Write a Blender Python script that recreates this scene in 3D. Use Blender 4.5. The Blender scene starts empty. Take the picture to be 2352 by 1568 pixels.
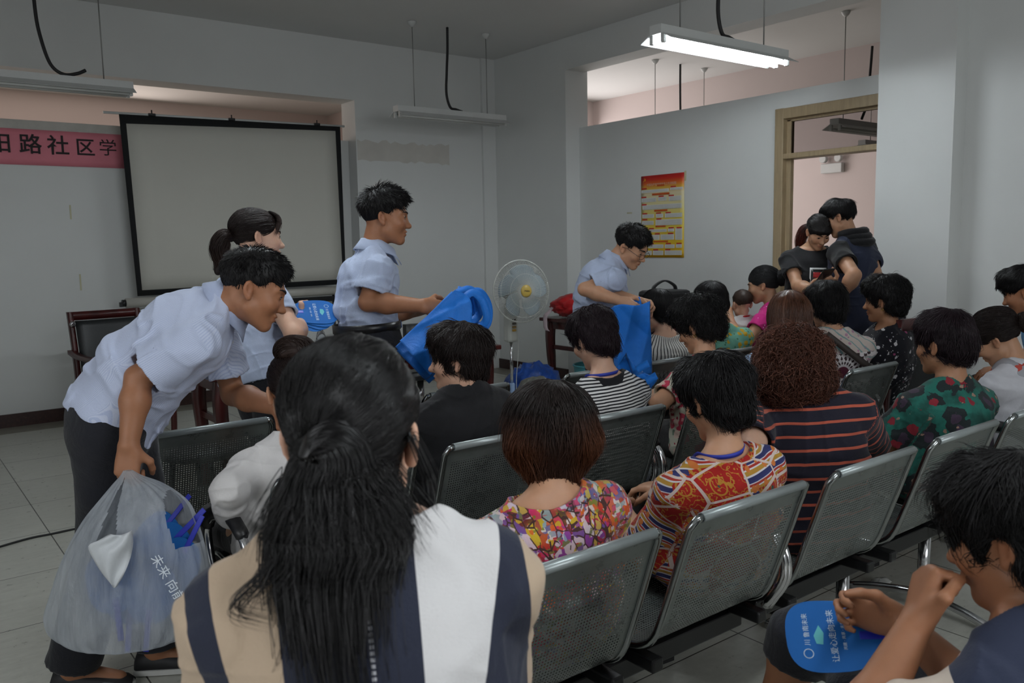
import bpy, bmesh, math, random
import numpy as np
from math import sin, cos, pi, radians
from mathutils import Vector, Matrix
from concurrent.futures import ThreadPoolExecutor

scene = bpy.context.scene
COL = scene.collection
random.seed(7)

# ---------------------------------------------------------------- camera
F_PX, PITCH, ROLL, YAW, CAM_H = 1921.465, -0.1170038, -0.0187932, 0.6553658, 1.45
fw = np.array([sin(YAW)*cos(PITCH), cos(YAW)*cos(PITCH), sin(PITCH)])
_r = np.array([cos(YAW), -sin(YAW), 0.0]); _u = np.cross(_r, fw)
CR = _r*cos(ROLL)+_u*sin(ROLL); CU = -_r*sin(ROLL)+_u*cos(ROLL)
CAM = np.array([0.0, 0.0, CAM_H])
cam = bpy.data.cameras.new('camera'); camo = bpy.data.objects.new('camera', cam); COL.objects.link(camo)
M = Matrix(((CR[0], CU[0], -fw[0], 0), (CR[1], CU[1], -fw[1], 0), (CR[2], CU[2], -fw[2], CAM_H), (0, 0, 0, 1)))
camo.matrix_world = M
cam.sensor_width = 36.0; cam.lens = 36.0*F_PX/2352.0
cam.dof.use_dof = True; cam.dof.focus_distance = 3.2; cam.dof.aperture_fstop = 7.5
cam.clip_start = 0.02
scene.camera = camo

def ray(px, py): return fw + CR*(px-1176)/F_PX - CU*(py-784)/F_PX
def on(px, py, axis, val):
    d = ray(px, py); return CAM + d*((val-CAM[axis])/d[axis])
def at(px, py, t): return CAM + ray(px, py)*t
def bearing(px): return YAW + math.atan((px-1176)/F_PX)

# ---------------------------------------------------------------- light
scene.view_settings.view_transform = 'Standard'; scene.view_settings.look = 'None'
scene.view_settings.gamma = 1.0; scene.view_settings.use_curve_mapping = False
scene.view_settings.exposure = 0.52
world = bpy.data.worlds.new('world'); scene.world = world; world.use_nodes = True
world.node_tree.nodes['Background'].inputs[0].default_value = (0.75, 0.85, 1.0, 1)
world.node_tree.nodes['Background'].inputs[1].default_value = 0.25
def area(name, loc, rot, sx, sy, power, color):
    l = bpy.data.lights.new(name, 'AREA'); l.shape = 'RECTANGLE'; l.size = sx; l.size_y = sy
    l.energy = power; l.color = color
    o = bpy.data.objects.new(name, l); o.location = loc; o.rotation_euler = rot; COL.objects.link(o); return o
# unseen fill lights added behind and beside the camera; no windows known there
area('unseen_light', (-1.95, 1.2, 1.75), (0, radians(-90), 0), 1.5, 2.4, 20, (0.93, 0.96, 1.0))
area('unseen_light', (1.2, -3.4, 1.9), (radians(90), 0, 0), 3.0, 1.5, 46, (0.93, 0.96, 1.0))
# daylight in the neighbouring rooms
area('unseen_light', (8.6, 9.2, 2.0), (radians(-90), 0, 0), 4.0, 2.2, 62, (1.0, 0.95, 0.94))
area('unseen_light', (1.5, 12.4, 2.4), (radians(-90), 0, 0), 4.0, 1.6, 42, (1.0, 0.86, 0.78))
scene.cycles.max_bounces = 6; scene.cycles.diffuse_bounces = 3; scene.cycles.glossy_bounces = 3
scene.cycles.transparent_max_bounces = 12; scene.cycles.transmission_bounces = 4
scene.cycles.use_denoising = True; scene.cycles.use_adaptive_sampling = True; scene.cycles.adaptive_threshold = 0.02
scene.cycles.caustics_reflective = False; scene.cycles.caustics_refractive = False
scene.cycles.sample_clamp_indirect = 6.0

# ---------------------------------------------------------------- naming helpers
def tag(o, label=None, cat=None, group=None, kind=None):
    if label: o['label'] = label
    if cat: o['category'] = cat
    if group: o['group'] = group
    if kind: o['kind'] = kind
    return o
def empty(name, loc=(0, 0, 0), rz=0.0, label=None, cat=None, group=None):
    o = bpy.data.objects.new(name, None); o.location = [float(v) for v in loc]; o.rotation_euler = (0, 0, rz); o.empty_display_size = 0.1
    COL.objects.link(o); return tag(o, label, cat, group)
def link_mesh(name, me, mat, parent=None, label=None):
    o = bpy.data.objects.new(name, me); COL.objects.link(o)
    if mat is not None:
        for m in (mat if isinstance(mat, (list, tuple)) else [mat]): me.materials.append(m)
    if parent is not None: o.parent = parent
    if label: o['label'] = label
    return o
def np_mesh(name, V, Fq, smooth=True):
    """mesh from numpy verts and an (n,3) or (n,4) face array"""
    me = bpy.data.meshes.new(name); V = np.asarray(V, np.float32); Fq = np.asarray(Fq, np.int32)
    n, k = Fq.shape
    me.vertices.add(len(V)); me.vertices.foreach_set('co', V.ravel())
    me.loops.add(n*k); me.loops.foreach_set('vertex_index', Fq.ravel())
    me.polygons.add(n); me.polygons.foreach_set('loop_start', np.arange(n, dtype=np.int32)*k)
    me.polygons.foreach_set('use_smooth', np.full(n, smooth))
    me.update(calc_edges=True); return me

class MB:
    """collects simple closed shapes into one mesh"""
    def __init__(s): s.bm = bmesh.new()
    def box(s, lo, hi, bev=0.0, M=None):
        lo = Vector(lo); hi = Vector(hi); c = (lo+hi)/2; d = hi-lo
        r = bmesh.ops.create_cube(s.bm, size=1.0); vs = r['verts']
        for v in vs: v.co = Vector((v.co.x*d.x, v.co.y*d.y, v.co.z*d.z)) + c
        if bev > 0:
            es = list({e for v in vs for e in v.link_edges})
            rb = bmesh.ops.bevel(s.bm, geom=es, offset=bev, segments=2, profile=0.5, affect='EDGES')
            vs = list({v for f in rb['faces'] for v in f.verts} | {v for v in vs if v.is_valid})
        if M is not None: bmesh.ops.transform(s.bm, matrix=M, verts=[v for v in vs if v.is_valid])
        return s
    def tube(s, pts, r, seg=10, cap=True, closed=False):
        pts = [Vector([float(c) for c in p]) for p in pts]; n = len(pts)
        rs = r if isinstance(r, (list, tuple)) else [r]*n
        rings = []; ref = None
        for i in range(n):
            a = pts[i-1] if (i > 0 or closed) else pts[i]; b = pts[(i+1) % n] if (i < n-1 or closed) else pts[i]
            t = (b-a).normalized()
            if ref is None: ref = Vector((0, 0, 1)) if abs(t.z) < 0.9 else Vector((1, 0, 0))
            x = (ref - t*ref.dot(t))
            if x.length < 1e-5: x = t.orthogonal()
            x.normalize(); y = t.cross(x); ref = x
            rings.append([s.bm.verts.new(pts[i] + (x*cos(2*pi*k/seg)+y*sin(2*pi*k/seg))*rs[i]) for k in range(seg)])
        m = n if closed else n-1
        for i in range(m):
            A, B = rings[i], rings[(i+1) % n]
            for k in range(seg):
                f = s.bm.faces.new((A[k], A[(k+1) % seg], B[(k+1) % seg], B[k])); f.smooth = True
        if cap and not closed:
            s.bm.faces.new(rings[0][::-1]); s.bm.faces.new(rings[-1])
        return s
    def lathe(s, prof, seg=24, M=None):
        """profile of (radius, z), closed with caps"""
        rings = []
        for r, z in prof:
            rings.append([s.bm.verts.new((r*cos(2*pi*k/seg), r*sin(2*pi*k/seg), z)) for k in range(seg)])
        for A, B in zip(rings, rings[1:]):
            for k in range(seg):
                f = s.bm.faces.new((A[k], A[(k+1) % seg], B[(k+1) % seg], B[k])); f.smooth = True
        s.bm.faces.new(rings[0][::-1]); s.bm.faces.new(rings[-1])
        if M is not None: bmesh.ops.transform(s.bm, matrix=M, verts=[v for R in rings for v in R])
        return s
    def grid(s, P, thick=0.0, closed_u=False):
        """P[i][j] points; optional thickness along the averaged normal"""
        P = np.array(P, float); ni, nj = P.shape[:2]
        du = np.gradient(P, axis=0); dv = np.gradient(P, axis=1); N = np.cross(du, dv); N /= np.linalg.norm(N, axis=2, keepdims=True)+1e-12
        lay = [P] if thick == 0 else [P+N*thick/2, P-N*thick/2]
        VV = [[[s.bm.verts.new(L[i, j]) for j in range(nj)] for i in range(ni)] for L in lay]
        mi = ni if closed_u else ni-1
        for q, V in enumerate(VV):
            for i in range(mi):
                for j in range(nj-1):
                    fv = (V[i][j], V[(i+1) % ni][j], V[(i+1) % ni][j+1], V[i][j+1])
                    f = s.bm.faces.new(fv if q == 0 else fv[::-1]); f.smooth = True
        if thick:
            A, B = VV
            for j in range(nj-1):
                if not closed_u:
                    s.bm.faces.new((A[0][j+1], B[0][j+1], B[0][j], A[0][j])); s.bm.faces.new((A[-1][j], B[-1][j], B[-1][j+1], A[-1][j+1]))
            for i in range(mi):
                k = (i+1) % ni
                s.bm.faces.new((A[i][0], B[i][0], B[k][0], A[k][0])); s.bm.faces.new((A[k][-1], B[k][-1], B[i][-1], A[i][-1]))
        return s
    def prism(s, poly, z0, z1, M=None):
        a = [s.bm.verts.new((x, y, z0)) for x, y in poly]; b = [s.bm.verts.new((x, y, z1)) for x, y in poly]; n = len(poly)
        s.bm.faces.new(a[::-1]); s.bm.faces.new(b)
        for k in range(n): s.bm.faces.new((a[k], a[(k+1) % n], b[(k+1) % n], b[k]))
        if M is not None: bmesh.ops.transform(s.bm, matrix=M, verts=a+b)
        return s
    def build(s, name, mat, parent=None, label=None, smooth_angle=None):
        bmesh.ops.recalc_face_normals(s.bm, faces=s.bm.faces)
        me = bpy.data.meshes.new(name); s.bm.to_mesh(me); s.bm.free()
        return link_mesh(name, me, mat, parent, label)
def struct(name, mb, mat, parent=None):
    o = mb.build(name, mat, parent)
    if parent is None: o['kind'] = 'structure'
    return o
def text_mesh(name, body, size, mat, parent, M, extrude=0.0015, align='CENTER', label=None, bold=0.0):
    c = bpy.data.curves.new(name, 'FONT'); c.body = body; c.size = size; c.extrude = extrude; c.offset = bold; c.align_x = align; c.align_y = 'CENTER'
    t = bpy.data.objects.new(name, c); COL.objects.link(t)
    dg = bpy.context.evaluated_depsgraph_get()
    me = bpy.data.meshes.new_from_object(t.evaluated_get(dg)); bpy.data.objects.remove(t)
    me.transform(M); return link_mesh(name, me, mat, parent, label)
def frame(o, x, y, z):
    return Matrix(((x[0], y[0], z[0], o[0]), (x[1], y[1], z[1], o[1]), (x[2], y[2], z[2], o[2]), (0, 0, 0, 1)))
def spline(pts, n=8):
    """Catmull-Rom through pts"""
    P = np.array(pts, float); P = np.vstack([2*P[0]-P[1], P, 2*P[-1]-P[-2]]); out = []
    for i in range(1, len(P)-2):
        for t in np.linspace(0, 1, n, endpoint=False):
            a, b, c, d = P[i-1:i+3]
            out.append(0.5*((2*b)+(c-a)*t+(2*a-5*b+4*c-d)*t*t+(3*b-a-3*c+d)*t**3))
    out.append(P[-2]); return np.array(out)

# ---------------------------------------------------------------- materials
def srgb(r, g, b):
    f = lambda c: (c/12.92 if c <= 0.04045 else ((c+0.055)/1.055)**2.4)
    return (f(r/255), f(g/255), f(b/255), 1.0)
class NT:
    """tiny node-tree builder"""
    def __init__(s, name, rough=0.5, metal=0.0, spec=0.5, color=(0.5, 0.5, 0.5, 1)):
        s.m = bpy.data.materials.new(name); s.m.use_nodes = True; s.t = s.m.node_tree; s.b = s.t.nodes['Principled BSDF']
        s.b.inputs['Roughness'].default_value = rough; s.b.inputs['Metallic'].default_value = metal
        s.b.inputs['Specular IOR Level'].default_value = spec; s.b.inputs['Base Color'].default_value = color
    def n(s, typ, **kw):
        nd = s.t.nodes.new(typ)
        for k, v in kw.items(): setattr(nd, k, v)
        return nd
    def put(s, sock, v):
        if v is None: return
        if isinstance(v, bpy.types.NodeSocket): s.t.links.new(v, sock)
        elif isinstance(v, (tuple, list)) and len(v) == 3 and sock.type == 'RGBA': sock.default_value = (*v, 1)
        else: sock.default_value = v
    def math(s, op, a, b=None, c=None, clamp=False):
        nd = s.n('ShaderNodeMath', operation=op, use_clamp=clamp); s.put(nd.inputs[0], a); s.put(nd.inputs[1], b); s.put(nd.inputs[2], c); return nd.outputs[0]
    def mix(s, f, a, b, blend='MIX'):
        nd = s.n('ShaderNodeMix', data_type='RGBA', blend_type=blend); s.put(nd.inputs[0], f); s.put(nd.inputs[6], a); s.put(nd.inputs[7], b); return nd.outputs[2]
    def coord(s, kind='Object'): return s.n('ShaderNodeTexCoord').outputs[kind]
    def attr(s, name, out='Vector'): return s.n('ShaderNodeAttribute', attribute_name=name).outputs[out]
    def sep(s, v):
        nd = s.n('ShaderNodeSeparateXYZ'); s.put(nd.inputs[0], v); return nd.outputs
    def comb(s, x, y, z):
        nd = s.n('ShaderNodeCombineXYZ'); s.put(nd.inputs[0], x); s.put(nd.inputs[1], y); s.put(nd.inputs[2], z); return nd.outputs[0]
    def map(s, v, scale=(1, 1, 1), loc=(0, 0, 0), rot=(0, 0, 0)):
        nd = s.n('ShaderNodeMapping'); s.put(nd.inputs[0], v); nd.inputs[1].default_value = loc; nd.inputs[2].default_value = rot; nd.inputs[3].default_value = scale; return nd.outputs[0]
    def noise(s, v, scale, detail=3, rough=0.55, out='Fac', dist=0.0):
        nd = s.n('ShaderNodeTexNoise'); s.put(nd.inputs['Vector'], v); nd.inputs['Scale'].default_value = scale; nd.inputs['Detail'].default_value = detail; nd.inputs['Roughness'].default_value = rough; nd.inputs['Distortion'].default_value = dist; return nd.outputs[out]
    def voro(s, v, scale, out='Color', feature='F1', metric='EUCLIDEAN', rand=1.0):
        nd = s.n('ShaderNodeTexVoronoi', feature=feature)
        if feature != 'DISTANCE_TO_EDGE': nd.distance = metric
        s.put(nd.inputs['Vector'], v); nd.inputs['Scale'].default_value = scale; nd.inputs['Randomness'].default_value = rand; return nd.outputs[out]
    def wave(s, v, scale, dist=0.0, dscale=1.0, direction='Z', out='Fac', detail=2):
        nd = s.n('ShaderNodeTexWave', bands_direction=direction); s.put(nd.inputs['Vector'], v); nd.inputs['Scale'].default_value = scale; nd.inputs['Distortion'].default_value = dist; nd.inputs['Detail Scale'].default_value = dscale; nd.inputs['Detail'].default_value = detail; return nd.outputs[out]
    def ramp(s, f, stops, interp='LINEAR'):
        nd = s.n('ShaderNodeValToRGB'); s.put(nd.inputs[0], f); cr = nd.color_ramp; cr.interpolation = interp
        while len(cr.elements) < len(stops): cr.elements.new(0.5)
        for e, (p, c) in zip(cr.elements, stops): e.position = p; e.color = c if len(c) == 4 else (*c, 1)
        return nd.outputs[0]
    def less(s, a, b): return s.math('LESS_THAN', a, b)
    def bump(s, h, strength=0.3, dist=0.01):
        nd = s.n('ShaderNodeBump'); nd.inputs['Strength'].default_value = strength; nd.inputs['Distance'].default_value = dist; s.put(nd.inputs['Height'], h); s.t.links.new(nd.outputs[0], s.b.inputs['Normal']); return s
    def col(s, v): s.put(s.b.inputs['Base Color'], v); return s
    def set(s, name, v): s.put(s.b.inputs[name], v); return s

MATS = {}
def mat(name, color, rough=0.5, metal=0.0, spec=0.5, vary=0.06, scale=8.0, bump=0.0, bscale=60.0, emit=None):
    """plain surface with a little procedural unevenness"""
    if name in MATS: return MATS[name]
    t = NT(name, rough, metal, spec); c = t.coord()
    n = t.noise(c, scale, 4)
    lo = tuple(max(0, v*(1-vary)) for v in color[:3]); hi = tuple(min(1, v*(1+vary)) for v in color[:3])
    t.col(t.ramp(n, [(0.3, lo), (0.7, hi)]))
    if bump: t.bump(t.noise(c, bscale, 3), bump, 0.004)
    if emit: t.set('Emission Color', (*emit[:3], 1)); t.set('Emission Strength', emit[3])
    MATS[name] = t.m; return t.m
WALL = mat('wall_paint', srgb(222, 224, 222), 0.85, vary=0.025, scale=1.3, bump=0.08, bscale=25)
WALL_SHABBY = None
CEIL = mat('ceiling_paint', srgb(222, 222, 220), 0.9, vary=0.02, scale=1.0)
PINKWALL = mat('neighbour_wall_paint', srgb(220, 206, 202), 0.9, vary=0.02, scale=1.0)
CHROME = mat('chrome', srgb(205, 205, 208), 0.16, 1.0, vary=0.03)
BLACK_PLASTIC = mat('black_plastic', srgb(24, 24, 26), 0.38, vary=0.1)
BLACK_RUBBER = mat('black_rubber', srgb(28, 28, 30), 0.6, vary=0.1)
WHITE_METAL = mat('white_enamel', srgb(205, 207, 205), 0.4, vary=0.03)
REDWOOD = None
def wood(name, c0, c1, rough=0.3, scale=3.0):
    t = NT(name, rough); v = t.map(t.coord(), (1.0, 14.0, 1.0))
    n = t.noise(v, scale, 6, 0.6, dist=1.2); t.col(t.ramp(n, [(0.3, c0), (0.7, c1)])); t.bump(n, 0.06, 0.003); MATS[name] = t.m; return t.m
REDWOOD = wood('dark_red_wood', srgb(48, 16, 16), srgb(84, 30, 28), 0.28)
OAK = wood('tan_door_wood', srgb(150, 132, 104), srgb(172, 152, 120), 0.5)
BASEB = NT('baseboard_stone', 0.35); _n = BASEB.noise(BASEB.coord(), 38, 6, 0.7); BASEB.col(BASEB.ramp(_n, [(0.3, srgb(40, 26, 24)), (0.62, srgb(66, 42, 38)), (0.8, srgb(96, 74, 68))])); BASEB = BASEB.m

def floor_mat():
    t = NT('floor_tiles', 0.32); c = t.coord(); x, y, z = t.sep(c)
    ux = t.math('FRACT', t.math('DIVIDE', t.math('SUBTRACT', x, 0.645-6.0), 0.6)); uy = t.math('FRACT', t.math('DIVIDE', t.math('SUBTRACT', y, 3.64-6.0), 0.6))
    ex = t.math('MINIMUM', ux, t.math('SUBTRACT', 1.0, ux)); ey = t.math('MINIMUM', uy, t.math('SUBTRACT', 1.0, uy))
    j = t.less(t.math('MINIMUM', ex, ey), 0.0042)
    cell = t.comb(t.math('FLOOR', t.math('DIVIDE', t.math('SUBTRACT', x, 0.645), 0.6)), t.math('FLOOR', t.math('DIVIDE', t.math('SUBTRACT', y, 3.64), 0.6)), 0.0)
    wn = t.n('ShaderNodeTexWhiteNoise'); t.put(wn.inputs['Vector'], cell)
    streak = t.noise(t.map(c, (2.0, 9.0, 1.0)), 3.2, 6, 0.65, dist=0.6)
    spots = t.noise(c, 30, 4, 0.6)
    f = t.math('ADD', t.math('MULTIPLY', streak, 0.38), t.math('ADD', t.math('MULTIPLY', spots, 0.36), t.math('MULTIPLY', wn.outputs['Value'], 0.10)))
    base = t.ramp(f, [(0.3, srgb(178, 178, 168)), (0.75, srgb(212, 212, 202))])
    t.col(t.mix(j, base, srgb(66, 64, 58))); t.bump(t.math('MULTIPLY', j, -1.0), 0.3, 0.003)
    t.set('Roughness', t.ramp(spots, [(0.3, (0.26, 0.26, 0.26)), (0.7, (0.42, 0.42, 0.42))])); return t.m
FLOOR = floor_mat()
BORDER = mat('floor_border_tile', srgb(128, 124, 112), 0.4, vary=0.12, scale=14)
# ================================================================ the setting
CEIL_Z = 3.5
def wallbox(name, lo, hi, m=WALL): return struct(name, MB().box(lo, hi), m)
struct('floor', MB().box((-2.1, -3.6, -0.1), (11.6, 12.6, 0)), FLOOR)
struct('ceiling', MB().box((-2.1, -3.6, CEIL_Z), (11.6, 12.6, CEIL_Z+0.1)), CEIL)
# back wall: a recessed panel with an open strip above it, a beam over the strip, a pier at the right
wallbox('wall_back', (-2.1, 8.01, 0), (4.07, 8.13, 2.53))
wallbox('wall_back_pier', (4.07, 7.835, 0), (6.12, 8.13, CEIL_Z))
wallbox('wall_back_lintel', (-2.1, 7.835, 2.915), (4.07, 8.13, CEIL_Z))
wallbox('trim_1', (5.64, 7.80, 0), (5.815, 7.836, CEIL_Z))
# right wall: corner pier, partition with a doorway and an open strip above, beam, near pier, plain wall
wallbox('wall_right_corner', (5.815, 6.593, 0), (6.12, 7.84, CEIL_Z))
wallbox('wall_right_partition', (6.0, 4.198, 0), (6.12, 6.6, 2.625))
wallbox('wall_right_over_door', (6.0, 3.13, 2.475), (6.12, 4.2, 2.625))
wallbox('wall_right_beam', (5.815, 3.13, 3.19), (6.07, 6.6, CEIL_Z))
wallbox('wall_right_pier', (5.815, 2.703, 0), (6.12, 3.236, CEIL_Z))
wallbox('wall_right', (5.98, -3.6, 0), (6.12, 2.71, CEIL_Z))
# walls outside the picture
wallbox('wall_left', (-2.1, -3.6, 0), (-2.0, 8.13, CEIL_Z))
wallbox('wall_front', (-2.1, -3.6, 0), (6.12, -3.5, CEIL_Z))
# frames added on the solid walls around the two unseen fill lights
ADDED_FRAME = mat('white_added_frame', srgb(210, 210, 208), 0.4)
def addframe(name, c, ux, w, h):
    mb = MB(); ux = np.array(ux, float); uz = np.array((0, 0, 1.0)); n_ = np.abs(np.cross(ux, uz)); c = np.array(c, float)
    for a0, a1, b0, b1 in ((-w/2-.06, -w/2, -h/2-.06, h/2+.06), (w/2, w/2+.06, -h/2-.06, h/2+.06), (-w/2, w/2, -h/2-.06, -h/2), (-w/2, w/2, h/2, h/2+.06), (-.02, .02, -h/2, h/2)):
        p, q = c+ux*a0+uz*b0-n_*0.03, c+ux*a1+uz*b1+n_*0.03; mb.box(np.minimum(p, q), np.maximum(p, q))
    return struct(name, mb, ADDED_FRAME)
addframe('added_frame_1', (-1.97, 1.2, 1.75), (0, 1, 0), 2.4, 1.5)
addframe('added_frame_2', (1.2, -3.47, 1.9), (1, 0, 0), 3.0, 1.5)
# neighbouring rooms seen through the openings
wallbox('wall_neighbour_far', (-2.1, 12.5, 0), (11.6, 12.6, CEIL_Z), PINKWALL)
wallbox('wall_neighbour_left', (-2.1, 8.13, 0), (-2.0, 12.5, CEIL_Z), PINKWALL)
wallbox('wall_neighbour_divider', (6.0, 8.13, 0), (6.12, 12.5, CEIL_Z), PINKWALL)
wallbox('wall_corridor_far', (11.5, -3.6, 0), (11.6, 12.5, CEIL_Z), PINKWALL)
wallbox('wall_corridor_end', (6.12, 9.3, 0), (11.5, 9.4, CEIL_Z), PINKWALL)
wallbox('wall_corridor_near', (6.12, -3.6, 0), (11.5, -3.5, CEIL_Z), PINKWALL)
wallbox('trim_2', (8.75, -3.5, 2.93), (9.05, 9.3, CEIL_Z), PINKWALL)
# skirting
struct('baseboard_back', MB().box((-2.0, 7.995, 0), (4.07, 8.011, 0.112)), BASEB)
struct('baseboard_back_pier', MB().box((4.06, 7.82, 0), (5.8, 7.836, 0.112)), BASEB)
struct('baseboard_right_corner', MB().box((5.8, 6.59, 0), (5.816, 7.836, 0.112)), BASEB)
struct('baseboard_right', MB().box((5.985, 4.198, 0), (6.001, 6.593, 0.112)), BASEB)
struct('baseboard_right_pier', MB().box((5.8, 2.7, 0), (5.816, 3.15, 0.112)), BASEB)
struct('floor_border', MB().box((-2.0, 7.72, 0), (4.07, 7.995, 0.002)).box((4.07, 7.55, 0), (5.55, 7.82, 0.002)).box((5.53, 6.4, 0), (5.8, 7.82, 0.002)), BORDER)
# mortar lip and smears of old plaster along the top of the recessed wall
SMEAR = mat('grey_mortar', srgb(196, 193, 186), 0.95, vary=0.1, scale=6)
mb = MB(); xs = np.linspace(-2, 1.95, 60); rg = random.Random(3)
mb.prism([(x, 0) for x in xs]+[(x, -0.07-0.035*rg.random()) for x in xs[::-1]], 0, 0.004, Matrix(((1, 0, 0, 0), (0, 0, -1, 8.011), (0, 1, 0, 2.53), (0, 0, 0, 1))))
struct('trim_3', mb, SMEAR)
mb = MB(); xs = np.linspace(4.08, 5.2, 24)
mb.prism([(x, 0.04*rg.random()) for x in xs]+[(x, -0.16-0.03*rg.random()-0.06*max(0, x-4.9)) for x in xs[::-1]], 0, 0.003, Matrix(((1, 0, 0, 0), (0, 0, -1, 7.836), (0, 1, 0, 2.50), (0, 0, 0, 1))))
struct('trim_4', mb, mat('old_plaster', srgb(206, 203, 196), 0.95, vary=0.06, scale=4))

# doorway: tan wooden frame with a transom light
door = empty('door_1', (6.0, 3.72, 0)); door['kind'] = 'structure'
def dpart(name, lo, hi, m, bev=0.006):
    mbx = MB().box([a-b for a, b in zip(lo, (6.0, 3.72, 0))], [a-b for a, b in zip(hi, (6.0, 3.72, 0))], bev); return mbx.build(name, m, door)
dpart('door_jamb', (5.975, 4.125, 0), (6.135, 4.205, 2.49), OAK)
dpart('door_jamb', (5.975, 3.236, 0), (6.135, 3.318, 2.515), OAK)
dpart('door_head', (5.977, 3.31, 2.405), (6.135, 4.13, 2.488), OAK)
dpart('transom_bar', (5.982, 3.31, 2.085), (6.125, 4.13, 2.128), OAK)
dpart('stop_bead', (6.03, 4.085, 0), (6.075, 4.13, 2.1), OAK, 0.003)
dpart('stop_bead', (6.03, 3.312, 0), (6.075, 3.34, 2.1), OAK, 0.003)
dpart('transom_frame', (6.03, 3.315, 2.385), (6.07, 4.128, 2.41), OAK, 0.003)
dpart('transom_frame', (6.03, 4.09, 2.125), (6.07, 4.128, 2.4), OAK, 0.003)
gl = NT('window_glass', 0.02); gl.set('Transmission Weight', 1.0); gl.set('IOR', 1.02); GLASS = gl.m
dpart('transom_pane', (6.045, 3.33, 2.128), (6.049, 4.1, 2.39), GLASS, 0)

# ================================================================ lamps on rods
TUBE_OFF = mat('fluorescent_tube_unlit', srgb(215, 216, 212), 0.3)
TUBE_ON = mat('fluorescent_tube_lit', (1, 1, 1), 0.3, emit=(0.88, 0.95, 1.0, 40.0))
ROD = mat('galvanised_rod', srgb(150, 150, 148), 0.5, 0.6)
def lamp(c, L, rod_dx, cable, label, group, lit=False, rot=0.0, seen='all', zc=CEIL_Z):
    """a batten with two tubes, hanging on two rods; c = centre of the batten's underside"""
    r = empty('hanging_tube_lamp', c, rot, label, 'lamp', group); h = L/2
    mb = MB().prism([(-0.045, 0), (0.045, 0), (0.045, 0.05), (-0.045, 0.05)], -h, h, Matrix(((0, 0, 1, 0), (1, 0, 0, 0), (0, 1, 0, 0.012), (0, 0, 0, 1))))
    mb.build('housing', WHITE_METAL, r)
    prof = [(-0.125, -0.03), (-0.05, 0.012), (0.05, 0.012), (0.125, -0.03), (0.122, -0.033), (0.05, 0.007), (-0.05, 0.007), (-0.122, -0.033)]
    MB().prism(prof, -h, h, Matrix(((0, 0, 1, 0), (1, 0, 0, 0), (0, 1, 0, 0), (0, 0, 0, 1)))).build('reflector', WHITE_METAL, r)
    for s in (-1, 1):
        MB().tube([(-h+0.035, s*0.045, -0.028), (h-0.035, s*0.045, -0.028)], 0.0135, 12).build('tube', TUBE_ON if lit else TUBE_OFF, r)
        for e in (-1, 1): MB().box((e*(h-0.022)-0.012, s*0.045-0.014, -0.046), (e*(h-0.022)+0.012, s*0.045+0.014, 0.01), 0.004).build('lamp_holder', WHITE_METAL, r)
    top = zc-c[2]
    for dx in rod_dx:
        rd = MB().tube([(dx, 0, 0.06), (dx, 0, top)], 0.0045, 6).build('rod', ROD, r)
        MB().lathe([(0.008, top-0.05), (0.03, top-0.03), (0.042, top-0.008), (0.042, top-0.001)], 14, Matrix.Translation((dx, 0, 0))).build('ceiling_cup', WHITE_METAL, rd)
    MB().tube(spline(cable(top), 10), 0.0125, 8).build('cable', BLACK_RUBBER, r)
    return r
cab1 = lambda top: [(-0.03, 0, top), (-0.035, 0, top*0.75), (-0.05, 0.0, 0.42), (-0.06, 0, 0.22), (-0.02, 0, 0.095), (0.05, 0, 0.078), (0.12, 0, 0.062)]
cab2 = lambda top: [(0.0, 0, top), (0.0, 0, top*0.6), (0.02, 0, 0.32), (0.07, 0, 0.14), (0.15, 0, 0.076), (0.24, 0, 0.09), (0.3, 0, 0.12)]
lamp((1.12, 6.95, 2.655), 1.23, (-0.42, 0.42), cab2, 'unlit white tube lamp hanging at the left above the pink banner', 'hanging tube lamps')
lamp((4.62, 6.89, 2.665), 1.25, (-0.42, 0.42), cab1, 'unlit white tube lamp hanging right of the screen, before the corner', 'hanging tube lamps')
lamp((4.50, 3.56, 2.665), 1.28, (-0.42, 0.42), cab1, 'lit twin-tube lamp glowing white in front of the right wall opening', 'hanging tube lamps', True)
lamp((1.45, 3.6, 2.665), 1.28, (-0.42, 0.42), cab1, 'lit tube lamp over the front rows, just above the upper edge of the view', 'hanging tube lamps', True)
lamp((1.30, 0.2, 2.665), 1.28, (-0.42, 0.42), cab1, 'lit tube lamp hanging over the rear rows at the left', 'hanging tube lamps', True)
cab3 = lambda top: [(0, 0, top), (0.0, 0, top*0.7), (0.01, 0, 0.3), (0.03, 0, 0.06)]
cab4 = lambda top: [(0, 0, top-0.25), (-0.02, 0, top*0.55), (-0.06, 0, top*0.25), (-0.15, 0, 0.09)]
lamp((7.80, 6.80, 2.55), 1.23, (-0.43, 0.43), cab3, 'lamp beyond the partition, its rods and black cable showing left of the lit lamp', 'lamps in the next room')
lamp((7.79, 4.41, 2.47), 1.23, (-0.47, 0.47), cab4, 'lamp beyond the partition, its rods and cable showing above the doorway', 'lamps in the next room')
lamp((9.9, 5.35, 2.5), 1.23, (-0.43, 0.43), cab2, 'tube lamp of the far room, seen through the transom pane above the door', 'lamps in the next room')

# small emergency light on the far wall of the corridor, seen under the transom bar
el = empty('emergency_light', (11.49, 7.05, 2.48), 0, 'small white twin-spot emergency light on the pink wall seen through the doorway', 'emergency light')
MB().box((-0.08, -0.17, -0.09), (0.0, 0.17, 0.05), 0.01).build('housing', WHITE_METAL, el)
for s in (-1, 1):
    MB().lathe([(0.03, -0.06), (0.055, -0.03), (0.06, 0.02), (0.05, 0.035)], 18, Matrix.Translation((-0.08, s*0.12, 0.12)) @ Matrix.Rotation(radians(-90), 4, 'Y')).build('spot', WHITE_METAL, el)

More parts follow.
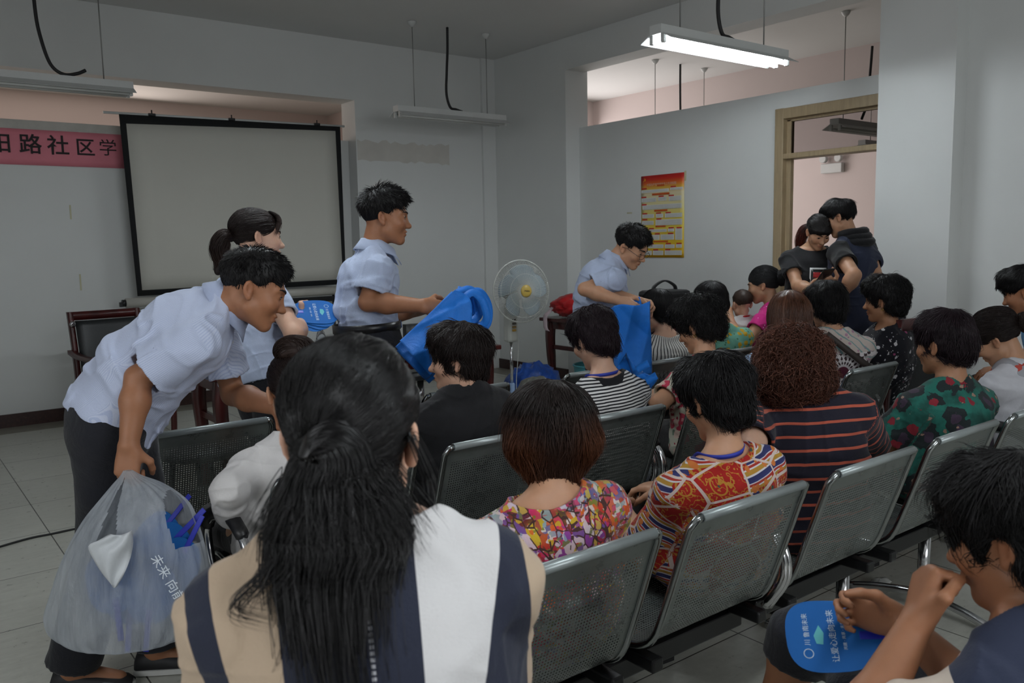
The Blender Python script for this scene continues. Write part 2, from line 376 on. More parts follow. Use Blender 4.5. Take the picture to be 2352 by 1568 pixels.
# ================================================================ projection screen
SCRN = mat('screen_fabric', srgb(200, 199, 190), 0.9, vary=0.015, scale=2)
SCRB = mat('screen_black_border', srgb(22, 24, 26), 0.8)
sc = empty('projection_screen', (2.82, 7.72, 1.0), 0, 'tall pale grey projection screen with black border, standing before the back wall', 'screen')
tl, tr, br, bl = [on(*p, 1, 7.72)-np.array((2.82, 7.72, 1.0)) for p in ((273, 262), (781, 291), (795, 652), (316, 680))]
def quad_sheet(tl, tr, br, bl, n=14, m=12, yoff=0.0, bow=0.012):
    P = np.zeros((n, m, 3))
    for i, u in enumerate(np.linspace(0, 1, n)):
        for j, v in enumerate(np.linspace(0, 1, m)):
            P[i, j] = (tl*(1-u)+tr*u)*(1-v)+(bl*(1-u)+br*u)*v; P[i, j, 1] += yoff - bow*sin(pi*v)*sin(pi*u)
    return P
MB().grid(quad_sheet(tl, tr, br, bl), 0.003).build('black_border', SCRB, sc)
ex = np.array((1.0, 0, 0)); ez = np.array((0, 0, 1.0))
MB().grid(quad_sheet(tl+ex*.052-ez*.075, tr-ex*.055-ez*.045, br-ex*.035+ez*.05, bl+ex*.04+ez*.05, yoff=-0.004), 0.002).build('viewing_surface', SCRN, sc)
MB().tube([tl+np.array((-0.12, 0.01, 0.008)), tr+np.array((0.05, 0.01, 0.008))], 0.011, 10).build('top_rod', WHITE_METAL, sc)
mb = MB()
for u in (0.13, 0.47, 0.88):
    q = tl*(1-u)+tr*u; mb.box(q+np.array((-0.03, -0.012, 0.0)), q+np.array((0.03, 0.012, 0.022)), 0.004).tube([q+np.array((0, 0, 0.02)), q+np.array((0, 0, 0.05))], 0.006, 6)
mb.build('hook', BLACK_PLASTIC, sc)
a, b = bl+np.array((-0.1, 0.0, -0.055)), br+np.array((0.12, 0, -0.058))
MB().tube([a, b], 0.042, 18).build('roller_case', mat('screen_case', srgb(196, 194, 186), 0.45), sc)
for e, s in ((a, -1), (b, 1)): MB().tube([e, e+np.array((s*0.03, 0, 0))], 0.03, 14).box(e+np.array((s*0.03-0.02, -0.02, -0.03)), e+np.array((s*0.03+0.02, 0.02, 0.01)), 0.004).build('end_cap', BLACK_PLASTIC, sc)
MB().box(np.minimum(a, b)+np.array((0.3, -0.012, -0.09)), np.maximum(a, b)+np.array((-0.02, 0.01, -0.055))).build('weight_bar', SCRB, sc)
mb = MB()
for u in (0.12, 0.88):
    q = a*(1-u)+b*u
    mb.tube([(q[0], 0.0, q[2]-0.03), (q[0], 0.0, -0.98)], 0.013, 10).tube([(q[0], 0.16, -0.985), (q[0], -0.16, -0.985)], 0.013, 10)
mb.build('floor_stand', BLACK_PLASTIC, sc)

# ================================================================ banner with printed characters
BAN = mat('pink_banner_paper', srgb(224, 132, 146), 0.7, vary=0.05, scale=3)
INK = mat('black_lettering', srgb(30, 22, 24), 0.7)
bn = empty('banner', (0.4, 8.004, 2.31), 0, 'pink wall banner with black printed characters, left of the screen', 'banner')
xs = np.linspace(-2.2, 1.52, 40)
P = np.array([[(x, -0.003-0.003*sin(x*7), z) for z in np.linspace(-0.145, 0.145, 6)] for x in xs])
MB().grid(P, 0.002).build('sheet', BAN, bn)
for ch, px, py, s, sy in (('阳', 0, 331, 0.165, 1), ('路', 70, 334, 0.17, 1), ('社', 134, 337, 0.17, 1), ('区', 196, 341, 0.155, 1), ('学', 248, 342, 0.15, 1)):
    q = on(px, py, 1, 7.995)-np.array((0.4, 8.004, 2.31))
    text_mesh('lettering', ch, s, INK, bn, frame((q[0], -0.010, q[2]), (1, 0, 0), (0, 0, 1), (0, -1, 0)), 0.001, bold=0.0 if ch == '学' else 0.0022)

# ================================================================ poster on the right wall
pt = NT('poster_print', 0.45); g = pt.sep(pt.coord('Generated'))[2]
pt.col(pt.ramp(g, [(0.0, srgb(206, 152, 20)), (0.06, srgb(226, 184, 28)), (0.2, srgb(232, 196, 40)), (0.5, srgb(232, 212, 96)), (0.66, srgb(226, 216, 160)), (0.78, srgb(226, 214, 176)), (0.84, srgb(224, 180, 70)), (0.9, srgb(214, 100, 34)), (0.95, srgb(196, 42, 30)), (1.0, srgb(190, 32, 30))])); POSTER = pt.m
PW = mat('poster_white_boxes', srgb(222, 222, 216), 0.5); PR = mat('poster_red_labels', srgb(190, 48, 36), 0.5); PO = mat('poster_orange_bars', srgb(196, 84, 22), 0.5); PG = mat('poster_small_print', srgb(172, 172, 170), 0.5); PY = mat('poster_emblem_yellow', srgb(240, 200, 50), 0.5); PWH = mat('poster_title_white', srgb(230, 190, 170), 0.5)
po = empty('poster', (5.996, 5.44, 1.675), 0, 'yellow and red printed poster with a flow chart, taped to the right wall', 'poster')
W_, H_ = 0.54, 0.775   # local: u to the right in the picture = -Y, v up
def pp(u, v, d=0.0): return (-d, -(u-0.5)*W_, (v-0.5)*H_)
P = np.array([[(-0.004*abs(sin(u*5))-0.0015*sin(v*9), -(u-0.5)*W_, (v-0.5)*H_) for v in np.linspace(0, 1, 14)] for u in np.linspace(0, 1, 12)])
MB().grid(P, 0.001).build('sheet', POSTER, po)
def prects(name, R, m, d):
    mb = MB()
    for u0, v0, u1, v1 in R: mb.box((-d-0.001, -(u1-.5)*W_, (v0-.5)*H_), (-d, -(u0-.5)*W_, (v1-.5)*H_))
    return mb.build(name, m, po)
# pixel rectangles of the poster crop, turned to sheet fractions
def fr(x0, y0, x1, y1):
    u0, u1 = (x0-95)/672, (x1-95)/672; top = lambda x: 178-78*(x-95)/672; bot = lambda x: 1450
    f = lambda x, y: 1-(y-top(x))/(bot(x)-top(x)); xm = (x0+x1)/2; return (u0, f(xm, y1), u1, f(xm, y0))
boxes = [(110, 375, 540, 420), (560, 335, 750, 375), (110, 510, 345, 575), (375, 490, 505, 550), (540, 470, 730, 545), (125, 605, 735, 680), (120, 765, 310, 825), (340, 755, 455, 815), (480, 742, 742, 808), (115, 870, 305, 935), (335, 840, 742, 932), (125, 1000, 205, 1050), (235, 1000, 510, 1045), (527, 985, 622, 1035), (640, 978, 745, 1165), (200, 1090, 400, 1170), (412, 1080, 622, 1165), (110, 1240, 195, 1300), (215, 1242, 462, 1300), (480, 1240, 632, 1298), (652, 1235, 740, 1292), (150, 1342, 275, 1410), (292, 1340, 458, 1410), (478, 1335, 740, 1408)]
prects('white_box', [fr(*b) for b in boxes], PW, 0.0075)
lines = []
for x0, y0, x1, y1 in boxes:
    y = y0+14
    while y < y1-8: lines.append(fr(x0+18, y, x1-14, y+4)); y += 13
prects('small_print', lines, PG, 0.0085)
prects('red_label', [fr(x, y, x+78, y+22) for x, y in ((115, 358), (570, 315), (110, 492), (385, 470), (540, 455), (115, 608), (125, 748), (345, 735), (495, 725), (125, 840), (350, 828), (120, 985), (232, 982), (540, 965), (660, 962), (165, 1070), (325, 1062), (530, 1055), (225, 1222), (498, 1215), (660, 1213), (120, 1318), (300, 1316), (490, 1313))], PR, 0.0085)
prects('orange_bar', [fr(*b) for b in ((360, 295, 468, 322), (280, 428, 550, 460), (315, 690, 520, 718), (335, 940, 492, 966), (302, 1182, 530, 1206))], PO, 0.0085)
x0, v0, x1, v1 = fr(200, 235, 650, 265)
text_mesh('title', '中国共产党发展党员工作流程图', 0.0265, PWH, po, frame(pp(0.485, 0.885, 0.0065), (0, -1, 0), (0, 0, 1), (-1, 0, 0)), 0.0004)
text_mesh('emblem', '☭', 0.045, PY, po, frame(pp(0.09, 0.945, 0.0065), (0, -1, 0), (0, 0, 1), (-1, 0, 0)), 0.0004)
mb = MB().box((-0.002, -0.29, 0.31), (-0.0005, -0.268, 0.40)); mb.build('tape', mat('yellowed_tape', srgb(205, 198, 160), 0.4), po)
TAPE = mat('yellowed_wall_tape', srgb(198, 194, 160), 0.5)
def tape(px, py, L, hor, axis, val, label):
    q = on(px, py, axis, val); o = (MB().box((-L/2, -0.001, -0.006), (L/2, 0.001, 0.006)) if axis == 1 and hor else MB().box((-0.006, -0.001, -L/2), (0.006, 0.001, L/2)) if axis == 1 else MB().box((-0.001, -L/2, -0.006), (0.001, L/2, 0.006))).build('tape_strip', TAPE)
    o.location = q; tag(o, label, 'tape')
tape(162, 487, 0.12, False, 1, 8.006, 'yellowed strip of tape high on the bare wall below the banner')
tape(185, 648, 0.14, False, 1, 8.006, 'yellowed strip of tape low on the bare wall left of the wooden chair')
tape(1446, 489, 0.07, True, 0, 5.996, 'short strip of old tape on the wall left of the poster')
# ================================================================ seats
def set_attr(me, name, arr):
    a = me.attributes.new(name, 'FLOAT_VECTOR', 'POINT'); a.data.foreach_set('vector', np.asarray(arr, np.float32).ravel())
def perforated():
    t = NT('perforated_steel', 0.32, 0.6, 0.5); u, v, w = t.sep(t.attr('pat'))
    p = 0.0092; cu = t.math('SUBTRACT', t.math('FRACT', t.math('DIVIDE', u, p)), 0.5); cv = t.math('SUBTRACT', t.math('FRACT', t.math('DIVIDE', v, p)), 0.5)
    d = t.math('ADD', t.math('MULTIPLY', cu, cu), t.math('MULTIPLY', cv, cv))
    inu = t.math('MULTIPLY', t.math('GREATER_THAN', u, 0.034), t.less(u, 0.436)); inv = t.math('MULTIPLY', t.math('GREATER_THAN', v, 0.06), t.less(v, 0.86))
    hole = t.math('MULTIPLY', t.less(d, 0.055), t.math('MULTIPLY', inu, inv))
    sm = t.noise(t.coord(), 9, 5, 0.65); t.col(t.ramp(sm, [(0.3, srgb(108, 114, 112)), (0.7, srgb(132, 138, 135))]))
    t.set('Roughness', t.ramp(sm, [(0.35, (0.24,)*3), (0.7, (0.42,)*3)]))
    tr = t.n('ShaderNodeBsdfTransparent'); mx = t.n('ShaderNodeMixShader'); t.put(mx.inputs[0], hole)
    t.t.links.new(t.b.outputs[0], mx.inputs[1]); t.t.links.new(tr.outputs[0], mx.inputs[2]); t.t.links.new(mx.outputs[0], t.t.nodes['Material Output'].inputs[0])
    return t.m
PERF = perforated()
RAIL = mat('polished_steel_rail', srgb(150, 154, 154), 0.2, 1.0, vary=0.04)
TOPT = mat('grey_top_roll', srgb(150, 158, 158), 0.3, 0.35, vary=0.03)
STEEL_BLACK = mat('black_painted_steel', srgb(22, 22, 24), 0.35, 0.2)
SEATP = spline([(0.0, 0.80), (0.018, 0.755), (0.05, 0.66), (0.088, 0.55), (0.118, 0.475), (0.155, 0.435), (0.22, 0.415), (0.34, 0.42), (0.46, 0.438), (0.54, 0.44), (0.585, 0.42)], 5)
SW, PITCHX = 0.47, 0.57
def make_bench(n, label, arms=True):
    b = empty('waiting_bench', (0, 0, 0), 0, label, 'bench', 'perforated steel waiting benches')
    cum = np.concatenate([[0], np.cumsum(np.linalg.norm(np.diff(SEATP, axis=0), axis=1))])
    for k in range(n):
        x0 = k*PITCHX; us = np.linspace(0.012, SW-0.012, 8); P = np.array([[(x0+u, y, z) for (y, z) in SEATP] for u in us])
        nv = len(SEATP); ni = len(us); idx = np.arange(ni*nv).reshape(ni, nv)
        Fq = np.stack([idx[:-1, :-1], idx[1:, :-1], idx[1:, 1:], idx[:-1, 1:]], -1).reshape(-1, 4)
        me = np_mesh('seat_shell', P.reshape(-1, 3), Fq); set_attr(me, 'pat', [(u, c, 0) for u in us for c in cum])
        s = link_mesh('seat_shell', me, PERF, b)
        MB().tube([(x0+0.03, -0.004, 0.802), (x0+SW-0.03, -0.004, 0.802)], 0.0125, 12).build('top_roll', TOPT, b)
        for e in (0, 1):
            xe = x0 + (0.006 if e == 0 else SW-0.006); xi = x0 + (0.034 if e == 0 else SW-0.034)
            pts = [(xi, -0.004, 0.803), (xi+(xe-xi)*0.6, -0.003, 0.80)] + [(xe, y, z) for y, z in SEATP[3:-1:2]]
            MB().tube(pts, 0.0105, 8).build('side_rail', RAIL, b)
        for e in (0, 1):
            xe = x0+(0.02 if e == 0 else SW-0.02); MB().box((xe-0.02, 0.12, 0.37), (xe+0.02, 0.42, 0.405), 0.006).build('seat_bracket', STEEL_BLACK, b)
    w = (n-1)*PITCHX+SW
    MB().box((-0.02, 0.22, 0.315), (w+0.02, 0.30, 0.372), 0.005).build('beam', STEEL_BLACK, b)
    for xl in ((w/2,) if n == 1 else (SW+0.05, w-SW-0.05) if n == 3 else (0.2, w-0.2)):
        mb = MB().tube([(xl, 0.26, 0.32), (xl, 0.26, 0.06)], 0.022, 12)
        mb.tube(spline([(xl, -0.02, 0.012), (xl, 0.1, 0.05), (xl, 0.26, 0.072), (xl, 0.42, 0.05), (xl, 0.56, 0.012)], 5), 0.016, 10)
        mb.build('leg', CHROME, b)
    if arms:
        for xa in (-0.045, w+0.045):
            pts = spline([(xa, 0.16, 0.39), (xa, 0.1, 0.5), (xa, 0.13, 0.6), (xa, 0.24, 0.635), (xa, 0.4, 0.61), (xa, 0.47, 0.54), (xa, 0.42, 0.42), (xa, 0.3, 0.36)], 6)
            ar = MB().tube(pts, 0.014, 8).build('armrest', CHROME, b)
            pad = spline([(xa, 0.13, 0.615), (xa, 0.24, 0.65), (xa, 0.4, 0.625), (xa, 0.475, 0.56)], 6)
            MB().tube(pad, [0.012]+[0.022]*(len(pad)-2)+[0.012], 8).build('arm_pad', BLACK_PLASTIC, ar)
    return b
def children(o): return [c for c in bpy.data.objects if c.parent == o]
BENCHES = [  # x of the first panel, y of the back's top edge, seats, label
    (0.335, 1.245, 3, 'steel bench under the woman in the mosaic-print blouse, left end behind the long ponytail'),
    (2.045, 1.24, 3, 'steel bench under the woman in the navy and orange striped T-shirt'),
    (3.755, 1.235, 2, 'steel bench cut by the right edge, under the woman with the scarf'),
    (0.85, 2.21, 3, 'steel bench under the white sweatshirt, the black top and the black-and-white striped top'),
    (2.56, 2.17, 3, 'steel bench before the doorway, under the medallion-print blouse'),
    (0.72, 3.05, 3, 'steel bench of the front row, its left seat beside the bending young man'),
    (2.65, 3.04, 3, 'steel bench of the front row under the finely striped white cardigan'),
    (-0.15, 0.30, 2, 'steel bench of the rear row under the woman in the colour-block blouse'),
    (1.29, 0.02, 1, 'steel seat of the rear row under the woman resting her chin on a hand')]
protos = {}
BENCH_OBJ = []
for x, y, n, lab in BENCHES:
    if n not in protos:
        o = make_bench(n, lab); protos[n] = (o, children(o))
    else:
        src, ch = protos[n]; o = src.copy(); COL.objects.link(o)
        for c in ch:
            d = c.copy(); COL.objects.link(d); d.parent = o
            for g in children(c):
                e = g.copy(); COL.objects.link(e); e.parent = d
        o['label'] = lab
    o.location = (x, y, 0); BENCH_OBJ.append(o)

# ================================================================ wooden furniture
LEATHER = mat('black_leather', srgb(34, 36, 38), 0.42, vary=0.12, scale=20, bump=0.15, bscale=120)
def conference_chair(loc, heading, label):
    c = empty('conference_chair', loc, -heading, label, 'chair', None)
    for s in (-1, 1):
        MB().grid([[(s*0.25+a*0.018, y+b*0.022, z) for (y, z) in spline([(-0.27, 0.0), (-0.24, 0.25), (-0.22, 0.45), (-0.245, 0.7), (-0.30, 0.99)], 5)] for a, b in ((-1, -1), (1, -1), (1, 1), (-1, 1))], 0, True).build('back_post', REDWOOD, c)
        MB().tube(spline([(s*0.26, 0.24, 0.0), (s*0.265, 0.25, 0.2), (s*0.27, 0.24, 0.45), (s*0.275, 0.22, 0.62)], 5), 0.024, 8).build('front_leg', REDWOOD, c)
        MB().grid([[(s*0.275+a*0.027, y, z+b*0.015) for (y, z) in spline([(-0.25, 0.69), (-0.1, 0.665), (0.1, 0.66), (0.24, 0.655), (0.29, 0.62)], 5)] for a, b in ((-1, -1), (1, -1), (1, 1), (-1, 1))], 0, True).build('armrest', REDWOOD, c)
    MB().grid([[(x, -0.295+0.012*cos(x*6)+a*0.016, z) for x in np.linspace(-0.265, 0.265, 9)] for a, z in ((-1, 0.925), (1, 0.925), (1, 0.99), (-1, 0.99))], 0, True).build('top_rail', REDWOOD, c)
    MB().box((-0.255, -0.235, 0.38), (0.255, -0.2, 0.43), 0.004).box((-0.255, 0.2, 0.38), (0.255, 0.235, 0.43), 0.004).box((-0.262, -0.22, 0.38), (-0.235, 0.22, 0.43), 0.004).box((0.235, -0.22, 0.38), (0.262, 0.22, 0.43), 0.004).build('seat_frame', REDWOOD, c)
    P = np.array([[(x, y+0.02+0.025*(1-(x/0.23)**4)-0.008, z) for (y, z) in spline([(-0.222, 0.5), (-0.24, 0.68), (-0.285, 0.92)], 5)] for x in np.linspace(-0.225, 0.225, 10)])
    MB().grid(P, 0.035).build('back_pad', LEATHER, c)
    P = np.array([[(x, y, 0.455+0.03*(1-(x/0.25)**4)*(1-(y/0.24)**4)) for y in np.linspace(-0.225, 0.235, 10)] for x in np.linspace(-0.24, 0.24, 10)])
    MB().grid(P, 0.05).build('seat_cushion', LEATHER, c)
    return c
cc = conference_chair((1.50, 6.85, 0), radians(172), 'dark red wooden chair with black leather back by the wall, behind the bending young man')
MB().lathe([(0.018, 0), (0.024, 0.004), (0.024, 0.012), (0.012, 0.02)], 14, Matrix.Translation((0.25, -0.25, 0.9)) @ Matrix.Rotation(radians(-90), 4, 'X')).build('chrome_stud', CHROME, cc)
_h = radians(12); _p = at(2064, 750, 4.62); _c = _p+0.25*np.array((cos(_h), -sin(_h), 0))+0.30*np.array((sin(_h), cos(_h), 0))
WCH = (_c[0], _c[1])
conference_chair((_c[0], _c[1], 0), _h, 'dark red wooden chair under the elderly woman in the black floral top')
# cushion-topped stool
st = empty('stool', (1.30, 4.30, 0), 0.3, 'dark grey cushioned stool behind the front row, before the table', 'stool')
P = np.array([[(r*cos(a)*(1 if abs(cos(a)) < .7 else 1.04), r*sin(a)*0.92, z) for r, z in ((0.001, 0.475), (0.12, 0.475), (0.19, 0.468), (0.225, 0.445), (0.228, 0.42), (0.2, 0.405), (0.001, 0.405))] for a in np.linspace(0, 2*pi, 28, endpoint=False)])
MB().grid(P, 0, True).build('cushion', mat('dark_grey_vinyl', srgb(58, 58, 58), 0.55, bump=0.1, bscale=150), st)
for k in range(4):
    a = k*pi/2+pi/4; MB().tube([(0.15*cos(a), 0.15*sin(a), 0.41), (0.2*cos(a), 0.2*sin(a), 0.0)], 0.012, 8).build('leg', STEEL_BLACK, st)
MB().tube([(0.185*cos(a), 0.185*sin(a), 0.14) for a in np.linspace(0, 2*pi, 24, endpoint=False)], 0.008, 6, closed=True).build('foot_ring', STEEL_BLACK, st)
def table(name, lo, hi, top, label, cab=False):
    cx, cy = (lo[0]+hi[0])/2, (lo[1]+hi[1])/2; t = empty(name, (cx, cy, 0), 0, label, 'table'); w, d = (hi[0]-lo[0])/2, (hi[1]-lo[1])/2
    MB().box((-w, -d, top-0.032), (w, d, top), 0.006).build('tabletop', REDWOOD, t)
    MB().box((-w+0.06, -d+0.05, top-0.105), (w-0.06, -d+0.075, top-0.033), 0.003).box((-w+0.06, d-0.075, top-0.105), (w-0.06, d-0.05, top-0.033), 0.003).box((-w+0.06, -d+0.06, top-0.105), (-w+0.085, d-0.06, top-0.033), 0.003).box((w-0.085, -d+0.06, top-0.105), (w-0.06, d-0.06, top-0.033), 0.003).build('apron', REDWOOD, t)
    for sx in (-1, 1):
        for sy in (-1, 1):
            x, y = sx*(w-0.085), sy*(d-0.075)
            prof = spline([(0.0, top-0.04), (0.012*sx, top-0.18), (0.002*sx, top*0.5), (-0.008*sx, 0.2), (0.02*sx, 0.0)], 5)
            rr = np.interp(prof[:, 1], [0, 0.2, top*.5, top], [0.026, 0.022, 0.03, 0.036])
            MB().grid([[(x+px+a*r, y+b*r, z) for (px, z), r in zip(prof, rr)] for a, b in ((-1, -1), (1, -1), (1, 1), (-1, 1))], 0, True).build('leg', REDWOOD, t)
    for sx in (-1, 1): MB().box((sx*(w-0.085)-0.015, -d+0.075, top*0.63-0.02), (sx*(w-0.085)+0.015, d-0.075, top*0.63+0.02), 0.004).build('stretcher', REDWOOD, t)
    return t
table('long_table', (1.45, 4.62), (3.46, 5.15), 0.75, 'long dark red table behind the standing staff, bottle and cable on it')
table('side_table', (5.0, 4.25), (5.62, 6.08), 0.75, 'dark red side table along the right wall under the red cloth and camera bag')
# black office armchair behind the long table (its arm ends show at the right)
oc = empty('office_chair', (3.40, 5.62, 0), radians(170), 'black office chair behind the long table, only its curved arm ends showing', 'chair')
MB().box((-0.24, -0.23, 0.42), (0.24, 0.23, 0.49), 0.03).build('seat', LEATHER, oc)
MB().grid([[(x, 0.25-0.05*(1-(x/0.3)**2), z) for z in np.linspace(0.52, 0.86, 6)] for x in np.linspace(-0.2, 0.2, 8)], 0.05).build('backrest', LEATHER, oc)
for s in (-1, 1): MB().tube(spline([(s*0.22, 0.15, 0.45), (s*0.29, 0.16, 0.55), (s*0.29, 0.1, 0.66), (s*0.29, -0.12, 0.66), (s*0.285, -0.18, 0.645)], 6), 0.017, 8).build('armrest', BLACK_PLASTIC, oc)
MB().tube([(0, 0, 0.42), (0, 0, 0.1)], 0.028, 12).build('column', CHROME, oc)
for k in range(5):
    a = k*2*pi/5; MB().tube([(0, 0, 0.11), (0.26*cos(a), 0.26*sin(a), 0.06)], [0.025, 0.016], 8).lathe([(0.02, -0.02), (0.027, -0.01), (0.027, 0.01), (0.02, 0.02)], 12, Matrix.Translation((0.27*cos(a), 0.27*sin(a), 0.028)) @ Matrix.Rotation(pi/2, 4, 'X')).build('caster_arm', BLACK_PLASTIC, oc)

# ================================================================ pedestal fan
FN = np.array((3.945, 5.0, 1.085)); fnrm = np.array((-0.175, -0.97, 0.06)); fnrm /= np.linalg.norm(fnrm)
fx = np.cross((0, 0, 1), -fnrm); fx /= np.linalg.norm(fx); fx = -fx if fx[0] < 0 else fx
fy = np.cross(fnrm, fx); fy = -fy if fy[2] < 0 else fy
fan = empty('pedestal_fan', (FN[0]+0.02, FN[1]+0.17, 0), 0, 'white pedestal fan with yellow hub, standing in the corner by the wall', 'fan')
fo = np.array(fan.location); FM = frame(FN-fo, fx, fy, fnrm)
FANW = mat('fan_white_plastic', srgb(198, 200, 194), 0.4)
mb = MB(); R0 = 0.236
for k in range(96):
    a = 2*pi*k/96; ca, sa = cos(a), sin(a)
    mb.tube([(0.045*ca, 0.045*sa, 0.072), (0.13*ca, 0.13*sa, 0.066), (0.2*ca, 0.2*sa, 0.045), (0.228*ca, 0.228*sa, 0.018), (R0*ca, R0*sa, -0.005)], 0.0015, 4, False)
    if k % 2 == 0: mb.tube([(R0*ca, R0*sa, -0.005), (0.228*ca, 0.228*sa, -0.04), (0.16*ca, 0.16*sa, -0.075), (0.06*ca, 0.06*sa, -0.09)], 0.0014, 4, False)
for rr, zz in ((0.2, 0.045), (0.13, 0.066)): mb.tube([(rr*cos(a), rr*sin(a), zz) for a in np.linspace(0, 2*pi, 60, endpoint=False)], 0.0016, 5, closed=True)
mb.tube([(R0*cos(a), R0*sin(a), -0.005) for a in np.linspace(0, 2*pi, 72, endpoint=False)], 0.006, 8, closed=True)
bmesh.ops.transform(mb.bm, matrix=FM, verts=mb.bm.verts); mb.build('wire_guard', FANW, fan)
mb = MB().lathe([(0.036, 0.064), (0.041, 0.07), (0.042, 0.076), (0.036, 0.083), (0.012, 0.086)], 32); bmesh.ops.transform(mb.bm, matrix=FM @ Matrix.Diagonal((1.08, 1.12, 1, 1)), verts=mb.bm.verts)
bdg = mb.build('badge', mat('yellow_badge', srgb(202, 172, 84), 0.4), fan)
text_mesh('badge_lettering', 'Midea', 0.019, mat('badge_ink', srgb(50, 52, 54), 0.5), bdg, FM @ Matrix.Translation((0, 0.0, 0.087)), 0.0006)
bl = NT('clear_blue_blades', 0.3); bl.set('Base Color', srgb(176, 196, 208)); bl.set('Alpha', 0.55); BLADE = bl.m
mb = MB()
for k in range(5):
    P = []
    for u in np.linspace(0, 1, 9):
        row = []
        for v in np.linspace(0, 1, 8):
            rr = 0.045+0.158*v; a = 2*pi*k/5 + (u-0.5)*(0.95+0.3*sin(pi*v)) + 0.35*v
            rr *= 1-0.08*(2*u-1)**2*v
            row.append((rr*cos(a), rr*sin(a), 0.012+(0.5-u)*0.05*(0.4+v)))
        P.append(row)
    mb.grid(P, 0.0025)
bmesh.ops.transform(mb.bm, matrix=FM, verts=mb.bm.verts); mb.build('fan_blades', BLADE, fan)
mb = MB().lathe([(0.045, 0.03), (0.05, 0.02), (0.05, -0.03), (0.02, -0.035)], 24).lathe([(0.05, -0.095), (0.075, -0.1), (0.08, -0.17), (0.06, -0.23), (0.02, -0.25)], 28); bmesh.ops.transform(mb.bm, matrix=FM, verts=mb.bm.verts); mb.build('motor_housing', mat('fan_grey_plastic', srgb(120, 124, 120), 0.45), fan)
mb = MB().box((-0.045, -0.04, 0.68), (0.045, 0.045, 0.90), 0.02).lathe([(0.028, 0.88), (0.05, 0.9), (0.05, 0.98), (0.03, 1.02)], 18); mb.build('control_box', FANW, fan)
for i, (z, m) in enumerate(((0.855, BLACK_PLASTIC), (0.828, mat('grey_button', srgb(90, 88, 80), 0.5)), (0.801, mat('tan_button', srgb(150, 122, 70), 0.5)), (0.776, mat('yellow_button', srgb(192, 150, 60), 0.5)))):
    MB().box((-0.018, -0.05, z-0.009), (0.018, -0.038, z+0.009), 0.005).build('button', m, fan)
MB().tube([(0, 0, 0.69), (0, 0, 0.33)], 0.0125, 14).build('inner_pole', CHROME, fan)
MB().lathe([(0.021, 0.25), (0.024, 0.26), (0.024, 0.345), (0.018, 0.355)], 16).build('height_collar', mat('pale_blue_collar', srgb(150, 176, 214), 0.5), fan)
MB().tube([(0, 0, 0.27), (0, 0, 0.03)], 0.018, 14).build('outer_pole', FANW, fan)
MB().lathe([(0.2, 0), (0.205, 0.012), (0.19, 0.028), (0.06, 0.045), (0.025, 0.06)], 36).build('base', FANW, fan)
MB().tube(spline([(0.045, 0.0, 0.72), (0.07, 0.0, 0.66), (0.06, 0, 0.5), (0.045, 0, 0.36), (0.07, 0.02, 0.15), (0.25, 0.1, 0.01), (0.6, 0.5, 0.008)], 8), 0.003, 6).build('power_cord', FANW, fan)

# ================================================================ things on and under the tables
CLOTH_BLUE = None
def fabric(name, color, rough=0.85, vary=0.1, bump=0.12, bs=220, sheen=0.15):
    t = NT(name, rough, 0.0, 0.3); c = t.coord(); n = t.noise(c, 14, 4); w = t.noise(c, bs, 2)
    lo = tuple(v*(1-vary) for v in color[:3]); hi = tuple(min(1, v*(1+vary)) for v in color[:3])
    t.col(t.ramp(n, [(0.3, lo), (0.7, hi)])); t.bump(t.math('ADD', t.math('MULTIPLY', w, 0.12), t.noise(c, 11, 4, 0.6, dist=1.0)), bump+0.2, 0.02); t.set('Sheen Weight', sheen); MATS[name] = t.m; return t.m
BLUEBAG = fabric('blue_nonwoven_fabric', srgb(20, 112, 205), 0.55, 0.07, 0.1, 300)
BLUEBAG2 = fabric('deep_blue_plastic', srgb(24, 70, 150), 0.4, 0.15)
REDC = fabric('red_cloth', srgb(178, 26, 30), 0.8); WHITEC = fabric('white_ribbon', srgb(210, 190, 196), 0.7)
def lump(name, c, rad, m, parent=None, seed=0, amp=0.35, fr=3.0, flat=0.0, n=40, sq=1.0):
    """crumpled soft heap: a ball with ridged folds"""
    rg = np.random.default_rng(seed); P = np.zeros((n, n//2, 3)); ph = rg.uniform(0, 6.28, 8); ks = rg.uniform(1, fr, (8, 3))*rg.choice([-1, 1], (8, 3))
    for i, a in enumerate(np.linspace(0, 2*pi, n, endpoint=False)):
        for j, b in enumerate(np.linspace(-pi/2+0.02, pi/2-0.02, n//2)):
            d = np.array((cos(a)*cos(b), sin(a)*cos(b), sin(b)))
            f = sum(abs(sin(ks[q] @ d*2+ph[q])) for q in range(8))/8
            p = d*np.array(rad)*(1-amp+amp*1.6*f); p[2] = max(p[2], -rad[2]*(1-flat)); P[i, j] = p
    o = MB().grid(P, 0, True).build(name, m, parent); o.location = c; return o
o = lump('red_cloth', (5.2, 5.78, 0.86), (0.22, 0.24, 0.11), REDC, None, 4, 0.4, 4.0, 0.05); tag(o, 'crumpled bright red cloth heaped on the side table end', 'cloth')
rb = spline([(5.30, 5.62, 0.975), (5.18, 5.68, 0.965), (5.06, 5.84, 0.90), (4.985, 5.94, 0.80), (4.975, 5.96, 0.70), (4.97, 5.92, 0.625)], 8)
P = [[(x, y+k*0.055, z+0.012*sin(i*0.5)+0.004*k) for i, (x, y, z) in enumerate(rb)] for k in np.linspace(-0.5, 0.5, 4)]
tag(MB().grid(P, 0.004).build('white_ribbon', WHITEC), 'white ribbon trailing over the red cloth and the table edge', 'ribbon')
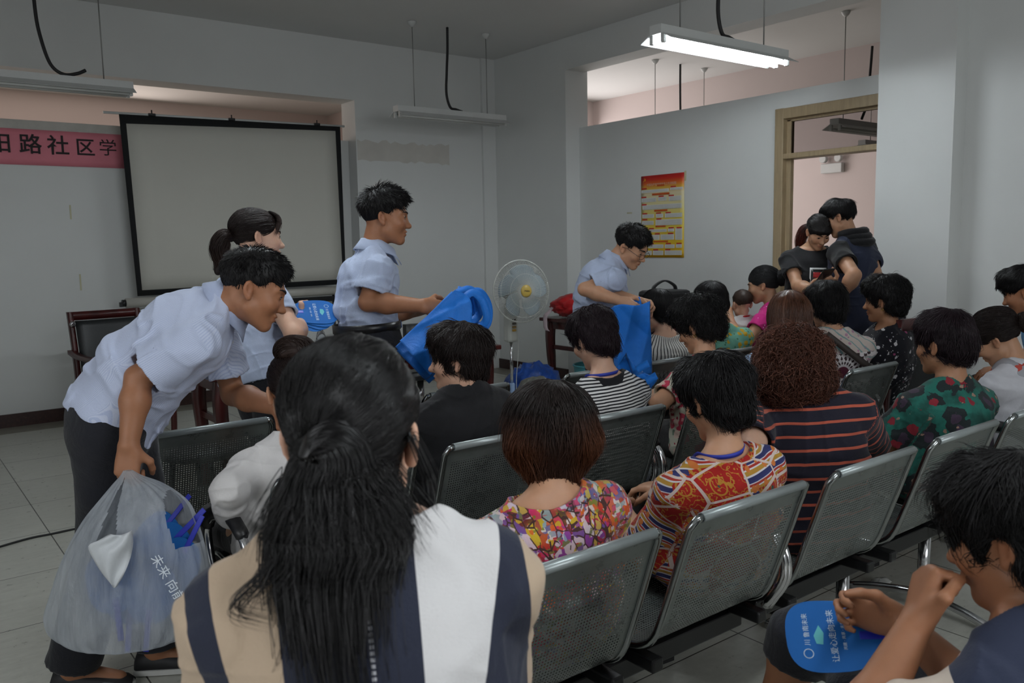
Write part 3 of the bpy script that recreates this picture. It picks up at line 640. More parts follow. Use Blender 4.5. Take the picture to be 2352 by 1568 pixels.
# camera bag
cb = empty('camera_bag', (5.12, 4.62, 0.75), radians(-8), 'black camera bag with a top handle on the side table by the wall', 'bag')
NYL = fabric('black_nylon', srgb(22, 22, 24), 0.7)
MB().box((-0.20, -0.12, 0), (0.20, 0.12, 0.24), 0.04).build('bag_body', NYL, cb)
MB().box((-0.19, -0.115, 0.235), (0.19, 0.115, 0.3), 0.03).build('lid', NYL, cb)
MB().box((-0.12, -0.15, 0.03), (0.12, -0.1, 0.17), 0.02).build('front_pocket', NYL, cb)
P = [[(x, w, z) for x, z in spline([(-0.12, 0.285), (-0.1, 0.335), (0, 0.375), (0.1, 0.335), (0.12, 0.285)], 6)] for w in (-0.018, 0.018)]
MB().grid(P, 0.012).build('handle', NYL, cb)
text_mesh('lettering', 'SONY', 0.034, mat('silver_print', srgb(170, 170, 172), 0.4), cb, frame((0, -0.121, 0.215), (1, 0, 0), (0, 0, 1), (0, -1, 0)), 0.0008)
# turquoise basket
BASK = NT('turquoise_plastic', 0.4); u, v, w = BASK.sep(BASK.attr('pat')); _a = BASK.math('ABSOLUTE', BASK.math('SUBTRACT', BASK.math('FRACT', u), 0.5)); _b = BASK.math('ABSOLUTE', BASK.math('SUBTRACT', BASK.math('FRACT', v), 0.5))
_h = BASK.math('MULTIPLY', BASK.less(BASK.math('MAXIMUM', _a, _b), 0.27), BASK.math('MULTIPLY', BASK.math('GREATER_THAN', v, 1.0), BASK.less(v, 9.0)))
BASK.col(srgb(92, 180, 190)); _tr = BASK.n('ShaderNodeBsdfTransparent'); _mx = BASK.n('ShaderNodeMixShader'); BASK.put(_mx.inputs[0], _h); BASK.t.links.new(BASK.b.outputs[0], _mx.inputs[1]); BASK.t.links.new(_tr.outputs[0], _mx.inputs[2]); BASK.t.links.new(_mx.outputs[0], BASK.t.nodes['Material Output'].inputs[0]); BASK = BASK.m
BASKP = mat('turquoise_plastic_rim', srgb(92, 180, 190), 0.4)
bk = empty('plastic_basket', (5.28, 5.62, 0), 0, 'turquoise perforated plastic basket under the side table', 'basket')
na, nz = 56, 24; P = np.zeros((na, nz, 3)); pat = np.zeros((na, nz, 3))
for i, a in enumerate(np.linspace(0, 2*pi, na)):
    for j, z in enumerate(np.linspace(0, 1, nz)):
        r = 0.145+0.035*z; P[i, j] = (r*1.15*cos(a), r*sin(a), z*0.32); pat[i, j] = (a/(2*pi)*56, z*11, 0)
idx = np.arange(na*nz).reshape(na, nz); me = np_mesh('basket_wall', P.reshape(-1, 3), np.stack([idx[:-1, :-1], idx[1:, :-1], idx[1:, 1:], idx[:-1, 1:]], -1).reshape(-1, 4)); set_attr(me, 'pat', pat); link_mesh('basket_wall', me, BASK, bk)
MB().tube([(0.18*1.15*cos(a), 0.18*sin(a), 0.32) for a in np.linspace(0, 2*pi, 40, endpoint=False)], 0.009, 8, closed=True).build('rim', BASKP, bk)
MB().lathe([(0.145, 0), (0.145, 0.006)], 40, Matrix.Diagonal((1.15, 1, 1, 1))).build('basket_floor', BASKP, bk)
# heaps on the floor near the fan
o = lump('plastic_bag', (4.55, 5.62, 0.2), (0.26, 0.2, 0.2), BLUEBAG2, None, 11, 0.45, 5.0, 0.0); tag(o, 'crumpled dark blue plastic bag on the floor behind the fan pole', 'bag')
bx = empty('cardboard_box', (4.12, 5.5, 0), 0.4, 'small open tan cardboard box on the floor behind the fan pole', 'box'); CARD = mat('cardboard', srgb(176, 150, 96), 0.8)
MB().box((-0.13, -0.13, 0), (0.13, -0.12, 0.2)).box((-0.13, 0.12, 0), (0.13, 0.13, 0.2)).box((-0.13, -0.13, 0), (-0.12, 0.13, 0.2)).box((0.12, -0.13, 0), (0.13, 0.13, 0.2)).box((-0.13, -0.13, 0), (0.13, 0.13, 0.008)).build('carton', CARD, bx)
MB().box((-0.13, -0.26, 0.195), (0.13, -0.13, 0.2), 0, Matrix.Rotation(radians(-8), 4, 'X')).build('flap', CARD, bx)
gb = empty('cloth_sack', (4.32, 5.3, 0), 0, 'grey cloth sack with a yellow edge slumped on the floor right of the fan', 'sack')
lump('sack_body', (0, 0, 0.17), (0.2, 0.16, 0.18), fabric('grey_sack_cloth', srgb(104, 104, 96), 0.9), gb, 5, 0.25, 2.0)
MB().tube(spline([(0.0, -0.12, 0.33), (0.08, -0.16, 0.27), (0.18, -0.15, 0.2)], 6), 0.013, 8).build('yellow_trim', mat('yellow_webbing', srgb(190, 160, 80), 0.7), gb)
# bottle
WATER = NT('clear_bottle_plastic', 0.05); WATER.set('Transmission Weight', 0.9); WATER.set('IOR', 1.2); WATER.set('Base Color', (0.9, 0.95, 1.0, 1)); WATER = WATER.m
bt = empty('water_bottle', (2.20, 4.80, 0.75), 0, 'clear plastic water bottle with a blue label on the long table', 'bottle')
MB().lathe([(0.028, 0), (0.032, 0.005), (0.032, 0.12), (0.031, 0.14), (0.022, 0.175), (0.0135, 0.19), (0.0135, 0.215)], 20).build('bottle_body', WATER, bt)
MB().lathe([(0.0325, 0.055), (0.0328, 0.056), (0.0328, 0.115), (0.0325, 0.116)], 20).build('label_band', mat('blue_bottle_label', srgb(70, 84, 170), 0.4), bt)
MB().lathe([(0.0145, 0.195), (0.015, 0.2), (0.015, 0.213), (0.013, 0.216)], 20).build('cap', mat('white_cap', srgb(210, 210, 208), 0.4), bt)
# gooseneck cable over the table and mains cable on the floor
gm = empty('desk_microphone', (2.42, 4.88, 0.75), 0, 'slim black gooseneck microphone rising from the long table', 'microphone')
MB().lathe([(0.055, 0), (0.055, 0.012), (0.03, 0.03), (0.012, 0.035)], 20).build('base', BLACK_PLASTIC, gm)
MB().tube(spline([(0, 0, 0.03), (-0.005, 0, 0.12), (-0.03, -0.01, 0.2), (-0.09, -0.03, 0.29)], 8), 0.005, 8).build('gooseneck', BLACK_RUBBER, gm)
MB().tube([(-0.09, -0.03, 0.288), (-0.115, -0.04, 0.315)], [0.009, 0.012], 10).build('capsule', BLACK_PLASTIC, gm)
q0, q1 = on(0, 1255, 2, 0.006), on(140, 1221, 2, 0.006)
pts = spline([q0-(q1-q0)*2.2+np.array((0, -0.25, 0)), q0-(q1-q0)*0.8+np.array((0, -0.05, 0)), q0, q0*.5+q1*.5+np.array((0, .02, 0)), q1, q1+np.array((0.35, 0.05, 0)), q1+np.array((0.8, 0.3, 0)), (1.9, 5.3, 0.006)], 8)
tag(MB().tube(pts, 0.0055, 8).build('floor_cable', BLACK_RUBBER), 'thin black cable lying across the floor tiles at the left', 'cable')
pen = on(330, 1535, 2, 0.01)
# ================================================================ people: smooth distance fields turned into one continuous surface
def rotm(yaw, pitch=0.0, roll=0.0):
    """columns right, forward, up; yaw clockwise from +Y, pitch down, roll to the right (radians)"""
    cy, sy, cp, sp, cr, sr = cos(yaw), sin(yaw), cos(pitch), sin(pitch), cos(roll), sin(roll)
    Z = np.array([[cy, sy, 0], [-sy, cy, 0], [0, 0, 1]]); X = np.array([[1, 0, 0], [0, cp, sp], [0, -sp, cp]]); Y = np.array([[cr, 0, sr], [0, 1, 0], [-sr, 0, cr]])
    return Z @ X @ Y
def nrm(v): v = np.asarray(v, float); return v/(np.linalg.norm(v)+1e-12)
def smooth_prof(ts, vs, n=40):
    t = np.linspace(ts[0], ts[-1], n); v = np.interp(t, ts, vs); k = np.array([1, 2, 3, 2, 1])/9
    for _ in range(2): v = np.convolve(np.pad(v, 2, 'edge'), k, 'valid')
    return t, v
class Fld:
    MARG = 0.07
    def __init__(s): s.P = []
    def _add(s, f, lo, hi, k, op, grow=True): s.P.append((f, np.array(lo, float), np.array(hi, float), k, op, grow)); return s
    def cone(s, a, b, ra, rb, k=0.02, op='u'):
        a = np.array(a, float); b = np.array(b, float); d = b-a; L2 = d @ d
        def f(p):
            h = np.clip(((p-a) @ d)/L2, 0, 1); q = p-a-h[:, None]*d
            return np.sqrt(np.einsum('ij,ij->i', q, q)) - (ra+(rb-ra)*h)
        r = max(ra, rb); return s._add(f, np.minimum(a, b)-r, np.maximum(a, b)+r, k, op)
    def ell(s, c, r, R=None, k=0.02, op='u'):
        c = np.array(c, float); r = np.array(r, float); A = np.eye(3) if R is None else np.asarray(R)
        def f(p):
            q = (p-c) @ A; u = q/r; k0 = np.sqrt(np.einsum('ij,ij->i', u, u)); w = u/r; k1 = np.sqrt(np.einsum('ij,ij->i', w, w))+1e-9
            return k0*(k0-1)/k1
        e = np.sqrt(((A*r)**2).sum(1)); return s._add(f, c-e, c+e, k, op)
    def loft(s, a, b, X, ts, rx, ry, k=0.02, op='u', oy=None):
        """elliptic tube about a->b; X = direction of rx; ts as fractions of the axis"""
        a = np.array(a, float); b = np.array(b, float); L = np.linalg.norm(b-a); w = (b-a)/L; X = np.array(X, float); X = nrm(X-w*(X @ w)); Y = np.cross(w, X)
        t, vx = smooth_prof(ts, rx); _, vy = smooth_prof(ts, ry); vo = smooth_prof(ts, oy)[1] if oy is not None else np.zeros_like(vx)
        def f(p):
            q = p-a; h = (q @ w)/L; hc = np.clip(h, t[0], t[-1]); ax = np.abs(h-hc)*L
            ex = np.interp(hc, t, vx); ey = np.interp(hc, t, vy); u = (q @ X)/ex; v = (q @ Y - np.interp(hc, t, vo))/ey
            k0 = np.sqrt(u*u+v*v); k1 = np.sqrt((u/ex)**2+(v/ey)**2)+1e-9; d = k0*(k0-1)/k1
            return np.where(ax > 0, np.sqrt(np.maximum(d, 0)**2+ax*ax)+np.minimum(np.maximum(d, -ax), 0)*0, d)
        r = max(vx.max(), vy.max())+abs(vo).max(); pa, pb = a+w*L*t[0], a+w*L*t[-1]
        return s._add(f, np.minimum(pa, pb)-r, np.maximum(pa, pb)+r, k, op)
    def plane(s, o, n, k=0.004):
        """keep the side n points away from (cut off everything beyond)"""
        o = np.array(o, float); n = nrm(n); return s._add(lambda p: (p-o) @ n, [-99]*3, [99]*3, k, 'i', False)
    def local_cut(s, o, n, c, r, k=0.004):
        """cut by a plane, only inside the ball c, r"""
        o = np.array(o, float); n = nrm(n); c = np.array(c, float)
        def f(p): return np.maximum(-((p-o) @ n), np.linalg.norm(p-c, axis=1)-r)
        return s._add(f, c-r, c+r, k, 's', False)
    def noise(s, amp, freq, seed=0, ridge=False):
        nz = Noise(seed)
        def f(p): v = nz(p*freq) + 0.5*nz(p*freq*2.1+7); v = v/1.5; return (1-2*abs(v)-0.5)*amp if ridge else v*amp
        return s._add(f, [-99]*3, [99]*3, 0, 'n', False)
    def fold(s, fn): return s._add(fn, [-99]*3, [99]*3, 0, 'n', False)
    def __call__(s, p):
        p = np.asarray(p, float); d = np.full(len(p), 1.0)
        for f, lo, hi, k, op, grow in s.P:
            if op == 'n':
                m = np.abs(d) < 0.06
                if m.any(): d[m] += f(p[m])
                continue
            if op == 'i':
                di = f(p); h = np.maximum(k-np.abs(d-di), 0)/max(k, 1e-6); d = np.maximum(d, di)+h*h*k*0.25; continue
            m = np.all((p > lo-s.MARG) & (p < hi+s.MARG), axis=1)
            if not m.any(): continue
            di = f(p[m]); dm = d[m]
            if op == 'u': h = np.maximum(k-np.abs(dm-di), 0)/max(k, 1e-6); d[m] = np.minimum(dm, di)-h*h*k*0.25
            else: di = -di; h = np.maximum(k-np.abs(dm-di), 0)/max(k, 1e-6); d[m] = np.maximum(dm, di)+h*h*k*0.25
        return d
    def bounds(s, pad=0.02):
        lo = np.min([q[1] for q in s.P if q[5] and q[4] == 'u'], 0)-pad; hi = np.max([q[2] for q in s.P if q[5] and q[4] == 'u'], 0)+pad
        return lo, hi
class Noise:
    def __init__(s, seed): s.g = np.random.default_rng(seed).uniform(-1, 1, (16, 16, 16))
    def __call__(s, p):
        i = np.floor(p).astype(int); f = p-i; f = f*f*(3-2*f); i &= 15; j = (i+1) & 15; g = s.g
        x0, y0, z0 = i.T; x1, y1, z1 = j.T; fx, fy, fz = f.T
        a = g[x0, y0, z0]*(1-fx)+g[x1, y0, z0]*fx; b = g[x0, y1, z0]*(1-fx)+g[x1, y1, z0]*fx
        c = g[x0, y0, z1]*(1-fx)+g[x1, y0, z1]*fx; d = g[x0, y1, z1]*(1-fx)+g[x1, y1, z1]*fx
        return (a*(1-fy)+b*fy)*(1-fz)+(c*(1-fy)+d*fy)*fz
def polygonize(F, h, lo=None, hi=None):
    """surface nets on a sparse grid -> verts, quads"""
    if lo is None: lo, hi = F.bounds()
    B = 4; nb = np.maximum(1, np.ceil((hi-lo)/(h*B)).astype(int)+1)
    g = np.stack(np.meshgrid(*[np.arange(n) for n in nb], indexing='ij'), -1).reshape(-1, 3)
    cen = lo+(g*B+1.5)*h; dc = F(cen); N = nb*B
    D = np.repeat(np.repeat(np.repeat(dc.reshape(nb).astype(np.float32), B, 0), B, 1), B, 2)
    near = g[np.abs(dc) < 3.5*h*1.35+0.012]
    off = np.stack(np.meshgrid(*[np.arange(B)]*3, indexing='ij'), -1).reshape(-1, 3)
    ijk = (near[:, None, :]*B+off[None]).reshape(-1, 3)
    for q in range(0, len(ijk), 400000):
        s_ = ijk[q:q+400000]; D[s_[:, 0], s_[:, 1], s_[:, 2]] = F(lo+s_*h)
    ins = D < 0
    c = ins[:-1, :-1, :-1].astype(np.uint8)
    for dx, dy, dz in ((1, 0, 0), (0, 1, 0), (0, 0, 1), (1, 1, 0), (1, 0, 1), (0, 1, 1), (1, 1, 1)):
        c = c+ins[dx:N[0]-1+dx, dy:N[1]-1+dy, dz:N[2]-1+dz]
    cells = np.argwhere((c > 0) & (c < 8)); idm = np.full(c.shape, -1, np.int32); idm[tuple(cells.T)] = np.arange(len(cells))
    acc = np.zeros((len(cells), 3)); cnt = np.zeros(len(cells)); x, y, z = cells.T
    cor = [(a, b, e) for a in (0, 1) for b in (0, 1) for e in (0, 1)]
    for a in cor:
        for ax in range(3):
            if a[ax]: continue
            b = list(a); b[ax] = 1
            va = D[x+a[0], y+a[1], z+a[2]]; vb = D[x+b[0], y+b[1], z+b[2]]; m = (va < 0) != (vb < 0)
            t = va[m]/(va[m]-vb[m]); p = np.tile(np.array(a, float), (m.sum(), 1)); p[:, ax] += t; acc[m] += p; cnt[m] += 1
    V = lo+(cells+acc/cnt[:, None])*h; quads = []
    for ax in range(3):
        sl = [slice(0, -1)]*3; s2 = [slice(0, -1)]*3; sl[ax] = slice(0, N[ax]-1); s2[ax] = slice(1, N[ax])
        e = ins[tuple(sl)] != ins[tuple(s2)]; I = np.argwhere(e); o1, o2 = [(1, 2), (2, 0), (0, 1)][ax]
        I = I[(I[:, o1] > 0) & (I[:, o2] > 0)]
        if not len(I): continue
        def cid(d1, d2): J = I.copy(); J[:, o1] -= d1; J[:, o2] -= d2; return idm[J[:, 0], J[:, 1], J[:, 2]]
        q = np.stack([cid(0, 0), cid(1, 0), cid(1, 1), cid(0, 1)], 1); fl = ins[tuple(I.T)]; q[~fl] = q[~fl][:, ::-1]
        quads.append(q)
    Q = np.concatenate(quads); Q = Q[(Q >= 0).all(1)]
    return V, Q
def relax(V, Q, it=1, lam=0.5):
    E = np.concatenate([Q[:, [0, 1]], Q[:, [1, 2]], Q[:, [2, 3]], Q[:, [3, 0]]])
    for _ in range(it):
        S = np.zeros_like(V); n = np.zeros(len(V))
        for c in range(3): S[:, c] = np.bincount(E[:, 0], V[E[:, 1], c], len(V))+np.bincount(E[:, 1], V[E[:, 0], c], len(V))
        n = np.bincount(E[:, 0], minlength=len(V))+np.bincount(E[:, 1], minlength=len(V)); V = V+(S/np.maximum(n, 1)[:, None]-V)*lam
    return V
def strips(paths, rad, taper=True):
    """thin three-sided tubes along paths (n, m, 3)"""
    n, m, _ = paths.shape; t = np.gradient(paths, axis=1); t /= np.linalg.norm(t, axis=2, keepdims=True)+1e-9
    a = np.cross(t, np.array([0.31, 0.52, 0.79])); a /= np.linalg.norm(a, axis=2, keepdims=True)+1e-9; b = np.cross(t, a)
    w = np.interp(np.linspace(0, 1, m), [0, 0.15, 0.7, 1], [0.55, 1, 0.8, 0.12]) if taper else np.ones(m)
    r = (np.asarray(rad).reshape(-1, 1)*w[None])[..., None]
    V = np.stack([paths+r*(a*cos(q)+b*sin(q)) for q in (0, 2*pi/3, 4*pi/3)], 2).reshape(-1, 3)
    i = np.arange(n*m*3).reshape(n, m, 3); Q = []
    for q in range(3):
        r2 = (q+1) % 3; Q.append(np.stack([i[:, :-1, q], i[:, :-1, r2], i[:, 1:, r2], i[:, 1:, q]], -1).reshape(-1, 4))
    return V, np.concatenate(Q)

# ---------------------------------------------------------------- head in its own frame (x right, y forward, z up, eye level = 0)
def head_prims(F, T, s, o, male=True):
    """T maps head-local to world; s scale"""
    R = T; c = lambda x, y, z: o+R @ (np.array((x, y, z))*s)
    e = lambda p, r, k=0.012, op='u', Q=None: F.ell(c(*p), np.array(r)*s, R if Q is None else R @ Q, k*s, op)
    k = lambda a, b, ra, rb, kk=0.012, op='u': F.cone(c(*a), c(*b), ra*s, rb*s, kk*s, op)
    e((0, -0.016, 0.036), (0.074, 0.094, 0.080), 0.02)
    e((0, 0.031, -0.022), (0.060, 0.056, 0.076), 0.03)
    j = 1.0 if male else 0.86
    k((0, 0.016, -0.060), (0, 0.066, -0.097), 0.043*j, 0.0145*j, 0.03)
    for q in (-1, 1):
        k((q*0.05*(0.5+j/2), 0.002, -0.058), (q*0.016*j, 0.062, -0.097), 0.015*j, 0.012*j, 0.03)
        e((q*0.037, 0.058, -0.028), (0.022, 0.022, 0.018), 0.03)
        k((q*0.012, 0.083, 0.021), (q*0.045, 0.066, 0.020), 0.0085, 0.006, 0.016)
        e((q*0.031, 0.088, 0.001), (0.0155, 0.0115, 0.0095), 0.014, 's')
        e((q*0.031, 0.0715, 0.0), (0.0155, 0.0125, 0.011), 0.006)
        ear = rotm(0, radians(-12), q*radians(8))
        e((q*0.0755, -0.016, -0.007), (0.008, 0.0165, 0.0275), 0.007, 'u', ear @ rotm(q*radians(-24)))
        e((q*0.073, -0.007, -0.030), (0.007, 0.008, 0.010), 0.009)
        e((q*0.0835, -0.012, -0.004), (0.006, 0.0085, 0.016), 0.005, 's', ear)
    k((0, 0.078, 0.010), (0, 0.1, -0.034), 0.0075, 0.0095, 0.016)
    e((0, 0.1015, -0.035), (0.0105, 0.0095, 0.0085), 0.012)
    for q in (-1, 1): e((q*0.0115, 0.092, -0.038), (0.0075, 0.009, 0.0065), 0.008)
    e((0, 0.083, -0.060), (0.023, 0.0115, 0.0065), 0.010); e((0, 0.081, -0.0725), (0.019, 0.011, 0.0065), 0.010)
    e((0, 0.096, -0.0662), (0.024, 0.0105, 0.0018), 0.004, 's')
def skin_mask(V, T, s, o):
    """lip redness, cheek warmth and dark nostril shade-free masks: x lips, y warm"""
    q = (V-o) @ T/s; lip = np.exp(-((q[:, 0]/0.02)**2+((q[:, 2]+0.0665)/0.0085)**2)**2)*(q[:, 1] > 0.07)
    warm = np.exp(-(((np.abs(q[:, 0])-0.04)/0.02)**2+((q[:, 2]+0.03)/0.022)**2))*(q[:, 1] > 0.03)+0.9*np.exp(-(((np.abs(q[:, 0])-0.08)/0.014)**2+((q[:, 2]+0.008)/0.035)**2+((q[:, 1]+0.016)/0.02)**2))
    return np.stack([lip, warm, np.zeros(len(V))], 1)

def hand_prims(F, w, D, X, s=1.0, curl=(0.4, 0.5, 0.35), thumb=(0.5, 0.2), spread=0.06, side=1, curls=None):
    """w wrist, D finger direction, X toward the thumb side; palm faces N = X x D times side"""
    D = nrm(D); X = nrm(np.asarray(X)-D*(np.asarray(X) @ D)); N = np.cross(D, X)*side     # N: out of the palm
    L = lambda x, y, z: w+(X*x+D*y+N*z)*s
    bases = [(0.029, 0.084), (0.010, 0.090), (-0.009, 0.086), (-0.027, 0.077)]; lens = [0.070, 0.078, 0.073, 0.057]
    for x, y in bases: F.cone(L(x*0.55, 0.0, 0), L(x, y, 0), 0.0155*s, 0.0108*s, 0.014*s)
    F.ell(L(0, 0.045, 0.004), np.array((0.036, 0.044, 0.014))*s, np.stack([X, D, N], 1), 0.012*s)
    tips = []
    for i, ((x, y), ln) in enumerate(zip(bases, lens)):
        a = 0.0; p = L(x, y, 0.0); cc = curl if curls is None else curls[i]; sp = (1.5-i)*spread; r = 0.0094-0.0004*i
        Di = nrm(D+X*sp)
        for f, cv in zip((0.45, 0.31, 0.24), cc):
            a += cv; q = p+(Di*cos(a)+N*sin(a))*ln*f*s; F.cone(p, q, r*s, (r-0.0009)*s, 0.0045*s); p = q; r -= 0.0009
        tips.append(p)
    t0 = L(0.024, 0.018, 0.006); d = nrm(X*0.75+D*0.6+N*thumb[1]); t1 = t0+d*0.045*s; d2 = nrm(X*(0.55-thumb[0])+D*0.8+N*(thumb[1]+thumb[0]*0.6)); t2 = t1+d2*0.034*s; d3 = nrm(X*(0.35-thumb[0]*1.2)+D*0.85+N*(thumb[1]+thumb[0])); t3 = t2+d3*0.026*s
    F.cone(t0, t1, 0.0155*s, 0.0115*s, 0.014*s); F.cone(t1, t2, 0.011*s, 0.0098*s, 0.006*s); F.cone(t2, t3, 0.0098*s, 0.0082*s, 0.005*s)
    return tips

# ---------------------------------------------------------------- cloth, skin and hair surfaces
def skin_mat(name, c, rough=0.5):
    t = NT(name, rough, 0, 0.4); lip, warm, _ = t.sep(t.attr('mask')); n = t.noise(t.coord(), 45, 4); n2 = t.noise(t.coord(), 9, 3)
    base = t.ramp(t.math('ADD', t.math('MULTIPLY', n, 0.4), t.math('MULTIPLY', n2, 0.6)), [(0.3, tuple(v*0.9 for v in c[:3])), (0.7, tuple(min(1, v*1.08) for v in c[:3]))])
    b2 = t.mix(t.math('MULTIPLY', warm, 0.35), base, (c[0]*1.0, c[1]*0.72, c[2]*0.66, 1)); b3 = t.mix(t.math('MULTIPLY', lip, 0.75), b2, (c[0]*0.75, c[1]*0.42, c[2]*0.42, 1))
    t.col(b3); t.bump(n, 0.06, 0.002); t.set('Subsurface Weight', 0.12); t.set('Subsurface Radius', (0.012, 0.005, 0.003)); t.set('Subsurface Scale', 0.5); MATS[name] = t.m; return t.m
SKIN = skin_mat('skin_medium', srgb(188, 142, 112)); SKIN_TAN = skin_mat('skin_tanned', srgb(160, 110, 80)); SKIN_FAIR = skin_mat('skin_fair', srgb(206, 164, 140)); SKIN_OLD = skin_mat('skin_weathered', srgb(168, 122, 92))
def hair_mat(name, c, tip=None, rough=0.5):
    t = NT(name, rough, 0, 0.28 if rough > 0.4 else 0.5); rnd, tp, _ = t.sep(t.attr('hv'))
    a = t.ramp(rnd, [(0.0, tuple(v*0.6 for v in c[:3])), (1.0, tuple(v*1.5 for v in c[:3]))])
    if tip: a = t.mix(t.math('MULTIPLY', tp, 1.0, clamp=True), a, tip)
    t.col(a); MATS[name] = t.m; return t.m
HAIR_BLACK = hair_mat('hair_black', srgb(19, 17, 18)); HAIR_PURPLE = hair_mat('hair_purple_black', srgb(32, 20, 26)); HAIR_BOB = hair_mat('hair_brown_tips', srgb(26, 19, 17), srgb(78, 42, 22)); HAIR_CURL = hair_mat('hair_curly_brown', srgb(84, 50, 38), srgb(122, 78, 56)); HAIR_BROWN = hair_mat('hair_chestnut', srgb(84, 48, 28), srgb(124, 74, 42), 0.4); HAIR_DARKBROWN = hair_mat('hair_dark_brown', srgb(30, 21, 19), srgb(54, 38, 32)); HAIR_GREY = hair_mat('hair_greying', srgb(40, 40, 42)); HAIR_REDTIP = hair_mat('hair_black_red_tips', srgb(24, 20, 20), srgb(110, 44, 28)); HAIR_GLOSS = hair_mat('hair_glossy_black', srgb(19, 17, 18), None, 0.33); HAIR_FUZZ = hair_mat('hair_toddler', srgb(52, 40, 34))
EYEW = NT('eye', 0.15); _q = EYEW.sep(EYEW.attr('pat')); _d = EYEW.math('SQRT', EYEW.math('ADD', EYEW.math('MULTIPLY', _q[0], _q[0]), EYEW.math('MULTIPLY', _q[2], _q[2]))); EYEW.col(EYEW.ramp(_d, [(0.0, (0.01, 0.008, 0.006)), (0.0050, (0.02, 0.012, 0.008)), (0.0056, srgb(190, 182, 174)), (1.0, srgb(190, 180, 172))], 'CONSTANT')); EYEW = EYEW.m
BROW = mat('eyebrow_hair', srgb(30, 24, 22), 0.7)

def capgrow(F, o, R, s, parts):
    for p in parts:
        kind, *a = p
        if kind == 'e': F.ell(o+R @ (np.array(a[0])*s), np.array(a[1])*s, R @ a[3] if len(a) > 3 and a[3] is not None else R, (a[2] if len(a) > 2 else 0.03)*s)
        elif kind == 'c': F.cone(o+R @ (np.array(a[0])*s), o+R @ (np.array(a[1])*s), a[2]*s, a[3]*s, (a[4] if len(a) > 4 else 0.03)*s)
        elif kind == 'xe': F.ell(o+R @ (np.array(a[0])*s), np.array(a[1])*s, R, (a[2] if len(a) > 2 else 0.01)*s, 's')
        elif kind == 'cut': F.plane(o+R @ (np.array(a[0])*s), R @ np.array(a[1]), 0.01)
FACE = [('xe', (0, 0.118, -0.02), (0.072, 0.062, 0.082)), ('xe', (0, 0.07, -0.075), (0.1, 0.075, 0.075))]
EARS = [('xe', (0.09, 0.0, -0.022), (0.034, 0.03, 0.042)), ('xe', (-0.09, 0.0, -0.022), (0.034, 0.03, 0.042))]
MFACE = [('xe', (0, 0.116, 0.0), (0.072, 0.062, 0.088)), ('xe', (0, 0.07, -0.075), (0.1, 0.075, 0.075)), ('xe', (0.072, 0.062, -0.01), (0.03, 0.04, 0.06)), ('xe', (-0.072, 0.062, -0.01), (0.03, 0.04, 0.06))]
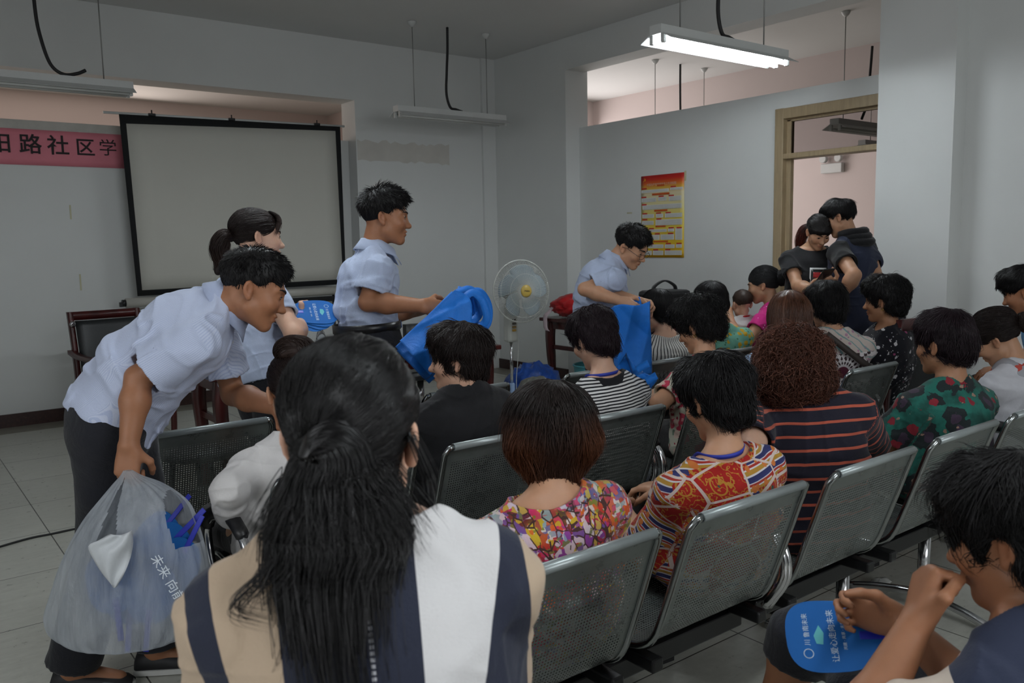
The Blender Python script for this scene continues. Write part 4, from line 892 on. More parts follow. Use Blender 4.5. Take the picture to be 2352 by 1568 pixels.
HAIRS = {
 'male_short': dict(parts=[('e', (0, -0.018, 0.040), (0.0775, 0.0975, 0.082)), ('e', (0, 0.012, 0.064), (0.067, 0.084, 0.064))]+MFACE+EARS+[('xe', (0, 0.03, -0.07), (0.12, 0.12, 0.07)), ('cut', (0, -0.06, -0.05), (0, 0.25, -1))], n=3600, L=0.024, r=0.0009, lift=0.004, crown=(0, -0.05, 0.115), jit=0.5, out=0.6, nz=0.003),
 'male_side': dict(parts=[('e', (0, -0.018, 0.042), (0.081, 0.101, 0.086)), ('e', (0, 0.02, 0.070), (0.072, 0.086, 0.064))]+FACE+EARS+[('xe', (0, 0.03, -0.07), (0.12, 0.12, 0.07)), ('cut', (0, -0.06, -0.06), (0, 0.25, -1))], n=3000, L=0.06, r=0.0009, lift=0.011, crown=(0, -0.06, 0.11), jit=0.3),
 'fem_short': dict(parts=[('e', (0, -0.02, 0.038), (0.091, 0.111, 0.099)), ('e', (0, -0.050, -0.038), (0.070, 0.055, 0.062)), ('e', (0, 0.04, 0.075), (0.07, 0.06, 0.05))]+FACE+EARS+[('xe', (0, 0.045, -0.09), (0.13, 0.12, 0.075)), ('cut', (0, -0.07, -0.096), (0, 0.3, -1))], n=3800, L=0.075, r=0.00105, lift=0.019, crown=(0, -0.045, 0.135), jit=0.5, nz=0.007),
 'fem_perm': dict(parts=[('e', (0, -0.022, 0.045), (0.096, 0.116, 0.103)), ('e', (0, -0.06, -0.025), (0.082, 0.066, 0.07)), ('e', (0, 0.05, 0.085), (0.07, 0.06, 0.05))]+FACE+EARS+[('xe', (0, 0.045, -0.09), (0.13, 0.12, 0.075)), ('cut', (0, -0.07, -0.085), (0, 0.3, -1))], n=4200, L=0.06, r=0.001, lift=0.020, crown=(0, -0.03, 0.145), jit=0.9, curl=(0.006, 60), nz=0.008),
 'bob': dict(parts=[('e', (0, -0.02, 0.03), (0.108, 0.118, 0.102)), ('e', (0, -0.03, -0.03), (0.115, 0.100, 0.065)), ('e', (0, -0.048, -0.085), (0.066, 0.05, 0.055))]+FACE+[('xe', (0, 0.07, -0.085), (0.13, 0.1, 0.085)), ('cut', (0, -0.07, -0.128), (0, 0.4, -1))], n=5200, L=0.11, r=0.0011, lift=0.012, crown=(0.012, -0.05, 0.13), jit=0.35, bend=(0.004, 26)),
 'curly': dict(parts=[('e', (0, -0.02, 0.03), (0.112, 0.122, 0.105)), ('e', (0, -0.045, -0.05), (0.116, 0.09, 0.085))]+FACE+[('xe', (0, 0.09, -0.06), (0.13, 0.1, 0.12)), ('cut', (0, -0.07, -0.118), (0, 0.2, -1))], n=4200, L=0.085, r=0.00125, lift=0.02, crown=(0, -0.02, 0.14), jit=0.9, curl=(0.011, 70)),
 'long': dict(parts=[('e', (0, -0.018, 0.034), (0.100, 0.114, 0.100)), ('c', (0, -0.04, -0.02), (0, -0.075, -0.25), 0.102, 0.08, 0.04)]+FACE+[('xe', (0, 0.1, -0.1), (0.13, 0.1, 0.16)), ('cut', (0, -0.07, -0.3), (0, 0, -1))], n=3600, L=0.30, r=0.0011, lift=0.004, crown=(0, -0.03, 0.13), jit=0.15, m=14),
 'tight': dict(parts=[('e', (0, -0.018, 0.04), (0.079, 0.100, 0.084))]+FACE+EARS+[('xe', (0, 0.035, -0.075), (0.12, 0.115, 0.075)), ('cut', (0, -0.07, -0.06), (0, 0.5, -1))], n=2600, L=0.14, r=0.0009, lift=0.003, crown=(0, 0.05, 0.1), jit=0.12, tie=(0, -0.112, 0.012)),
 'toddler': dict(parts=[('e', (0, -0.018, 0.042), (0.0775, 0.097, 0.0815))]+FACE+EARS+[('xe', (0, 0.03, -0.07), (0.12, 0.12, 0.07)), ('cut', (0, -0.06, -0.035), (0, 0.25, -1))], n=1200, L=0.02, r=0.0007, lift=0.003, crown=(0, -0.05, 0.11), jit=0.3),
}
def hair_geo(style, o, R, s, seed, h, extra=None, n_mul=1.0, tiplocal=None, over=None):
    """base cap + flowing strands; extra: list of ('tail', pts(world), radii, n, r) or ('ball', centre, radii)"""
    st = dict(HAIRS[style]); st.update(over or {}); rg = np.random.default_rng(seed); F = Fld(); capgrow(F, o, R, s, st['parts']); F.noise(st.get('nz', 0.005)*s, 30/s, seed)
    V, Q = polygonize(F, h); V = relax(V, Q, 2); Vs = [V]; Qs = [Q]; hv = [np.stack([0.35+0.2*rg.random(len(V)), np.zeros(len(V)), np.zeros(len(V))], 1)]
    n = int(st['n']*n_mul); m = st.get('m', 9); fi = rg.integers(0, len(Q), n); w = rg.dirichlet((1, 1, 1, 1), n); p = np.einsum('ij,ijk->ik', w, V[Q[fi]])
    crown = o+R @ (np.array(st['crown'])*s); tie = o+R @ (np.array(st['tie'])*s) if 'tie' in st else None
    CN = Noise(seed+40); ql = (p-o) @ R/s; cl = CN(ql*st.get('cf', 26)+5); cl2 = CN(ql*st.get('cf', 26)*0.45+2)
    L = st['L']*s*rg.uniform(0.6, 1.25, n)*(1+0.35*cl); lift = st['lift']*s*(0.25+0.75*rg.random(n)**1.6)*np.clip(1+1.4*cl, 0.15, 2.2); out = st.get('out', 0.0)*(0.5+rg.random(n))[:, None]*np.clip(ql[:, 2:3]/0.06, 0.0, 1.2); paths = [p]; jd = rg.normal(0, 1, (n, 3)); d = None; down = np.array((0, 0, -1.0))
    def gradF(x):
        e = 0.004*s; g = np.stack([F(x+e*a)-F(x-e*a) for a in np.eye(3)], 1); return g/(np.linalg.norm(g, axis=1, keepdims=True)+1e-9)
    for k in range(1, m):
        g = gradF(p); flow = (tie-p) if tie is not None else (p-crown); flow /= np.linalg.norm(flow, axis=1, keepdims=True)+1e-9
        flow = flow+st['jit']*0.5*jd+(0.25*down if tie is None else 0); t = flow-g*np.einsum('ij,ij->i', flow, g)[:, None]; t /= np.linalg.norm(t, axis=1, keepdims=True)+1e-9
        t = nrm_rows(t+out*g); d = t if d is None else nrm_rows(0.55*d+0.45*t); q = p+d*(L/(m-1))[:, None]; dist = F(q); ok = (np.abs(dist) < 0.05*s) & (out[:, 0] < 0.25)
        tgt = lift*(k/(m-1)) - 0.0005*s; q = q-np.where(ok, dist-tgt, 0)[:, None]*g*0.8
        if tie is not None:
            near = np.linalg.norm(q-tie, axis=1) < 0.02*s; q = np.where(near[:, None], p+(tie-p)*0.05, q)
        paths.append(q); p = q
    P = np.stack(paths, 1)
    if 'curl' in st:
        a, fr = st['curl']; tt = np.linspace(0, 1, m); ph = rg.uniform(0, 6.28, n)[:, None]+tt[None]*(L[:, None]*fr/s)*1.6; e1 = nrm_rows(jd); e2 = nrm_rows(np.cross(jd, rg.normal(0, 1, (n, 3))))
        P = P+a*s*(e1[:, None]*np.cos(ph)[..., None]+e2[:, None]*np.sin(ph)[..., None])*np.minimum(1, tt*3)[None, :, None]
    if 'bend' in st:
        a, fr = st['bend']; tt = np.linspace(0, 1, m); cl = np.floor((P[:, 0] @ (R @ np.array((1., .6, .2))))*70/s)%7; ph = cl[:, None]+tt[None]*(L[:, None]*fr/s)
        P = P+a*s*np.sin(ph)[..., None]*nrm_rows(np.cross(P[:, -1]-P[:, 0], P[:, 0]-crown))[:, None]
    sv, sq = strips(P, st['r']*s*rg.uniform(0.7, 1.3, n)); Vs.append(sv); Qs.append(sq+len(Vs[0])); rr = np.repeat(np.clip(0.5+0.35*cl2+0.3*cl+rg.normal(0, 0.16, n), 0, 1), m*3); tp = np.tile(np.repeat(np.linspace(0, 1, m), 3), n); hv.append(np.stack([rr, tp*0, tp], 1))
    for ex in extra or []:
        base = sum(len(v) for v in Vs)
        if ex[0] == 'tail':
            _, pts, rad, nn, sr = ex[:5]; sp = spline(pts, 8); rr = np.interp(np.linspace(0, 1, len(sp)), np.linspace(0, 1, len(rad)), rad); rr = np.convolve(np.pad(rr, 6, 'edge'), np.hanning(15)[1:-1]/np.hanning(15).sum(), 'valid'); G = Fld()
            for a, b, ra, rb in zip(sp, sp[1:], rr, rr[1:]): G.cone(a, b, ra*0.68, rb*0.68, 0.012)
            G.noise(0.005*s, 30/s, seed+3); tv, tq = polygonize(G, h); tv = relax(tv, tq, 1); Vs.append(tv); Qs.append(tq+base); hv.append(np.stack([0.35+0.2*rg.random(len(tv)), np.linspace(0, 0, len(tv)), np.zeros(len(tv))], 1)); base += len(tv)
            mm = len(sp); ang = rg.uniform(0, 6.28, nn); rd = np.sqrt(rg.uniform(0.25, 1.15, nn)); T = np.gradient(sp, axis=0); T /= np.linalg.norm(T, axis=1, keepdims=True); A = np.cross(T, (0.3, 0.9, 0.31)); A /= np.linalg.norm(A, axis=1, keepdims=True); B = np.cross(T, A)
            a2 = ang[:, None]+rg.normal(0, 0.5, nn)[:, None]*np.linspace(0, 1, mm)[None]; rw = rd[:, None]*rr[None]*(1+rg.normal(0, 0.25, nn)[:, None]*np.linspace(0, 1, mm)[None]**2)
            PP = sp[None]+rw[..., None]*(A[None]*np.cos(a2)[..., None]+B[None]*np.sin(a2)[..., None]); sv, sq = strips(PP, sr*rg.uniform(0.7, 1.3, nn)); Vs.append(sv); Qs.append(sq+base); hv.append(np.stack([np.repeat(rg.random(nn), mm*3), np.tile(np.repeat(np.linspace(0, 1, mm), 3), nn), np.zeros(nn*mm*3)], 1))
        elif ex[0] == 'ball':
            _, c, rad = ex[:3]; G = Fld(); G.ell(c, rad, R, 0.01); G.noise(0.006*s, 32/s, seed+5, True); tv, tq = polygonize(G, h); Vs.append(tv); Qs.append(tq+base); hv.append(np.stack([0.3+0.3*rg.random(len(tv)), np.full(len(tv), .5), np.zeros(len(tv))], 1)); base += len(tv)
            nn = 500; u = nrm_rows(rg.normal(0, 1, (nn, 3))); v = nrm_rows(np.cross(u, np.array((0.2, 1, 0.3)))); tt = np.linspace(0, 1.6, 9); PP = np.array(c)[None, None]+((u[:, None]*np.cos(tt)[None, :, None]+v[:, None]*np.sin(tt)[None, :, None])*np.array(rad)*rg.uniform(0.97, 1.14, nn)[:, None, None]) @ R.T
            sv, sq = strips(PP, 0.0009*s*rg.uniform(0.7, 1.3, nn)); Vs.append(sv); Qs.append(sq+base); hv.append(np.stack([np.repeat(rg.random(nn), 27), np.full(nn*27, 0.5), np.zeros(nn*27)], 1))
        elif ex[0] == 'locks':
            for pts in ex[1]:
                base = sum(len(v) for v in Vs); sp = spline(pts, 7); nn = ex[2]; PP = sp[None]+rg.normal(0, ex[3], (nn, 1, 3))*np.linspace(0.4, 1.6, len(sp))[None, :, None]; sv, sq = strips(PP, ex[4]*rg.uniform(0.7, 1.3, nn)); Vs.append(sv); Qs.append(sq+base); hv.append(np.stack([np.repeat(rg.random(nn), len(sp)*3), np.tile(np.repeat(np.linspace(0, 1, len(sp)), 3), nn), np.zeros(nn*len(sp)*3)], 1))
    V = np.concatenate(Vs); Q = np.concatenate(Qs); H = np.concatenate(hv)
    if tiplocal is not None:
        q = (V-o) @ R/s; H[:, 1] = np.clip(tiplocal(q)*(0.6+0.8*H[:, 0]), 0, 1)
    return V, Q, H
def nrm_rows(a): return a/(np.linalg.norm(a, axis=-1, keepdims=True)+1e-9)
# ---------------------------------------------------------------- the figure
def ik(a, w, la, lf, pole):
    d = w-a; L = np.linalg.norm(d); k = max(1.0, L/(la+lf)*1.003); la *= k; lf *= k
    x = (L*L+la*la-lf*lf)/(2*L); y = math.sqrt(max(la*la-x*x, 0)); u = d/L; p = np.asarray(pole, float); p = nrm(p-u*(p @ u)); return a+u*x+p*y
class Person:
    def __init__(s, name, label, head, hip, hyaw, hpitch=10, hroll=0, tyaw=None, pyaw=None, sex='f', sc=1.0, fat=0.0, skin=None, hair='fem_short', hairmat=None, hair_over=None, extra=None, hair_mul=1.0, tip=None,
                 R=None, L=None, legs='seat', feet=None, knees=None, shirt=None, pants=None, h=0.0055, hh=0.005, arch=0.03, face=True, nb=None, parts=None, seed=1, shrug=0.0, neck=1.0, hsc=1.0, sw=None, nbd=0.10, shoes=True):
        s.__dict__.update(locals()); del s.__dict__['s']
        s.skin = skin or SKIN; s.hairmat = hairmat or HAIR_BLACK; s.tyaw = radians(hyaw if tyaw is None else tyaw); s.pyaw = radians(math.degrees(s.tyaw) if pyaw is None else pyaw)
        s.o = np.array(head, float); s.hip = np.array(hip, float); s.Rh = rotm(radians(hyaw), radians(hpitch), radians(hroll)); s.hs = sc*hsc
        s.shirt = shirt; s.pants = pants
        s.skeleton()
    def skeleton(s):
        sc = s.sc; m = s.sex == 'm'
        if s.nb is None:
            up0 = nrm(s.o-s.hip); s.nb = s.o+s.Rh @ (np.array((0, -0.032, -0.065))*s.hs)-(0.6*up0+0.4*s.Rh[:, 2])*s.nbd*s.hs
        s.nb = np.array(s.nb, float); fp = np.array((sin(s.pyaw), cos(s.pyaw), 0))
        s.W = s.hip*0.57+s.nb*0.43-fp*s.arch
        uc = nrm(s.nb-s.W); f = np.array((sin(s.tyaw), cos(s.tyaw), 0)); f = nrm(f-uc*(f @ uc)); s.Rc = np.stack([np.cross(f, uc), f, uc], 1)
        up = nrm(0.6*nrm(s.W-s.hip)+0.4*np.array((0, 0, 1))); g = nrm(fp-up*(fp @ up)); s.Rp = np.stack([np.cross(g, up), g, up], 1)
        sw = s.sw or ((0.172 if m else 0.153)*sc); s.swv = sw
        s.SJ = {q: s.nb+s.Rc @ np.array((q*sw, 0.0, -0.062*sc+s.shrug)) for q in (-1, 1)}
        s.la, s.lf = 0.285*sc, 0.245*sc; s.EL = {}; s.WR = {}
        for q, sp in ((1, s.R), (-1, s.L)):
            if sp is None: sp = {}
            w = sp.get('w'); w = s.hip+s.Rp[:, 0]*q*0.10*sc+np.array((sin(s.pyaw), cos(s.pyaw), 0))*0.30*sc+np.array((0, 0, 0.085)) if w is None else np.array(w, float)
            pole = sp.get('pole'); pole = s.Rc @ np.array((q*0.35, -1.0, -0.4)) if pole is None else pole
            s.EL[q] = np.array(sp['e'], float) if 'e' in sp else ik(s.SJ[q], w, s.la, s.lf, pole); s.WR[q] = w
        s.HJ = {q: s.hip+s.Rp @ np.array((q*0.09*sc, 0, 0)) for q in (-1, 1)}; s.KN = {}; s.AN = {}
        for q in (-1, 1):
            if isinstance(s.knees, dict) and q in s.knees and s.legs == 'seat': s.KN[q], s.AN[q] = [np.array(v) for v in s.knees[q]]
            elif s.legs == 'seat':
                s.KN[q] = s.HJ[q]+np.array((sin(s.pyaw), cos(s.pyaw), 0))*0.41*sc+s.Rp[:, 0]*q*0.03+np.array((0, 0, -0.035)); a = s.KN[q]+np.array((sin(s.pyaw), cos(s.pyaw), 0))*(-0.03); a[2] = 0.085; s.AN[q] = a
            elif s.legs == 'lap':
                s.KN[q] = s.HJ[q]+s.Rp @ np.array((q*0.03, 0.2, 0.0))*sc; s.AN[q] = s.KN[q]+s.Rp @ np.array((0, 0.1, -0.18))*sc
            else:
                s.AN[q] = np.array(s.feet[q], float); s.KN[q] = ik(s.HJ[q], s.AN[q], 0.42*sc, 0.40*sc, fp if s.knees is None else s.knees[q])
    def torso(s, F, lo, up, t0=-0.5, k=0.05, bust=True):
        sc = s.sc; m = s.sex == 'm'; f = s.fat
        if m: rx1 = (.135, .162, .165, .152, .145, .145); ry1 = (.09, .118, .118, .110, .104, .104); rx2 = (.145, .150, .156, .166, .158, .112, .062); ry2 = (.104, .110, .114, .118, .100, .072, .054)
        else: rx1 = (.13, .172, .170, .150, .134, .134); ry1 = (.09, .118, .118, .106, .098, .098); rx2 = (.134, .136, .142, .150, .143, .102, .055); ry2 = (.098, .102, .106, .108, .094, .068, .050)
        g = (1, 1, 1, 1, 1, 1); rx1 = [(v*sc)*(1+f)+lo for v in rx1]; ry1 = [(v*sc)*(1+1.25*f)+lo for v in ry1]
        ff = (1, 1, .9, .6, .4, .25, .15); rx2 = [v*sc*(1+f*e)+(lo*(1-i/6)+up*i/6) for i, (v, e) in enumerate(zip(rx2, ff))]; ry2 = [v*sc*(1+1.2*f*e)+(lo*(1-i/6)+up*i/6) for i, (v, e) in enumerate(zip(ry2, ff))]
        ts = np.array((-.5, -.2, .2, .6, 1.0, 1.15)); keep = ts >= t0-1e-6; tt = np.concatenate([[t0], ts[ts > t0]]); r1 = np.interp(tt, ts, rx1); r2 = np.interp(tt, ts, ry1)
        F.loft(s.hip, s.W, s.Rp[:, 0], tt, r1, r2, k*sc)
        F.loft(s.W, s.nb, s.Rc[:, 0], (-.12, .05, .3, .6, .8, .93, 1.0), rx2, ry2, k*sc)
        if not m and bust:
            for q in (-1, 1): F.ell(s.nb+s.Rc @ (np.array((q*0.072, 0.085, -0.21))*sc), np.array((0.062, 0.05, 0.062))*sc*(1+f)+up, s.Rc, 0.04*sc)
        for q in (-1, 1):
            F.cone(s.nb+s.Rc @ (np.array((q*0.035, -0.012, 0.005))*sc), s.SJ[q]+s.Rc @ (np.array((q*-0.012, 0, -0.004))*sc), 0.043*sc+up, 0.046*sc+up, 0.035*sc)
            F.ell(s.SJ[q]+s.Rc @ (np.array((q*0.008, 0, -0.012))*sc), np.array((0.044, 0.050, 0.055))*sc+up*0.8, s.Rc, 0.03*sc)
    def body_field(s):
        F = Fld(); sc = s.sc; m = s.sex == 'm'; fa = 1+0.5*s.fat
        s.torso(F, -0.006, -0.004)
        F.cone(s.nb+s.Rc @ (np.array((0, -0.005, -0.02))*sc), s.o+s.Rh @ (np.array((0, -0.030, -0.040))*s.hs), (0.057 if m else 0.050)*sc*s.neck, (0.050 if m else 0.044)*s.hs*s.neck, 0.03*sc)
        head_prims(F, s.Rh, s.hs, s.o, m)
        for q in (-1, 1):
            a, e, w = s.SJ[q], s.EL[q], s.WR[q]
            F.cone(a, e, 0.047*sc*fa, 0.037*sc*fa, 0.02*sc); u = nrm(w-e)
            F.cone(e, e+(w-e)*0.35, 0.038*sc*fa, 0.041*sc*fa, 0.015*sc); F.cone(e+(w-e)*0.35, w, 0.041*sc*fa, 0.0265*sc*fa, 0.02*sc)
            sp = (s.R if q == 1 else s.L) or {}; hd = sp.get('hand', {}); D = hd.get('D'); fl = np.array((sin(s.pyaw), cos(s.pyaw), -0.12)); D = (nrm(fl-s.Rp[:, 0]*q*0.35) if 'w' not in sp else u) if D is None else nrm(D); X = hd.get('X'); X = (s.Rc @ np.array((-q, 0.25, 0.55)) if 'w' in sp else -s.Rp[:, 0]*q) if X is None else X
            s.tips = hand_prims(F, w+u*0.004, D, X, sc*hd.get('s', 0.97), hd.get('curl', (0.35, 0.5, 0.35)), hd.get('thumb', (0.35, 0.25)), hd.get('spread', 0.05), -1 if q == 1 else 1, hd.get('curls'))
            h_, k_, n_ = s.HJ[q], s.KN[q], s.AN[q]
            F.cone(h_, k_, 0.082*sc*fa, 0.055*sc*fa, 0.04*sc); F.cone(k_, k_+(n_-k_)*0.35, 0.055*sc*fa, 0.054*sc*fa, 0.02*sc); F.cone(k_+(n_-k_)*0.35, n_, 0.054*sc*fa, 0.036*sc*fa, 0.03*sc)
            fd = s.toe(q); F.cone(n_+np.array((0, 0, -0.02*sc)), n_+fd*0.14*sc+np.array((0, 0, -0.055*sc)), 0.034*sc, 0.024*sc, 0.03*sc)
        return F
    def toe(s, q):
        if s.legs == 'seat' or s.feet is None: return np.array((sin(s.pyaw), cos(s.pyaw), 0))
        a = s.feet.get('yaw', math.degrees(s.pyaw)); return np.array((sin(radians(a)), cos(radians(a)), 0))
    def shirt_field(s):
        c = dict(off=0.011, lo=0.03, sleeve=0.62, flare=0.022, hem=-0.5, neck='round', wr=0.0035, wf=13, sleeve_off=0.012); c.update(s.shirt); F = Fld(); sc = s.sc; fa = 1+0.5*s.fat
        s.torso(F, c['lo'], c['off'], c['hem']); s.sl = {}
        for q in (-1, 1):
            a, e, w = s.SJ[q], s.EL[q], s.WR[q]; f = c['sleeve']; r0 = 0.048*sc*fa
            if f <= 1:
                b = a+(e-a)*f; F.loft(a, b, nrm(np.cross(e-a, (0.1, 0.3, 0.9))), (0, .3, .7, 1), [r0+c['sleeve_off']]*2+[r0*0.97+c['sleeve_off']+(c['flare']-c['sleeve_off'])*.6, r0*0.92+c['flare']], [r0+c['sleeve_off']]*2+[r0*0.97+c['sleeve_off']+(c['flare']-c['sleeve_off'])*.6, r0*0.92+c['flare']], 0.028*sc)
                s.sl[q] = (a, b)
            else:
                f2 = f-1; b = e+(w-e)*f2; pf = c.get('puff', 0.0)
                F.cone(a, e, r0+c['sleeve_off'], r0*0.8+c['sleeve_off']+pf*0.6, 0.03*sc); F.cone(e, e+(b-e)*0.7, r0*0.8+c['sleeve_off']+pf*0.6, r0*0.75+c['sleeve_off']+pf, 0.03*sc); F.loft(e+(b-e)*0.3, b, nrm(np.cross(w-e, (0.1, 0.3, 0.9))), (0, .6, .85, 1), [r0*.78+pf, r0*.75+pf+.01, r0*.72+pf*.6, r0*0.66], [r0*.78+pf, r0*.75+pf+.01, r0*.72+pf*.6, r0*0.66], 0.03*sc); s.sl[q] = (a, e)
        if c['wr']:
            N1 = Noise(s.seed*7+1); N2 = Noise(s.seed*7+2); A = s.Rc; wf = c['wf']
            def fold(p):
                q = (p-s.nb) @ A; w1 = N1(q*np.array((wf*0.9, wf*0.9, wf*0.35))+N2(q*6)[:, None]*0.8); w2 = N2(q*np.array((wf*0.45, wf*0.6, wf*1.6))+3+N1(q*5)[:, None]*0.9); return c['wr']*(0.75-1.25*np.exp(-(w1/0.15)**2)-1.0*np.exp(-(w2/0.13)**2)+0.8*N1(q*7+9))
            F.fold(fold)
        for q in (-1, 1):
            if c['sleeve'] <= 1:
                a, b = s.sl[q]; r0 = 0.048*sc*fa; F.loft(b-(b-a)*0.35, b+(b-a)*0.2, nrm(np.cross(b-a, (0.1, 0.3, 0.9))), (0, 1), [r0*0.9+c['flare']-0.0135]*2, [r0*0.9+c['flare']-0.0135]*2, 0.004, 's')
        nk = c['neck']
        if nk == 'round': F.ell(s.nb+s.Rc @ (np.array((0, 0.03, 0.045))*sc), np.array((0.074, 0.078, 0.058))*sc, s.Rc, 0.006, 's')
        elif nk == 'wide': F.ell(s.nb+s.Rc @ (np.array((0, 0.012, 0.045))*sc), np.array((0.098, 0.09, 0.060))*sc, s.Rc, 0.006, 's')
        elif nk == 'vee': F.ell(s.nb+s.Rc @ (np.array((0, 0.05, 0.03))*sc), np.array((0.066, 0.09, 0.08))*sc, s.Rc, 0.006, 's')
        elif nk == 'collar': F.ell(s.nb+s.Rc @ (np.array((0, 0.02, 0.05))*sc), np.array((0.062, 0.066, 0.056))*sc, s.Rc, 0.006, 's')
        return F
    def pat(s, V):
        q = (V-s.nb) @ s.Rc; out = q.copy(); sl = np.zeros(len(V))
        if s.shirt.get('around'): out[:, 0] = np.arctan2(q[:, 0], np.abs(q[:, 1])+0.02)*0.12
        if s.shirt.get('oneway'): return out, sl
        for sd in (-1, 1):
            a, b = s.sl[sd]; u = nrm(b-a); h = (V-a) @ u; r = np.linalg.norm(V-a-h[:, None]*u, axis=1); m = (q[:, 0]*sd > s.swv*0.86) & (r < 0.085*s.sc*(1+.5*s.fat)) & (h > -0.01)
            e1 = nrm(s.Rc[:, 1]-u*(s.Rc[:, 1] @ u)); e2 = np.cross(u, e1); d = V-a
            out[m, 0] = sd*(0.35+np.arctan2(d[m] @ e2, d[m] @ e1)*0.055); out[m, 1] = (d[m] @ e1); out[m, 2] = -0.05-h[m]; sl[m] = 1
        return out, sl
    def pants_field(s):
        c = dict(off=0.010, top=0.3, length=0.96, flare=0.0, skirt=False); c.update(s.pants); F = Fld(); sc = s.sc; f = s.fat
        rx = [(v*sc)*(1+f)+c['off'] for v in ((.13, .162, .165, .152) if s.sex == 'm' else (.13, .172, .170, .150))]; ry = [(v*sc)*(1+1.25*f)+c['off'] for v in (.095, .122, .120, .108)]
        tt = (-.5, -.2, .2, c['top']); F.loft(s.hip, s.W, s.Rp[:, 0], tt, rx, ry, 0.03)
        for q in (-1, 1):
            h_, k_, n_ = s.HJ[q], s.KN[q], s.AN[q]; e = k_+(n_-k_)*c['length']
            F.cone(h_, k_, 0.088*sc*(1+.5*f)+c['off'], 0.06*sc+c['off'], 0.05*sc); F.loft(k_-(n_-k_)*0.02, e, nrm(np.cross(n_-k_, s.Rp[:, 1])), (0, .4, .8, 1), [0.062*sc+c['off'], 0.06*sc+c['off'], 0.055*sc+c['off']+c['flare'], 0.054*sc+c['off']+c['flare']], [0.064*sc+c['off'], 0.062*sc+c['off'], 0.058*sc+c['off']+c['flare'], 0.058*sc+c['off']+c['flare']], 0.03*sc)
        if c['skirt']: F.loft(s.hip, s.hip+np.array((0, 0, -0.75*sc)), s.Rp[:, 0], (-0.1, .2, .6, 1), [.16, .19, .19, .2], [.12, .14, .14, .15], 0.05)
        N1 = Noise(s.seed*5+4); F.fold(lambda p: 0.005*(N1(p*np.array((11, 11, 16)))))
        return F
    # ------------------------------------------------------------ heavy part, safe to run in a thread
    def compute(s):
        out = []; sc = s.sc
        F = s.body_field(); V, Q = polygonize(F, s.h); out.append(('body', V, Q, dict(mask=skin_mask(V, s.Rh, s.hs, s.o)), s.skin))
        if s.shirt is not None:
            V, Q = polygonize(s.shirt_field(), s.h); V = relax(V, Q, 1, 0.4); p, sl = s.pat(V); out.append((s.shirt.get('name', 'shirt'), V, Q, dict(pat=p, slv=np.stack([sl]*3, 1)), s.shirt['mat']))
        if s.pants is not None:
            V, Q = polygonize(s.pants_field(), max(s.h, 0.0075)); V = relax(V, Q, 2, 0.5); out.append((s.pants.get('name', 'trousers'), V, Q, {}, s.pants['mat']))
        if s.hair:
            V, Q, H = hair_geo(s.hair, s.o, s.Rh, s.hs, s.seed, s.hh, s.extra, s.hair_mul, s.tip, s.hair_over); out.append(('hair', V, Q, dict(hv=H), s.hairmat))
        s.out = out; return s
    # ------------------------------------------------------------ objects
    def hl(s, x, y, z): return s.o+s.Rh @ (np.array((x, y, z))*s.hs)
    def cl(s, x, y, z): return s.nb+s.Rc @ (np.array((x, y, z))*s.sc)
    def build(s):
        base = np.array((s.hip[0], s.hip[1], 0.0)) if s.legs != 'lap' else s.hip-np.array((0, 0, 0.1)); r = empty(s.name, base, 0, s.label, s.cat if hasattr(s, 'cat') else 'person'); s.root = r; s.base = base
        for nm, V, Q, at_, m in s.out:
            me = np_mesh(nm, V-base, Q)
            for k, a in at_.items(): set_attr(me, k, a)
            link_mesh(nm, me, m, r)
        del s.out
        if s.face: s.face_parts()
        if s.shoes and s.legs != 'lap': s.shoe_parts()
        if s.shirt and s.shirt.get('collar'): s.collar(s.shirt['collar'])
        for f in s.parts or []: f(s)
        return r
    def mesh(s, name, mb, m, label=None, under=None):
        bmesh.ops.translate(mb.bm, verts=mb.bm.verts, vec=-Vector(s.base)); return mb.build(name, m, under or s.root, label)
    def face_parts(s):
        for q in (-1, 1):
            P = np.zeros((9, 7, 3)); loc = np.zeros((9, 7, 3))
            for i, u in enumerate(np.linspace(-1, 1, 9)):
                for j, v in enumerate(np.linspace(-1, 1, 7)):
                    x = 0.0128*u; z = 0.0046*v*math.sqrt(max(0, 1-u*u))-0.0006+0.0012*u*q; y = 0.0852-0.0035*u*u-0.0007*v*v-0.0*z; P[i, j] = s.hl(q*0.031+x, y, z)-s.base; loc[i, j] = (x, 0, z+0.0008)
            idx = np.arange(63).reshape(9, 7); me = np_mesh('eye', P.reshape(-1, 3), np.stack([idx[:-1, :-1], idx[1:, :-1], idx[1:, 1:], idx[:-1, 1:]], -1).reshape(-1, 4)); set_attr(me, 'pat', loc); eye = link_mesh('eye', me, EYEW, s.root)
            mb = MB(); mb.tube([s.hl(q*x, y, z) for x, y, z in ((0.0175, 0.0832, -0.002), (0.022, 0.0855, 0.0025), (0.031, 0.0863, 0.0048), (0.040, 0.0835, 0.003), (0.045, 0.081, 0.0))], [0.0006, 0.0011, 0.0014, 0.0014, 0.0007], 5); s.mesh('eyelash', mb, BROW, None, eye)
            mb = MB(); mb.grid([[s.hl(q*x, y+0.0015, z+dz*w) for dz in (-1, 0, 1)] for x, y, z, w in ((0.011, 0.0925, 0.0195, .003), (0.02, 0.0905, 0.0225, .0034), (0.031, 0.085, 0.0245, .003), (0.041, 0.0775, 0.0245, .0022), (0.049, 0.0695, 0.0215, .001))], 0.002); s.mesh('eyebrow', mb, BROW)
